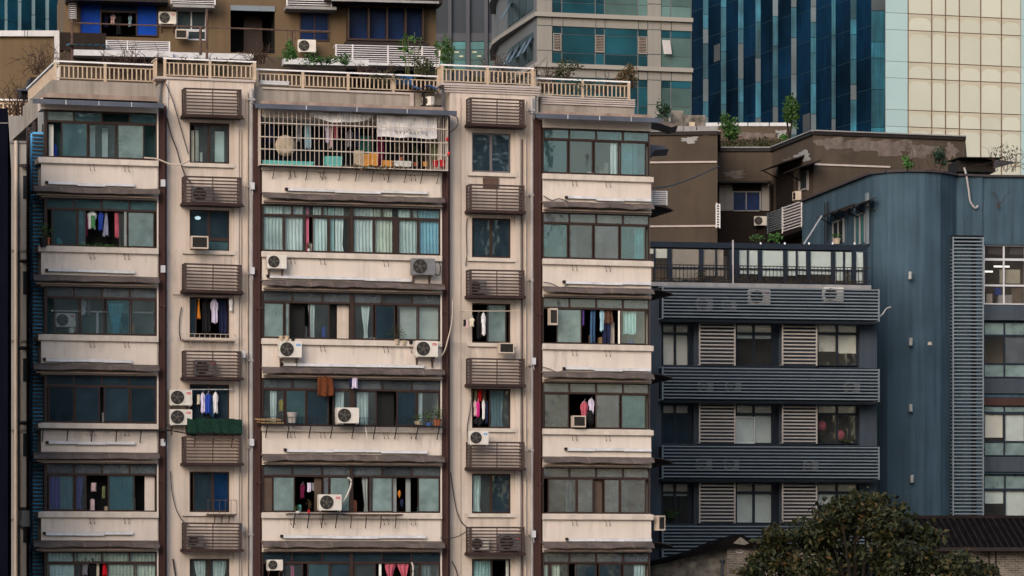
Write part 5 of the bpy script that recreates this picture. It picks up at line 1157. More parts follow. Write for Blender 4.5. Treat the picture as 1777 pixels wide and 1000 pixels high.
# plants on the slate roof
def shrub(fr, px, pyb, w, wpx, hpx, leaf, label, n=300, ls=.16, stems=4, name='shrub', cat='shrub', group=None, fill=.62, lumps=7, stem='twig', sr=.02):
    sc = fr.m(px, w); o = thing(name, label, cat, fr.at(px, pyb, w), fr.th, group); h = hpx * sc; wd2 = wpx * sc / 2; s = MB(); l = MB()
    for i in range(max(stems, 1)):
        tp = Vector((random.uniform(-.6, .6) * wd2, random.uniform(-.5, .5) * wd2, h * random.uniform(.65, .92))); s.tube([(random.uniform(-.1, .1) * wd2, 0, 0), tp * .5 + Vector((0, 0, h * .06)), tp], sr, 4, sr * .4)
    for i in range(lumps):
        a = random.uniform(0, 6.28); rr = random.uniform(.15, .62); c = (math.cos(a) * wd2 * rr, math.sin(a) * wd2 * rr, h * random.uniform(1 - fill, .82)); k = random.uniform(.25, .42)
        l.leaves(c, (wd2 * k * 1.2, wd2 * k * 1.2, h * k * .75), n // lumps, ls)
    s.build('stem', stem, o); l.build('foliage', leaf, o); return o
def twigbush(fr, px, pyb, w, wpx, hpx, label, n=14, leaf=None, ln=60, mat='twig', r=.014, wild=.35):
    sc = fr.m(px, w); o = thing('bare_bush', label, 'bush', fr.at(px, pyb, w), fr.th); m = MB(); m.twigs((0, 0, 0), wpx * sc * .3, n, r, hpx * sc, 6, wild); m.build('twigs', mat, o)
    if leaf: l = MB(); l.leaves((0, 0, hpx * sc * .6), (wpx * sc * .5, .4, hpx * sc * .4), ln, .11); l.build('foliage', leaf, o)
    return o
shrub(H, 1575, 298, -1, 22, 24, 'leaf_bright', 'bright green tuft growing on the slate roof edge', 140, .16, 3)
shrub(H, 1632, 299, -1, 34, 42, 'leaf_pine', 'dark blue green shrub on the slate roof edge', 260, .16, 5)
twigbush(H, 1600, 298, -1, 70, 42, 'bare sticks and stakes between the two shrubs on the slate roof', 9, wild=.12)
twigbush(H, 1745, 298, -3, 66, 48, 'sparse leafy bush at the right edge of the slate roof', 16, 'leaf_dark', 150)
twigbush(H, 1730, 362, .1, 20, 40, 'bare vine hanging on the slate wall at the right', 5, wild=.3)
sh = thing('roof_shed', 'low dark flat shed with blue pointed awning behind the slate roof', 'shed', H.at(1700, 298, -4), H.th); m = MB(); s_ = H.m(1700, -4)
m.box(-38 * s_, 28 * s_, 0, 2, 0, 20 * s_); m.build('body', 'iron', sh); m = MB(); m.sweepx([(-.7, 20 * s_), (-.7, 22 * s_), (2, 27 * s_), (2, 25 * s_)], -40 * s_, 34 * s_); m.build('roof', 'roof_tile', sh); m = MB(); m.poly([(20 * s_, -.6, 3 * s_), (60 * s_, -.6, 14 * s_), (34 * s_, -.6, 18 * s_), (20 * s_, -.6, 18 * s_)]); m.poly([(20 * s_, .6, 18 * s_), (34 * s_, .6, 18 * s_), (60 * s_, -.55, 14 * s_), (20 * s_, -.55, 18 * s_)]); m.build('awning', 'canopy_blue', sh)
# ================================================================= BROWN BUILDING BEHIND
bp_ = [wp(1085, 165.8), wp(1245, 165.4), wp(1245.5, 172), wp(1340, 172), wp(1412, 165.4), wp(1675, 167.6)]
BR = thing('brown_building', 'peeling brown rendered building behind the grey wing with plants on its roof', 'building', (bp_[1][0], bp_[1][1], 0)); q0 = Vector(bp_[1])
ll = [tuple(Vector(p) - q0) for p in bp_]; zB = 27.0
m = MB(); m.foot(ll + [tuple(Vector(wp(1680, 182)) - q0), tuple(Vector(wp(1085, 182)) - q0)], 0, zB); m.build('wall', 'dusk_brown', BR)
m = MB()
for i in range(len(ll) - 1):
    p, q = Vector(ll[i]), Vector(ll[i + 1]); d = (q - p).normalized(); n = Vector((d.y, -d.x)) * .15; m.foot([tuple(p + n), tuple(q + n), tuple(q - n * 2), tuple(p - n * 2)], zB + .002 * i, zB + .055 + .002 * i)
m.build('coping', 'slab_side', BR)
m = MB()
for i in range(len(ll) - 1):
    p, q = Vector(ll[i]), Vector(ll[i + 1]); d = (q - p).normalized(); n = Vector((d.y, -d.x)) * .10; m.foot([tuple(p + n), tuple(q + n), tuple(q - n * .1), tuple(p - n * .1)], zB - .16, zB - .003)
m.build('gutter', 'iron', BR)
def seg(a, b):
    f = Fr(1245, 165.4, 0); A, B = Vector(a), Vector(b); d = B - A; f.O = A; f.th = math.atan2(d.y, d.x); f.u = Vector((math.cos(f.th), math.sin(f.th))); f.n = Vector((math.sin(f.th), -math.cos(f.th))); return f
def attach(o, par, fr): o.parent = par; o.location = fr.world(0, 0, 0) - par.location; o.rotation_euler = (0, 0, fr.th); return o
f1, f3, f4, f5 = seg(bp_[0], bp_[1]), seg(bp_[2], bp_[3]), seg(bp_[3], bp_[4]), seg(bp_[4], bp_[5])
m = MB(); rbox(m, f1, 1125, 1244, 280, 283, 0, .06); rbox(m, f1, 1125, 1244, 391, 394, 0, .06); attach(m.build('string_course', 'trim_white'), BR, f1)
m = MB(); rbox(m, f5, 1413, 1545, 286, 289, 0, .06); attach(m.build('string_course', 'trim_white'), BR, f5)
def blotch(fr, cx, cy, rx, ry, name='peeled_patch', mat='peel_grey', par=BR, w=.02):
    pts_ = []; n = 26; ph = random.uniform(0, 6)
    for i in range(n): a = 2 * math.pi * i / n; k = 1 + .22 * math.sin(3 * a + ph) + .18 * math.sin(7 * a + ph * 2) + random.uniform(-.16, .16); px, py = cx + rx * math.cos(a) * k, cy + ry * math.sin(a) * k; pts_.append((fr.U(px, w), fr.Z(px, py, w)))
    m = MB(); m.prism(pts_, -w, -.001); o = m.build(name, mat); attach(o, par, fr); return o
for c in ((1440, 248, 26, 10), (1486, 252, 34, 11), (1540, 256, 40, 14), (1596, 262, 30, 12), (1650, 262, 10, 14)): blotch(f5, *c, w=.02 + .001 * (c[0] % 7))
blotch(f4, 1393, 271, 13, 9, mat='slab_side'); blotch(f4, 1372, 282, 12, 8); blotch(f1, 1197, 243, 14, 6, mat='slab_side'); blotch(f1, 1226, 232, 8, 3, mat='slab_side'); blotch(f3, 1276, 303, 18, 7)
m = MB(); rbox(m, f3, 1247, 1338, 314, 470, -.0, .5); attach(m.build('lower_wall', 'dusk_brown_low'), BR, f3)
m = MB(); rbox(m, f3, 1248, 1271, 320, 366, .5, .56); rbox(m, f3, 1322, 1335, 320, 366, .5, .56); attach(m.build('white_panel', 'side_wall'), BR, f3)
m = MB(); [rbox(m, f3, a, b, y0, y1, .5, .58) for a, b, y0, y1 in ((1271, 1273, 333, 367), (1294, 1296, 333, 367), (1318, 1321, 333, 367), (1271, 1321, 332, 334), (1271, 1321, 365, 367))]; wq = attach(m.build('window', 'slab_side'), BR, f3)
m = MB(); rbox(m, f3, 1273, 1294, 334, 366, .5, .53); rbox(m, f3, 1296, 1318, 334, 366, .5, .53); m.build('pane', 'blue_dusk', wq)
m = MB(); rbox(m, f3, 1247, 1333, 314, 317, .5, 1.4); attach(m.build('canopy', 'iron'), BR, f3)
ac(f3, 1308, 1331, 392, .65, 'white unit on the brown building below the blue dusk window', None, 'ac_white', group='units on the brown building')
louvre(f1, attach(MB().box(f1.U(1243, .1), f1.U(1245, .1), -.1, 0, f1.Z(1244, 396, .1), f1.Z(1244, 352, .1)).build('slat_screen', 'white_slat'), BR, f1), 1243, 1249, 354, 396, .3, 9, 'white_slat', 'slats', 'white_slat', .2, .05)
br_ = thing('balcony_railing', 'white slatted balcony railing turning a corner on the brown building', 'railing', f4.world(0, 0, 0), f4.th)
louvre(f4, br_, 1358, 1391, 354, 400, .9, 9, 'white_slat', 'slats', 'white_slat', .2, .05, (0, 1)); louvre(f4, br_, 1332, 1357, 366, 402, .6, 9, 'slate_slat', 'slats', 'slate_slat', .2, .05, (0, 1))
m = MB(); rbox(m, f4, 1328, 1392, 402, 410, 0, .9); m.build('base', 'iron', br_)
m = MB(); rbox(m, f4, 1347, 1376, 300, 366, 0, .03); attach(m.build('doorway', 'iron'), BR, f4)
for (p, q_, y) in ((1330, 1376, 284), (1369, 1404, 290)):
    a, b = f4.U(p, .6), f4.U(q_, .6); z = f4.Z((p + q_) / 2, y, .6); m = MB(); m.sweepx([(0, z + .2), (-.9, z - .1), (-.9, z - .16), (0, z + .12)], a, b); m.tube([(a + .1, 0, z - .5), (a + .1, -.8, z - .12)], .03, 4); attach(m.build('awning', 'iron'), BR, f4)
m = MB(); [rbox(m, f4, a, b, y0, y1, 0, .08) for a, b, y0, y1 in ((1385, 1387, 296, 330), (1399, 1401, 296, 330), (1385, 1401, 328, 330))]; wq = attach(m.build('window', 'pipe_grey'), BR, f4); m = MB(); rbox(m, f4, 1387, 1399, 296, 328, 0, .03); m.build('pane', 'tower_glass_dark', wq)
wac(f4, 1379, 1397, 333, 348, .4, 'weathered window unit under the small window of the brown building')
# things on the brown roof
m = MB(); q1 = Fr(1310, 181, 0); bw = root('roof_wall', 'low peeling roof wall with white coping behind the brown building roof garden', 'wall', q1); rbox(m, q1, 1244, 1372, 219, 275, -.4, 0); m.build('wall', 'dusk_brown', bw); m = MB(); [rbox(m, q1, a, b, 213, 219, -.4, .06) for a, b in ((1225, 1262), (1262, 1297), (1299, 1334), (1336, 1372))]; m.build('coping', 'white_trim', bw)
blotch(q1, 1310, 236, 34, 7, par=bw); blotch(q1, 1355, 233, 9, 8, mat='slab_side', par=bw)
m = MB(); rbox(m, q1, 1248, 1360, 241, 243, .3, .36); m.build('rail', 'iron_rust', bw)
q2 = Fr(1190, 170, 0); m = MB(); dk = root('chimney_block', 'dark stepped block on the roof of the brown building', 'roof block', q2); rbox(m, q2, 1165, 1186, 192, 225, -1, 0); rbox(m, q2, 1186, 1224, 200, 225, -.9, -.05); m.build('block', 'plaster_old', dk); m = MB(); rbox(m, q2, 1196, 1206, 212, 225, .0, .3); m.build('pipe_box', 'p_straw', dk)
m = MB(); [rbox(m, q2, a, b, 219, 226, -1, .5) for a, b in ((1150, 1186), (1187, 1208), (1210, 1246))]; m.build('coping', 'slab_side', dk)
qq = Fr(1300, 174, 0)
m = MB(); [m.leaves((qq.U(px, 0), 0, qq.Z(px, 252, 0)), (.6, .6, .35), 60, .16) for px in range(1250, 1352, 9)]; c = m.build('ground_cover', 'leaf_olive'); c.location = qq.world(0, 0, 0); tag(c, 'grassy ground cover on the brown building roof garden', 'ground cover', kind='stuff')
shrub(qq, 1266, 254, 0, 46, 54, 'leaf_green', 'round green shrub at the left of the roof garden', 700, .20, 5, lumps=9)
shrub(qq, 1370, 248, 1.5, 40, 80, 'leaf_green', 'small roof tree with a forked green crown against the blue tower', 800, .19, 3, lumps=8, fill=.45, name='small_tree', cat='tree', stem='bark', sr=.06)
shrub(qq, 1363, 248, .5, 16, 16, 'leaf_bright', 'yellow green tuft at the foot of the small roof tree', 90, .16, 3)
shrub(q2, 1149, 222, 1, 34, 44, 'leaf_pine', 'dark layered pine-like shrub right of the apartment roof', 600, .13, 4, lumps=8, fill=.8)
# things on the right flank of the apartment block
E0 = Fr(1132, 124.5, 0)
sc_ = thing('slat_cage', 'white slatted cage on the right flank of the apartment block', 'slat cage', E0.world(0, 0, 0), 0); louvre(E0, sc_, 1131, 1157, 332, 357, 0, 7, 'white_slat', 'slats', 'white_slat', .5, .05)
m = MB(); rbox(m, E0, 1130, 1158, 357, 360, -.6, .0); m.build('tray', 'iron', sc_)
fa = thing('flank_awning', 'dark blue pointed awning high on the right flank of the apartment block', 'awning', E0.world(0, 0, 0), 0); m = MB(); z = E0.Z(1140, 254, 0); a = E0.U(1128, 0); m.prism([(a, z + .05), (a + .45, z + .02), (a + .68, z - .10), (a + .18, z - .13), (a, z - .32)], 0, 2); m.build('sheet', 'canopy_blue', fa)
ft = thing('flank_awning', 'dark metal awning tip at the roof corner of the apartment block', 'awning', E0.world(0, 0, 0), 0); m = MB(); z = E0.Z(1150, 208, 0); a = E0.U(1131, 0); m.prism([(a, z + .03), (a + .4, z - .03), (a + .95, z - .2), (a + .7, z - .27), (a + .3, z - .13), (a, z - .08)], 0, 2); m.build('sheet', 'awn_brown', ft)
# ================================================================= TOWERS BEHIND
T = Fr(932, 266, 14)
tw = root('curved_tower', 'beige panelled office tower with teal windows and a rounded left corner', 'tower', T)
zL = T.Z(932, 22, 0); PI_ = 3.9
side = [Vector(wp(*p)) for p in ((863, 289), (861, 283.5), (866, 280), (880, 276.8), (932, 266))]
def loc(p): d = p - T.O; return (d.dot(T.u), -d.dot(T.n))
sl2 = [loc(p) for p in side]; tu1 = T.U(1200, 0)
m = MB(); m.foot(sl2 + [(tu1, 0), (tu1, 25), (sl2[0][0], 25)], 0, zL + 12 * 1); m.build('core_wall', 'tower_side', tw)
led = MB(); sof = MB(); fas = MB(); pil = MB(); jt = MB(); gl = {}; sg = MB(); cnt = 0
def off(i, d):
    p = Vector(sl2[i]); a = Vector(sl2[max(i - 1, 0)]); b = Vector(sl2[min(i + 1, 4)]); t = (b - a).normalized(); return tuple(p + Vector((t.y, -t.x)) * d)
for f in range(-9, 3):
    z = zL + f * PI_
    o = [off(i, .55) for i in range(5)]; o[4] = (sl2[4][0] - .25, -.45)
    led.foot(o + [(tu1, -.45), (tu1, .3), (sl2[4][0], .3)] + [(p[0] + .3, p[1]) for p in reversed(sl2[:4])], z - .33, z)
    if f < -3: continue
    # front: fascia, pilasters, glass
    fas.box(0, tu1, -.14, 0, z - .99, z - .331)
    for (a, b) in ((932, 958), (1124, 1147)): pil.box(T.U(a, .14), T.U(b, .14), -.14, 0, z - 3.9, z - .99)
    for px in (958, 977, 1034, 1050, 1108, 1124, 1147, 1165): x = T.U(px, .15); jt.box(x - .02, x + .02, -.155, -.14, z - .985, z - .34)
    for zz_ in (z - .99, z - 2.9): 
        for (a, b) in ((932, 958), (1124, 1147)): jt.box(T.U(a, .15), T.U(b, .15), -.155, -.14, zz_ - .02, zz_ + .02)
    for (a, b, g) in ((958, 974, 'tower_glass'), (975, 1032, 'tower_glass'), (1033, 1048, 'tower_glass'), (1049, 1106, 'tower_glass'), (1107, 1124, 'tower_glass'), (1147, 1163, 'tower_glass_pale'), (1164, 1199, 'tower_glass_pale')):
        for (z0, z1, gg) in ((z - 1.55, z - 1.0, 'tower_glass'), (z - 3.0, z - 1.6, g), (z - 3.88, z - 3.05, g)):
            if f == 0 and b in (1106, 1124) and z0 < z - 1.5: gg = 'tower_glass'
            if f == 1 and a > 1040 and a < 1110: gg = 'tower_glass_pale'
            gl.setdefault(gg, MB()).box(T.U(a, .02) + .03, T.U(b, .02) - .03, -.05, -.02, z0, z1)
    # side face glass and mullions
    for i in range(3, 4):
        p, q = Vector(sl2[i]), Vector(sl2[i + 1]); d = (q - p).normalized(); n = Vector((d.y, -d.x))
        for t0, t1 in ((.05, .22), (.24, .44), (.46, .66), (.68, .88)):
            a, b = p + (q - p) * t0, p + (q - p) * t1
            sg.foot([tuple(a + n * .06), tuple(b + n * .06), tuple(b), tuple(a)], z - 3.4, z - 1.3)
for nm, mb, mt in (('ledge', led, 'tower_ledge'), ('fascia', fas, 'tower_beige'), ('pilaster', pil, 'tower_beige'), ('panel_joint', jt, 'tower_mullion'), ('side_glass', sg, 'tower_glass_dark')): mb.build(nm, mt, tw)
for g, mb in gl.items(): mb.build('glass_strip', g, tw)
for f in range(-1, 2):
    z = zL + f * PI_
    for px0, px1 in ((960, 974), (1033, 1049), (1107, 1123)):
        m = MB(); a, b = T.U(px0, .1), T.U(px1, .1)
        if f != 0: continue
        m.box(a, a + .06, -.14, -.05, z - 2.9, z - 1.55); m.box(b - .06, b, -.14, -.05, z - 2.9, z - 1.55); m.box(a + .06, b - .06, -.14, -.05, z - 1.62, z - 1.55); m.box(a + .06, b - .06, -.14, -.05, z - 2.9, z - 2.84); o = m.build('vent_frame', 'tower_beige', tw)
        m = MB(); [m.box(a + .06, b - .06, -.12, -.06, z - 2.84 + i * .12, z - 2.79 + i * .12) for i in range(10)]; m.build('vent_slats', 'ledge_stone', o)
    if f == 0:
        a, b = T.U(1149, .1), T.U(1163, .1); m = MB(); m.poly([(a, -.06, z - 1.75), (b, -.06, z - 1.75), (b, -.55, z - 2.9), (a, -.55, z - 2.9)]); m.poly([(a, -.58, z - 2.9), (b, -.58, z - 2.9), (b, -.09, z - 1.75), (a, -.09, z - 1.75)]); m.build('open_sash', 'pipe_grey', tw)
# tilted sashes on the rounded side
for f, ts_ in ((0, (.12, .35, .62, .8)), (1, (.1,))):
    z = zL + f * PI_; p, q = Vector(sl2[3]), Vector(sl2[4]); d = (q - p).normalized(); n = Vector((d.y, -d.x))
    for t in ts_:
        a = p + (q - p) * t; b = a + d * 1.2; m = MB(); m.poly([(*(a + n * .08), z - 1.7), (*(b + n * .08), z - 1.7), (*(b + n * .75), z - 2.9), (*(a + n * .75), z - 2.9)]); m.poly([(*(a + n * .79), z - 2.9), (*(b + n * .79), z - 2.9), (*(b + n * .12), z - 1.7), (*(a + n * .12), z - 1.7)]); m.build('open_sash', 'grey_strip', tw)
# dark finned tower
V = Fr(812, 330, -2); vt = root('finned_tower', 'dark grey tower with vertical fins and lit teal offices low down', 'tower', V)
m = MB(); m.box(V.U(700, 0), V.U(900, 0), 0, 30, 0, 80); m.build('wall', 'fin_dark', vt)
m = MB(); [m.box(V.U(p, .5), V.U(p + 6, .5), -.5, 0, 30, 80) for p in (746, 777.5, 809, 840.5, 872)]; m.build('fin', 'fin_grey', vt)
m = MB(); m.box(V.U(700, .05), V.U(900, .05), -.1, 0, V.Z(812, 72, 0), V.Z(812, 58, 0)); m.build('band', 'fin_grey', vt)
m = MB(); [m.box(V.U(p, .05), V.U(q, .05), -.06, 0, V.Z(812, y1, 0), V.Z(812, y0, 0)) for p, q in ((753, 776), (785, 808), (816, 840), (848, 871)) for (y0, y1) in ((73, 86), (87, 104), (105, 122))]; o = m.build('office_window', 'teal_office', vt)
m = MB(); [m.box(V.U(p + dx, .1), V.U(p + dx + 7, .1), -.1, -.06, V.Z(812, y + 1.8, 0), V.Z(812, y, 0)) for p in (753, 785, 816, 848) for (dx, y) in ((4, 90), (12, 97))]; m.build('ceiling_light', 'office_on', o)
# sawtooth glass towers: narrow bright strips facing us, dark faces running back between them
def saw(name, label, px_start, Y0, strips, slope, zt, mats, fl=3.5, seed=3, step=None):
    X0, _ = wp(px_start, Y0); t = thing(name, label, 'tower', (X0, Y0, 0)); dk, st, jn = MB(), MB(), MB(); x, y = X0, Y0; rnd = random.Random(seed); nz = int(zt / fl); gs = MB(); spare = MB(); sts = []
    foot = [(0, 0)]
    for (pa, pb_) in strips:
        # dark face from the current corner to the strip's left edge
        k = (pa - CX) / FPX; xn = (k * (y - slope * x)) / (1 - k * slope) if False else None
        # solve X = k*Y with Y = y + s*(X-x)
        X = k * (y - slope * x) / (1 - k * slope); Yn = y + slope * (X - x)
        for i in range(nz):
            z0, z1 = i * fl + .04, (i + 1) * fl - .04
            dk.quad((x - X0, y - Y0, z0), (X - X0, Yn - Y0, z0), (X - X0, Yn - Y0, z1), (x - X0, y - Y0, z1))
            if rnd.random() < .03: dd = .03; gs.quad((x - X0 + .1, y - Y0 - dd, z0 + .2), (X - X0 - .1, Yn - Y0 - dd, z0 + .2), (X - X0 - .1, Yn - Y0 - dd, z0 + 2.2), (x - X0 + .1, y - Y0 - dd, z0 + 2.2))
        x, y = X, Yn; st = MB(); sts.append(st); foot.append((x - X0, y - Y0)); k2 = (pb_ - CX) / FPX; X = k2 * y; off_ = rnd.uniform(0, fl)
        zc = -off_
        while zc < zt:
            h = fl * rnd.choice((.5, .8, 1, 1.2)); (spare if rnd.random() < .2 else st).quad((x - X0, y - Y0 - .05, max(0, zc) + .03), (X - X0, y - Y0 - .05, max(0, zc) + .03), (X - X0, y - Y0 - .05, max(.1, zc + h) - .03), (x - X0, y - Y0 - .05, max(.1, zc + h) - .03)); zc += h
        x = X; foot.append((x - X0, y - Y0))
    body = MB(); inner = [(p[0], p[1] + .06) for p in foot]; body.foot(inner + [(foot[-1][0], foot[-1][1] + 45 if slope < 0 else foot[0][1] + 60), (foot[0][0], foot[0][1] + 60)], 0, zt)
    body.build('frame', mats[2], t); dk.build('dark_glass', mats[0], t); [q.build('bright_glass', mats[1], t) for q in sts]
    if gs.v: gs.build('vent_panel', mats[3], t)
    if spare.v: spare.build('pale_glass', mats[4], t)
    return t, x, y
saw('blue_glass_tower', 'deep blue glass tower with narrow bright vertical strips', 1190, 420, [(1220, 1229), (1251, 1260), (1281, 1290), (1311, 1320), (1341, 1350), (1373, 1382), (1407, 1416), (1443, 1450), (1476, 1486), (1512, 1536)], -2.7, 98, ('blue_glass', 'blue_strip', 'blue_joint', 'grey_panel', 'grey_strip'))
saw('teal_glass_tower', 'teal glass tower with pale vertical mullions at the top left corner', -20, 300, [(-16, -9), (8, 13), (31, 37), (55, 61), (79, 85), (103, 109), (127, 133), (150, 156)], 2.6, 75, ('teal_left', 'steel_left', 'tower_mullion', 'grey_panel', 'steel_left'), 3.6)
# cream panelled tower
Q = Fr(1576, 372, 16.7); ct = root('panelled_tower', 'tall tower clad in weathered cream panels with a pale blue glass corner strip', 'tower', Q)
m = MB(); m.foot([(Q.U(1536, 0), 0), (Q.U(2112, 0), 0), (Q.U(2112, 0), 30), (Q.U(1536, 0) + 14, 30)], 0, 90); m.build('wall', 'stone_joint', ct)
cols = [(1577, 1616), (1618, 1640), (1642, 1664), (1666, 1701), (1703, 1737), (1739, 1771), (1790, 1822), (1824, 1860), (1862, 1900), (1902, 1924), (1926, 1950), (1952, 1990), (1992, 2030), (2032, 2070), (2072, 2110)]
zq = Q.Z(1576, 24, 0); edges_ = []; z = zq; up = [zq]; s_ = Q.m(1576, 0)
seq = [29, 55, 28.5, 55]; zz_ = zq; i = 0; lst = []
while zz_ > 4: h = seq[i % 4] * s_; lst.append((zz_ - h, zz_, i % 2)); zz_ -= h; i += 1
zz_ = zq; i = 3
while zz_ < 88: h = seq[i % 4] * s_; lst.append((zz_, zz_ + h, i % 2)); zz_ += h; i -= 1
pn, cl = MB(), MB()
for (a, b) in cols:
    ua, ub_ = Q.U(a, .05), Q.U(b, .05)
    for (z0, z1, _) in lst:
        pn.box(ua, ub_, -.05, 0, z0 + .045, z1 - .045)
        # washed-clean field with rounded shoulders left by rain under each joint
        h = z1 - z0 - .09; w2 = (ub_ - ua); r = w2 * .32; tp = random.uniform(.08, .3) + .12; zt3 = z1 - .045 - tp; P = [(ua + .06, z0 + .05), (ub_ - .06, z0 + .05)]
        P += [(ub_ - .06 - r + r * math.cos(t * math.pi / 10), zt3 - r * .8 + r * .8 * math.sin(t * math.pi / 10)) for t in range(6)]
        P += [(ua + .06 + r - r * math.cos((5 - t) * math.pi / 10), zt3 - r * .8 + r * .8 * math.sin((5 - t) * math.pi / 10) + random.uniform(-.04, .04)) for t in range(6)]
        cl.prism(P, -.056, -.05)
for (a, b) in ((1537, 1575), (1772, 1789)):
    pb2 = MB()
    for (z0, z1, big) in lst:
        pb2.box(Q.U(a, .06), Q.U(b, .06), -.06, 0, z0 + .02, z1 - .02)
    pb2.build('corner_glass', 'pale_blue', ct)
pn.build('cladding', 'stone_dirty', ct); cl.build('clean_field', 'stone_clean', ct)
# ================================================================= LEFT SIDE BUILDINGS
K = Fr(50, 150, 0); kb = root('tan_building', 'flat tan rendered block with a white framed roof edge at the top left', 'building', K)
m = MB(); m.box(K.U(-80, 0), K.U(94, 0), 0, 14, 0, K.Z(50, 63, 0)); m.build('wall', 'tan_wall', kb)
m = MB(); m.box(K.U(-80, .2), K.U(103, .2), -.2, 14, K.Z(50, 63, .2), K.Z(50, 53, .2)); m.box(K.U(94, .2), K.U(103, .2), -.2, 14, 5, K.Z(50, 63, .2)); m.build('white_frame', 'white_trim', kb)
m = MB(); [m.box(K.U(p, .21), K.U(p + 1.3, .21), -.215, -.2, K.Z(50, 63, .2), K.Z(50, 53, .2)) for p in (42, 47)]; m.build('joint', 'frame_grey', kb)
Nv = Fr(0, 112, 0); nv = root('navy_building', 'dark navy building edge filling the left margin', 'building', Nv); m = MB(); m.foot([(Nv.U(-120, 0), 0), (Nv.U(13.5, 0), 0), (Nv.U(13.5, 0) - 2.75, 18), (Nv.U(-120, 0), 18)], 0, Nv.Z(5, 188, 0)); m.build('wall', 'navy', nv); m = MB(); m.box(Nv.U(-120, 0), Nv.U(14, 0), -.04, 0, Nv.Z(5, 215, 0), Nv.Z(5, 213, 0)); m.build('flashing', 'frame_grey', nv)
Sd = Fr(30, 131, 0); sb_ = root('neighbour_building', 'pale grey side wall with a drainpipe, seen in the gap at the left', 'building', Sd); sz = Sd.Z(30, 201, 0)
m = MB(); m.box(Sd.U(-60, 0), Sd.U(52, 0), 0, 10, 0, sz); m.build('wall', 'side_wall', sb_)
m = MB(); [m.box(Sd.U(-60, .05), Sd.U(48, .05), -.06, 0, Sd.Z(30, y + 4, 0), Sd.Z(30, y, 0)) for y in (245, 433, 590, 745, 900)]; m.build('band', 'frame_grey', sb_)
m = MB(); x = Sd.U(28, .1); m.tube([(x, -.1, 0), (x, -.1, Sd.Z(28, 236, .1))], .07, 8); m.build('drainpipe', 'pipe_cream', sb_)
for y in (283, 449, 600, 730, 880):
    m = MB(); z = Sd.Z(40, y, .3); a, b = Sd.U(34, .3), Sd.U(50, .3); m.sweepx([(0, z), (-.5, z - .1), (-.5, z - .17), (0, z - .08)], a, b); o = m.build('awning', 'iron', sb_); m = MB(); rbox(m, Sd, 40, 52, y + 22, y + 62, 0, .05); m.build('side_opening', 'slate_dark', sb_)
m = MB(); rl = MB(); zb4 = sz; a, b = Sd.U(-60, -.2), Sd.U(57, -.2)
for i in range(17): x = a + (b - a) * i / 16; m.box(x - .03, x + .03, .19, .22, zb4, zb4 + .5)
m.box(a, b, .18, .22, zb4 + .48, zb4 + .52); rl.box(a, b, .16, .24, zb4 + .6, zb4 + .66); o = m.build('roof_railing', 'rail_gold', sb_); rl.build('handrail', 'rail_white', o)
# tan terrace building behind the roof
P_ = Fr(430, 150, 9); tb = root('terrace_building', 'tan apartment storey behind the roof with blue glazed windows and awnings', 'building', P_)
m = MB(); zt5 = P_.Z(430, -60, 0); uu0, uu1 = P_.U(112, 0), P_.U(757, 0)
op = [(138, 274, 4, 64), (400, 477, 10, 92)]
cuts = [112, 138, 274, 400, 477, 757]
for i in (0, 2, 4): m.box(P_.U(cuts[i], 0), P_.U(cuts[i + 1], 0), 0, 2, 0, zt5)
for (a, b, y0, y1) in op: pc = (a + b) / 2; m.box(P_.U(a, 0), P_.U(b, 0), 0, 2, P_.Z(pc, y0, 0), zt5); m.box(P_.U(a, 0), P_.U(b, 0), 0, 2, 0, P_.Z(pc, y1, 0))
m.box(uu0, uu1, 2, 12, 0, zt5); m.build('wall', 'tan_wall', tb)
m = MB()
for (a, b, y0, y1) in op:
    A, B, lo, hi = P_.U(a, 0) + .01, P_.U(b, 0) - .01, P_.Z((a + b) / 2, y1, 0) + .01, P_.Z((a + b) / 2, y0, 0) - .01
    m.quad((A, 1.95, lo), (B, 1.95, lo), (B, 1.95, hi), (A, 1.95, hi)); m.quad((A, .1, lo), (A, 1.95, lo), (A, 1.95, hi), (A, .1, hi)); m.quad((B, 1.95, lo), (B, .1, lo), (B, .1, hi), (B, 1.95, hi)); m.quad((A, 1.95, hi), (B, 1.95, hi), (B, .1, hi), (A, .1, hi)); m.quad((A, .1, lo), (B, .1, lo), (B, 1.95, lo), (A, 1.95, lo))
m.build('interior', 'room_black', tb)
def fwin(px0, px1, py0, py1, cols, glass, w=.05, fm='frame_brown', hb=None, t=2.2):
    m = MB(); rbox(m, P_, px0, px1, py0, py0 + t, 0, w); rbox(m, P_, px0, px1, py1 - t, py1, 0, w); [rbox(m, P_, c - t / 2, c + t / 2, py0 + t, py1 - t, 0, w) for c in [px0 + t / 2] + cols + [px1 - t / 2]]
    if hb: rbox(m, P_, px0 + t, px1 - t, hb - 1, hb + 1, 0, w - .004)
    o = m.build('window', fm, tb); g = MB(); cc = [px0] + cols + [px1]; [rbox(g, P_, a + 1, b - 1, py0 + 1, py1 - 1, .005, .02) for a, b in zip(cc[:-1], cc[1:])]; g.build('pane', glass, o); return o
o = fwin(138, 176, 3, 63, [], 'blue_pane', .08); fwin(236, 274, 3, 63, [], 'blue_pane', .08)
m = MB(); rbox(m, P_, 176, 236, 5, 19, -.05, -.02); m.build('pane', 'blue_dusk', o)
m = MB(); rbox(m, P_, 174, 238, 19, 22, -.1, .08); m.build('lintel', 'frame_brown', tb)
fwin(306, 358, 18, 53, [332], 'tower_glass_dark', .06, 'white_frame'); fwin(325, 358, 53, 70, [], 'tower_glass_dark', .05, 'white_frame')
fwin(520, 571, 22, 71, [546], 'blue_dusk', .06, hb=56); fwin(603, 736, 10, 71, [640, 672, 704], 'blue_dusk', .5, t=3.2)
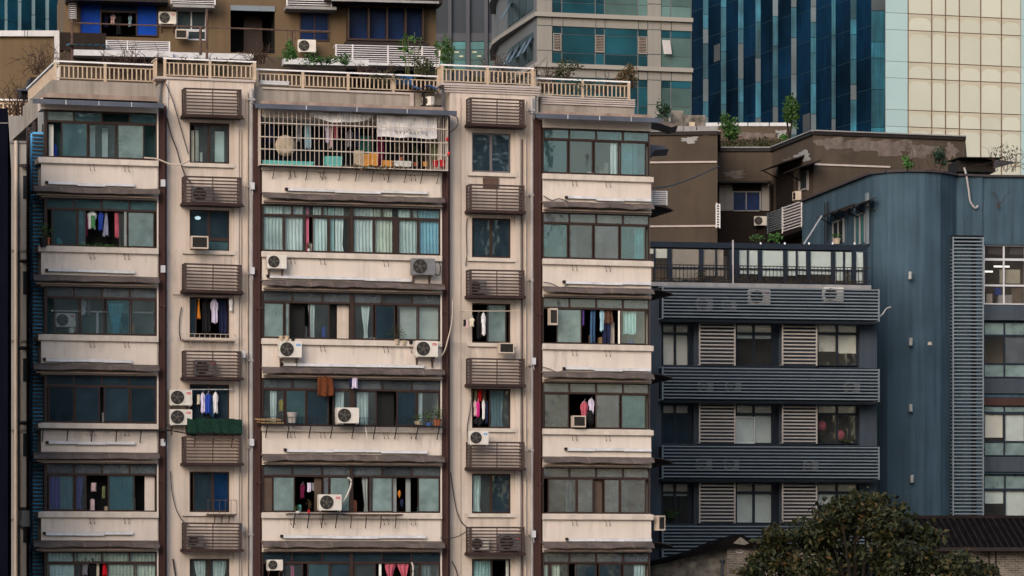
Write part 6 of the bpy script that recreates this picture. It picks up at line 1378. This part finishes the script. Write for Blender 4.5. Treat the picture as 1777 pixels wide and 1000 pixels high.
m = MB(); rbox(m, P_, 400, 477, 10, 19, -.1, .06); m.build('shutter_box', 'slate_slat', tb)
m = MB(); rbox(m, P_, 423, 455, 28, 92, -1.5, -1.4); m.build('inner_door', 'frame_brown', tb)
m = MB(); rbox(m, P_, 114, 292, -8, 2, 0, 1.2); rbox(m, P_, 564, 768, -6, 4, 0, 1.4); rbox(m, P_, 600, 740, 6, 10, 0, .6); m.build('canopy', 'iron', tb)
def wl_(a, b, y0, y1, w, n, post, dep, posts=(0, 1)):
    o = louvre(P_, tb, a, b, y0, y1, w, n, 'white_slat', 'white_louvre', post, dep, .032, posts); m = MB(); rbox(m, P_, a + 1, b - 1, y0, y1, w - .34, w - .3); m.build('shadow_board', 'dusk_brown_low', o)  # dark board added behind the slats as the shade of the balcony
m = MB(); rbox(m, P_, 300, 372, 8, 13, .0, 1.0); rbox(m, P_, 496, 584, 11, 16, 0, 1.0); rbox(m, P_, 576, 762, 0, 4, 1.4, 1.5); m.build('slab', 'slab_side', tb)
wl_(297, 373, -12, 8, 1.0, 6, 'white_slat', .8); wl_(498, 575, -12, 11, 1.0, 6, 'white_slat', .8)
wl_(185, 294, 71, 90, 2.6, 6, 'white_slat', .5, posts=(0, .33, 1)); wl_(583, 763, 79, 109, 2.6, 8, 'white_slat', .8, posts=(0, .16, .5, .83, 1))
wl_(120, 132, 5, 34, .6, 8, 'frame_grey', .4)
m = MB(); rbox(m, P_, 128, 300, 88, 98, 2.4, 3.4); rbox(m, P_, 280, 440, 92, 102, 2.2, 3.0); rbox(m, P_, 492, 640, 102, 113, 3.0, 3.8); rbox(m, P_, 583, 768, 109, 114, 1.2, 2.7); m.build('terrace_slab', 'white_trim', tb)
m = MB(); rbox(m, P_, 105, 600, 96, 175, 1.8, 2.6); m.build('terrace_wall', 'dusk_brown', tb); m = MB(); rbox(m, P_, 600, 740, 110, 175, .8, 1.2); rbox(m, P_, 105, 184, 57, 88, .4, .5); m.build('dark_wall', 'dusk_brown_low', tb)
m = MB(); rbox(m, P_, 600, 745, 73, 79, .5, 2.5); m.build('balcony_floor', 'iron', tb)
o = thing('clothes_rail', 'long thin dark pipe rail on posts across the terrace behind the roof', 'rail', P_.world(0, 0, 0), P_.th); m = MB()
m.tube([(P_.U(125, 3), -3, P_.Z(125, 40, 3)), (P_.U(345, 3), -3, P_.Z(345, 47, 3)), (P_.U(506, 3), -3, P_.Z(506, 53, 3)), (P_.U(575, 3), -3, P_.Z(575, 55, 3))], .035, 5); m.build('rail', 'iron_rust', o)
m = MB()
for px, y0 in ((125, 34), (359, 16), (506, 53)): x = P_.U(px, 3); m.tube([(x, -3, P_.Z(px, 110, 3)), (x, -3, P_.Z(px, y0, 3))], .055, 6)
for px in (499, 512): x = P_.U(px, 3); m.tube([(x, -3, P_.Z(px, 70, 3)), (x, -3, P_.Z(px, 50, 3))], .02, 4)
m.tube([(P_.U(348, 3), -3, P_.Z(348, 95, 3)), (P_.U(348, 3), -3, P_.Z(348, 47, 3))], .06, 6); m.build('post', 'iron_rust', o)
ac(P_, 275, 305, 43, .15, 'white unit with red badge beside the blue curtained window behind the roof', 'red', group='units on the terrace building'); ac(P_, 516, 547, 92, .4, 'white unit at terrace level under the small blue window', None, bracket=False, group='units on the terrace building')
wac(P_, 304, 324, 53, 69, .35, 'boxed window unit low in the white framed window behind the roof')
GB = [(191, 201, 25, 42, 'palepink', 'pale pink top in the dark window between blue panes'), (201, 212, 24, 60, 'black', 'long black coat in the dark window between blue panes'), (178, 189, 24, 48, 'navy', 'navy top in the dark window between blue panes'), (222, 230, 26, 46, 'paleblue', 'blue striped top in the dark window between blue panes')]
for g in GB: garment(g[0], g[1], g[2], g[3], -.4, g[4], g[5], fr=P_, group='washing behind the roof')
m = MB(); n = 12
for i in range(n + 1):
    for t in (0, 1): m.v.append((-.9 + 1.8 * i / n, -.5 * t, .12 * (1 - t) + .05 * (i % 2)))
m.f += [(2 * i, 2 * i + 1, 2 * i + 3, 2 * i + 2) for i in range(n)]; b_ = len(m.v); m.v += [(v[0], v[1], v[2] - .03) for v in m.v[:b_]]; m.f += [tuple(reversed([b_ + j for j in f])) for f in m.f[:n]]
tag(on(P_, m.build('corrugated_sheet', 'teal_office'), 152, 83, 2.8), 'small teal corrugated sheet over the dark terrace wall', 'roof sheet')
# ================================================================= ROOF GARDEN OF THE APARTMENT BLOCK
RG = [('shrub', 503, 104, -5, 32, 36, 'leaf_bright', 'bright green leafy plant behind the middle roof railing', 260), ('shrub', 560, 112, -4, 90, 18, 'leaf_green', 'low green row of seedlings behind the middle roof railing', 260), ('shrub', 596, 112, -3.6, 34, 18, 'leaf_green', 'small green clump beside the white terrace louvre', 120),
      ('shrub', 776, 128, -1.6, 34, 66, 'leaf_green', 'tall loose green shrub at the join of the roof railings', 260), ('shrub', 735, 132, -1.4, 70, 34, 'leaf_olive', 'olive shrub at the right end of the middle roof railing', 260),
      ('shrub', 365, 134, -1.2, 140, 30, 'leaf_olive', 'mossy green plants behind the second roof railing', 260), ('shrub', 1085, 160, -2, 50, 54, 'leaf_rust', 'feathery rust brown bush at the right end of the roof', 560), ('shrub', 985, 135, -2, 60, 30, 'leaf_olive', 'dark olive bush behind the rightmost roof railing', 240),
      ('shrub', 660, 148, -1.3, 130, 26, 'leaf_olive', 'low weeds behind the middle roof railing', 260), ('shrub', 850, 149, -1.3, 120, 22, 'leaf_olive', 'low weeds behind the fourth roof railing', 160), ('shrub', 1000, 163, -1.3, 110, 24, 'leaf_olive', 'low weeds behind the rightmost roof railing', 160)]
for (_, px, py, w, wp_, hp, lf, lab, n) in RG: shrub(F, px, py, w, wp_, hp, lf, lab, int(n * 1.8), .10, 5, stem='twig', lumps=9, fill=.9, sr=.012)
TW = [(235, 134, -2.2, 90, 58, 'tangled bare bush behind the first roof railing, right end', 24), (190, 134, -2.0, 60, 42, 'thin bare bush behind the middle of the first roof railing', 14), (345, 134, -2, 110, 40, 'bare twigs above the second roof railing', 20), (75, 130, -9, 60, 60, 'bare bush against the tan wall at the left', 18), (30, 200, -12, 60, 60, 'bare bush above the low left railing', 20),
      (445, 110, -3, 50, 34, 'brown brambles above the gap after the second railing', 16), (650, 135, -1.6, 90, 28, 'dry stalks above the middle roof railing', 18), (860, 150, -2, 90, 56, 'bare twigs above the fourth roof railing', 20), (945, 160, -2, 52, 56, 'bare twigs at the start of the rightmost railing', 20), (1040, 162, -2, 70, 34, 'bare twigs above the rightmost railing', 14)]
for (px, py, w, wp_, hp, lab, n) in TW: twigbush(F, px, py, w, wp_, hp, lab, int(n * 1.7), wild=.4, r=.017)
for (px, hp, lab) in ((712, 92, 'tall bamboo like plant rising in front of the dark bay window'), (766, 70, 'second bamboo like plant at the corner of the white louvre')):
    o = thing('bamboo_plant', lab, 'bamboo', F.at(px, 140, -3), F.th); s_ = F.m(px, -3); m = MB(); l = MB()
    for i in range(5):
        x = random.uniform(-.25, .25); h = hp * s_ * random.uniform(.75, 1); tx = x + random.uniform(-.25, .25); m.tube([(x, 0, 0), ((x + tx) / 2, .05, h * .6), (tx, 0, h)], .012, 4)
        for q in range(6): l.leaf(Vector((tx, 0, h * random.uniform(.55, 1))), .26, -.1)
    m.build('stem', 'bamboo', o); l.build('foliage', 'leaf_green', o)
# roof clutter
tk = thing('tarpaulin', 'blue tarpaulin over the roof unit beside the middle railing', 'tarpaulin', F.at(734, 152, -.75), F.th); m = MB(); s_ = F.m(734, -.7)
for i in range(9):
    for t in range(4): m.v.append(((-26 + 6.5 * i) * s_, .1 - .28 * t, (3 * math.sin(i * 1.3 + t) - t * 2.2 + (i * .3)) * s_))
m.f += [(i * 4 + t, i * 4 + t + 1, i * 4 + t + 5, i * 4 + t + 4) for i in range(8) for t in range(3)]; nb_ = len(m.v); m.v += [(v[0], v[1], v[2] + .02) for v in m.v]; m.f += [tuple(reversed([nb_ + j for j in f])) for f in m.f[:24]]; m.build('sheet', 'blue_tarp', tk)
o = ac(F, 735, 757, 184, -.35, 'roof unit turned sideways under the blue tarpaulin', None, bracket=False, rz=R(-60))
m = MB(); s_ = F.m(740, -.6); m.box(-.35, .35, -.12, .2, 0, .06); m.box(-.3, -.25, -.1, .15, .06, .5); tag(on(F, m.build('black_stand', 'iron'), 748, 186, -.4), 'black stand under the roof unit by the tarpaulin', 'stand')
bx = box_thing(444, 470, 128, 141, -1.3, .4, 'peel_grey', 'stone_block', 'stained stone block behind the railing after the second tower', 'block')
s2 = box_thing(452, 502, 141, 147, -.9, .3, 'white_trim', 'white_board', 'white board lying on the parapet, left of the middle railing', 'board')
dk2 = thing('covered_chair', 'black covered lounge chair on the left roof against the tan wall', 'chair', F.at(58, 168, -9), F.th); m = MB(); s_ = F.m(58, -9)
m.prism([(-20 * s_, 0), (26 * s_, 0), (26 * s_, 12 * s_), (14 * s_, 34 * s_), (-4 * s_, 34 * s_), (-10 * s_, 16 * s_), (-22 * s_, 12 * s_)], 0, .9); m.build('cover', 'iron', dk2); m = MB(); m.prism([(-34 * s_, 8 * s_), (26 * s_, 8 * s_), (26 * s_, 10 * s_), (-20 * s_, 12 * s_)], -.3, 0); m.build('seat_edge', 'canopy_blue', dk2)
m = MB(); m.box(-.35, .35, 0, .3, 0, .3); m.box(-.38, .38, -.03, .33, .3, .33); tag(on(F, m.build('blue_planter', 'blue_tarp'), 700, 146, -1.6), 'blue planter tub seen through the middle railing', 'planter')
# ================================================================= OLD BRICK HOUSES AND THE TREE
OH = Fr(1262, 129, 0); oh = root('old_house', 'old grey brick gabled house with dark tiled roof beside the apartment block', 'house', OH)
def opz(px, py, w=0): return (OH.U(px, w), OH.Z(px, py, w))
m = MB(); m.prism([(opz(1120, 0)[0], 0), (opz(1262, 0)[0], 0), opz(1262, 951), opz(1205, 963), opz(1120, 982)], 0, 6); m.build('gable_wall', 'plaster_old', oh)
m = MB(); m.box(OH.U(1262, .2), OH.U(1420, .2), -.2, 6, 0, OH.Z(1300, 951, .2)); m.build('brick_wall', 'brick_old', oh)
m = MB(); m.prism([opz(1120, 985, .5), opz(1205, 965, .5), opz(1262, 951, .5), opz(1330, 950, .5), opz(1318, 942, .5), opz(1300, 934, .5), opz(1285, 927, .5), opz(1272, 930, .5), opz(1240, 941, .5), opz(1205, 956, .5), opz(1160, 967, .5), opz(1120, 977, .5)], -.5, 6.3); m.build('roof', 'roof_tile', oh)
for (cx, cy, rx, ry) in ((1150, 990, 5, 3), (1172, 982, 6, 3), (1190, 978, 7, 3), (1208, 972, 8, 3), (1221, 975, 5, 2), (1232, 968, 6, 2), (1160, 997, 8, 3), (1243, 962, 4, 2)): blotch(OH, cx, cy, rx, ry, mat='peel_grey', par=oh, name='flaked_plaster')
for (cx, cy, rx, ry) in ((1275, 970, 8, 4), (1300, 962, 6, 3), (1290, 985, 9, 5), (1270, 992, 5, 4)): blotch(OH, cx, cy, rx, ry, mat='plaster_old', par=oh, name='flaked_plaster', w=.21)
m = MB(); m.prism([opz(1272, 943, .53), opz(1285, 932, .53), opz(1300, 943, .53), opz(1292, 946, .53)], -.54, -.5); m.build('gable_stone', 'plaster_old', oh)
m = MB(); m.box(OH.U(1330, .45), OH.U(1420, .45), -.45, 6.3, OH.Z(1350, 951, .2), OH.Z(1350, 944, .2)); m.build('eave', 'roof_tile', oh)
m = MB(); x, z = opz(1283, 957, .2); m.tube([(x + .14 * math.cos(a * .5236), -.22, z + .05 * math.sin(a * .5236)) for a in range(13)], .018, 4); m.build('vent_ring', 'white_trim', oh)
m = MB(); x, z = opz(1253, 977, .1); m.tube([(x, -.1, 0), (x, -.1, z)], .05, 6); m.lathe(x, -.1, z, [(.05, 0), (.1, .08), (.1, .13)], 8); m.build('drainpipe', 'fin_grey', oh)
T2 = Fr(1700, 133, 0); th = root('tiled_house', 'low grey brick house with a long dark ribbed tile roof at the lower right', 'house', T2); ru0, ru1 = T2.U(1560, 0), T2.U(1900, 0); ze = T2.Z(1700, 951, .6); zr2 = EYE + (HY - 900) / FPX * 137
m = MB(); m.box(ru0, ru1, 0, 8, 0, ze - .02); m.build('brick_wall', 'brick_old', th)
m = MB(); m.sweepx([(-.6, ze - .06), (-.6, ze + .02), (4, zr2), (8.6, ze + .02), (8.6, ze - .06), (4, zr2 - .1)], ru0 - .2, ru1); rfm = m.build('roof', 'roof_tile', th)
m = MB(); n = int((ru1 - ru0) / .26)
for i in range(n):
    x = ru0 + i * .26; z0, z1 = ze + .03, zr2 + .01; dx = random.uniform(-.01, .01)
    P = [Vector((x - .05 * 0, -.62, z0)), Vector((x + dx, .5, z0 + (z1 - z0) * .243)), Vector((x, 2.2, z0 + (z1 - z0) * .613)), Vector((x, 4, z1))]; m.tube(P, .05, 5)
m.build('tile_ribs', 'ridge_tile', rfm); m = MB(); m.box(ru0 - .2, ru1, 3.85, 4.15, zr2, zr2 + .12); m.build('ridge', 'ridge_tile', rfm)
m = MB(); m.box(ru0, ru1, -.66, -.6, ze - .12, ze + .02); m.build('eave_board', 'iron', th)
for i, px in enumerate((1716, 1728)):
    m = MB(); x = T2.U(px, .05); m.tube([(x, -.05, 0), (x, -.05, ze)], .03, 5); m.build('drainpipe', 'iron', th)
TR = Fr(1490, 116, 0); s_ = TR.m(1490, 0); tree = thing('broadleaf_tree', 'dark broadleaf tree with olive leaves in front of the grey wing and brick houses', 'tree', TR.world(0, 0, 0), 0)
rt = random.Random(11)
def tp_(px, py, y=0.): return Vector(((px - 1490) * s_, y, EYE + (HY - py) * s_))
lumps = [(x + 12, y + 10, q) for x, y, q in [(1468, 890, 40), (1425, 905, 30), (1390, 925, 26), (1340, 930, 24), (1318, 968, 25), (1360, 968, 22), (1520, 885, 34), (1555, 905, 30), (1592, 925, 24), (1450, 950, 48), (1525, 950, 46), (1580, 965, 30), (1640, 975, 26), (1672, 982, 22), (1705, 990, 16), (1395, 985, 32), (1480, 1010, 60), (1570, 1020, 50), (1640, 1030, 40), (1350, 1025, 45), (1412, 1040, 50), (1440, 872, 18), (1497, 862, 18), (1290, 985, 14)]]
trunk = MB(); tops = [tp_(a, b + r * .2, rt.uniform(-1.2, 1.2)) for a, b, r in lumps]
trunk.tube([(0, 0, 0), (.05, 0, 1.5), (-.05, .05, 3.2), (0, 0, 4.6)], .26, 10, .17)
for t in tops: mid = Vector((t.x * .4, t.y * .3, 4.3 + (t.z - 4.3) * .35)); trunk.tube([Vector((0, 0, 3.2 + rt.uniform(0, 1.2))), mid, (mid + t) / 2 + Vector((0, 0, .15)), t], .09, 6, .02)
trunk.build('trunk', 'bark', tree, True)
cr_ = MB(); random.seed(5); tw_ = MB()
for i, (a, b, r) in enumerate(lumps):
    R_ = r * s_; c = tp_(a, b, tops[i].y); n = int(7 + r * .85)
    for _ in range(n):
        v = Vector((random.gauss(0, 1), random.gauss(0, 1), random.gauss(0, 1))).normalized() * R_ * random.uniform(.3, 1.28); v.z *= .85; p = c + v
        tw_.tube([c + v * .5, (c + v * .8) + Vector((random.gauss(0, .06), 0, random.gauss(0, .06))), p], .009, 3, .006)
        for _ in range(20): cr_.leaf(p + Vector((random.gauss(0, .14), random.gauss(0, .14), random.gauss(0, .10))), random.uniform(.12, .30), -.3)
cr_.build('crown', 'leaf_dark', tree); tw_.build('twigs', 'bark', tree)

# ================================================================= UNSEEN BUILDINGS ADDED BEHIND THE CAMERA for the glass to reflect
for (x0, x1, y, h, mt, lab) in ((-150, -104, -70, 60, 'concrete', 'grey office slab added behind the camera, far left, for the windows to reflect'), (-96, -62, -110, 50, 'tan_wall', 'tan tower added behind the camera for the windows to reflect'), (-52, -18, -60, 70, 'fin_dark', 'dark tower added behind the camera for the windows to reflect'),
                               (-6, 22, -120, 66, 'concrete', 'pale tower added behind the camera for the windows to reflect'), (34, 60, -80, 44, 'slate_wall', 'slate block added behind the camera for the windows to reflect'), (76, 140, -100, 56, 'dusk_brown', 'brown slab added behind the camera for the windows to reflect')):
    t = thing('reflection_building', lab, 'building', ((x0 + x1) / 2, y, 0), R(180)); hw = (x1 - x0) / 2; m = MB(); m.box(-hw, hw, 0, 18, 0, h); m.build('wall', mt, t); m = MB(); z = 4.
    while z < h - 3: m.box(-hw + 1, hw - 1, -.08, 0, z, z + 1.7); z += 3.4
    m.build('window_band', 'tower_glass_dark', t); m = MB(); m.box(-hw - .3, hw + .3, -.3, 18.3, h, h + .8); m.build('roof_edge', 'slab_side', t)
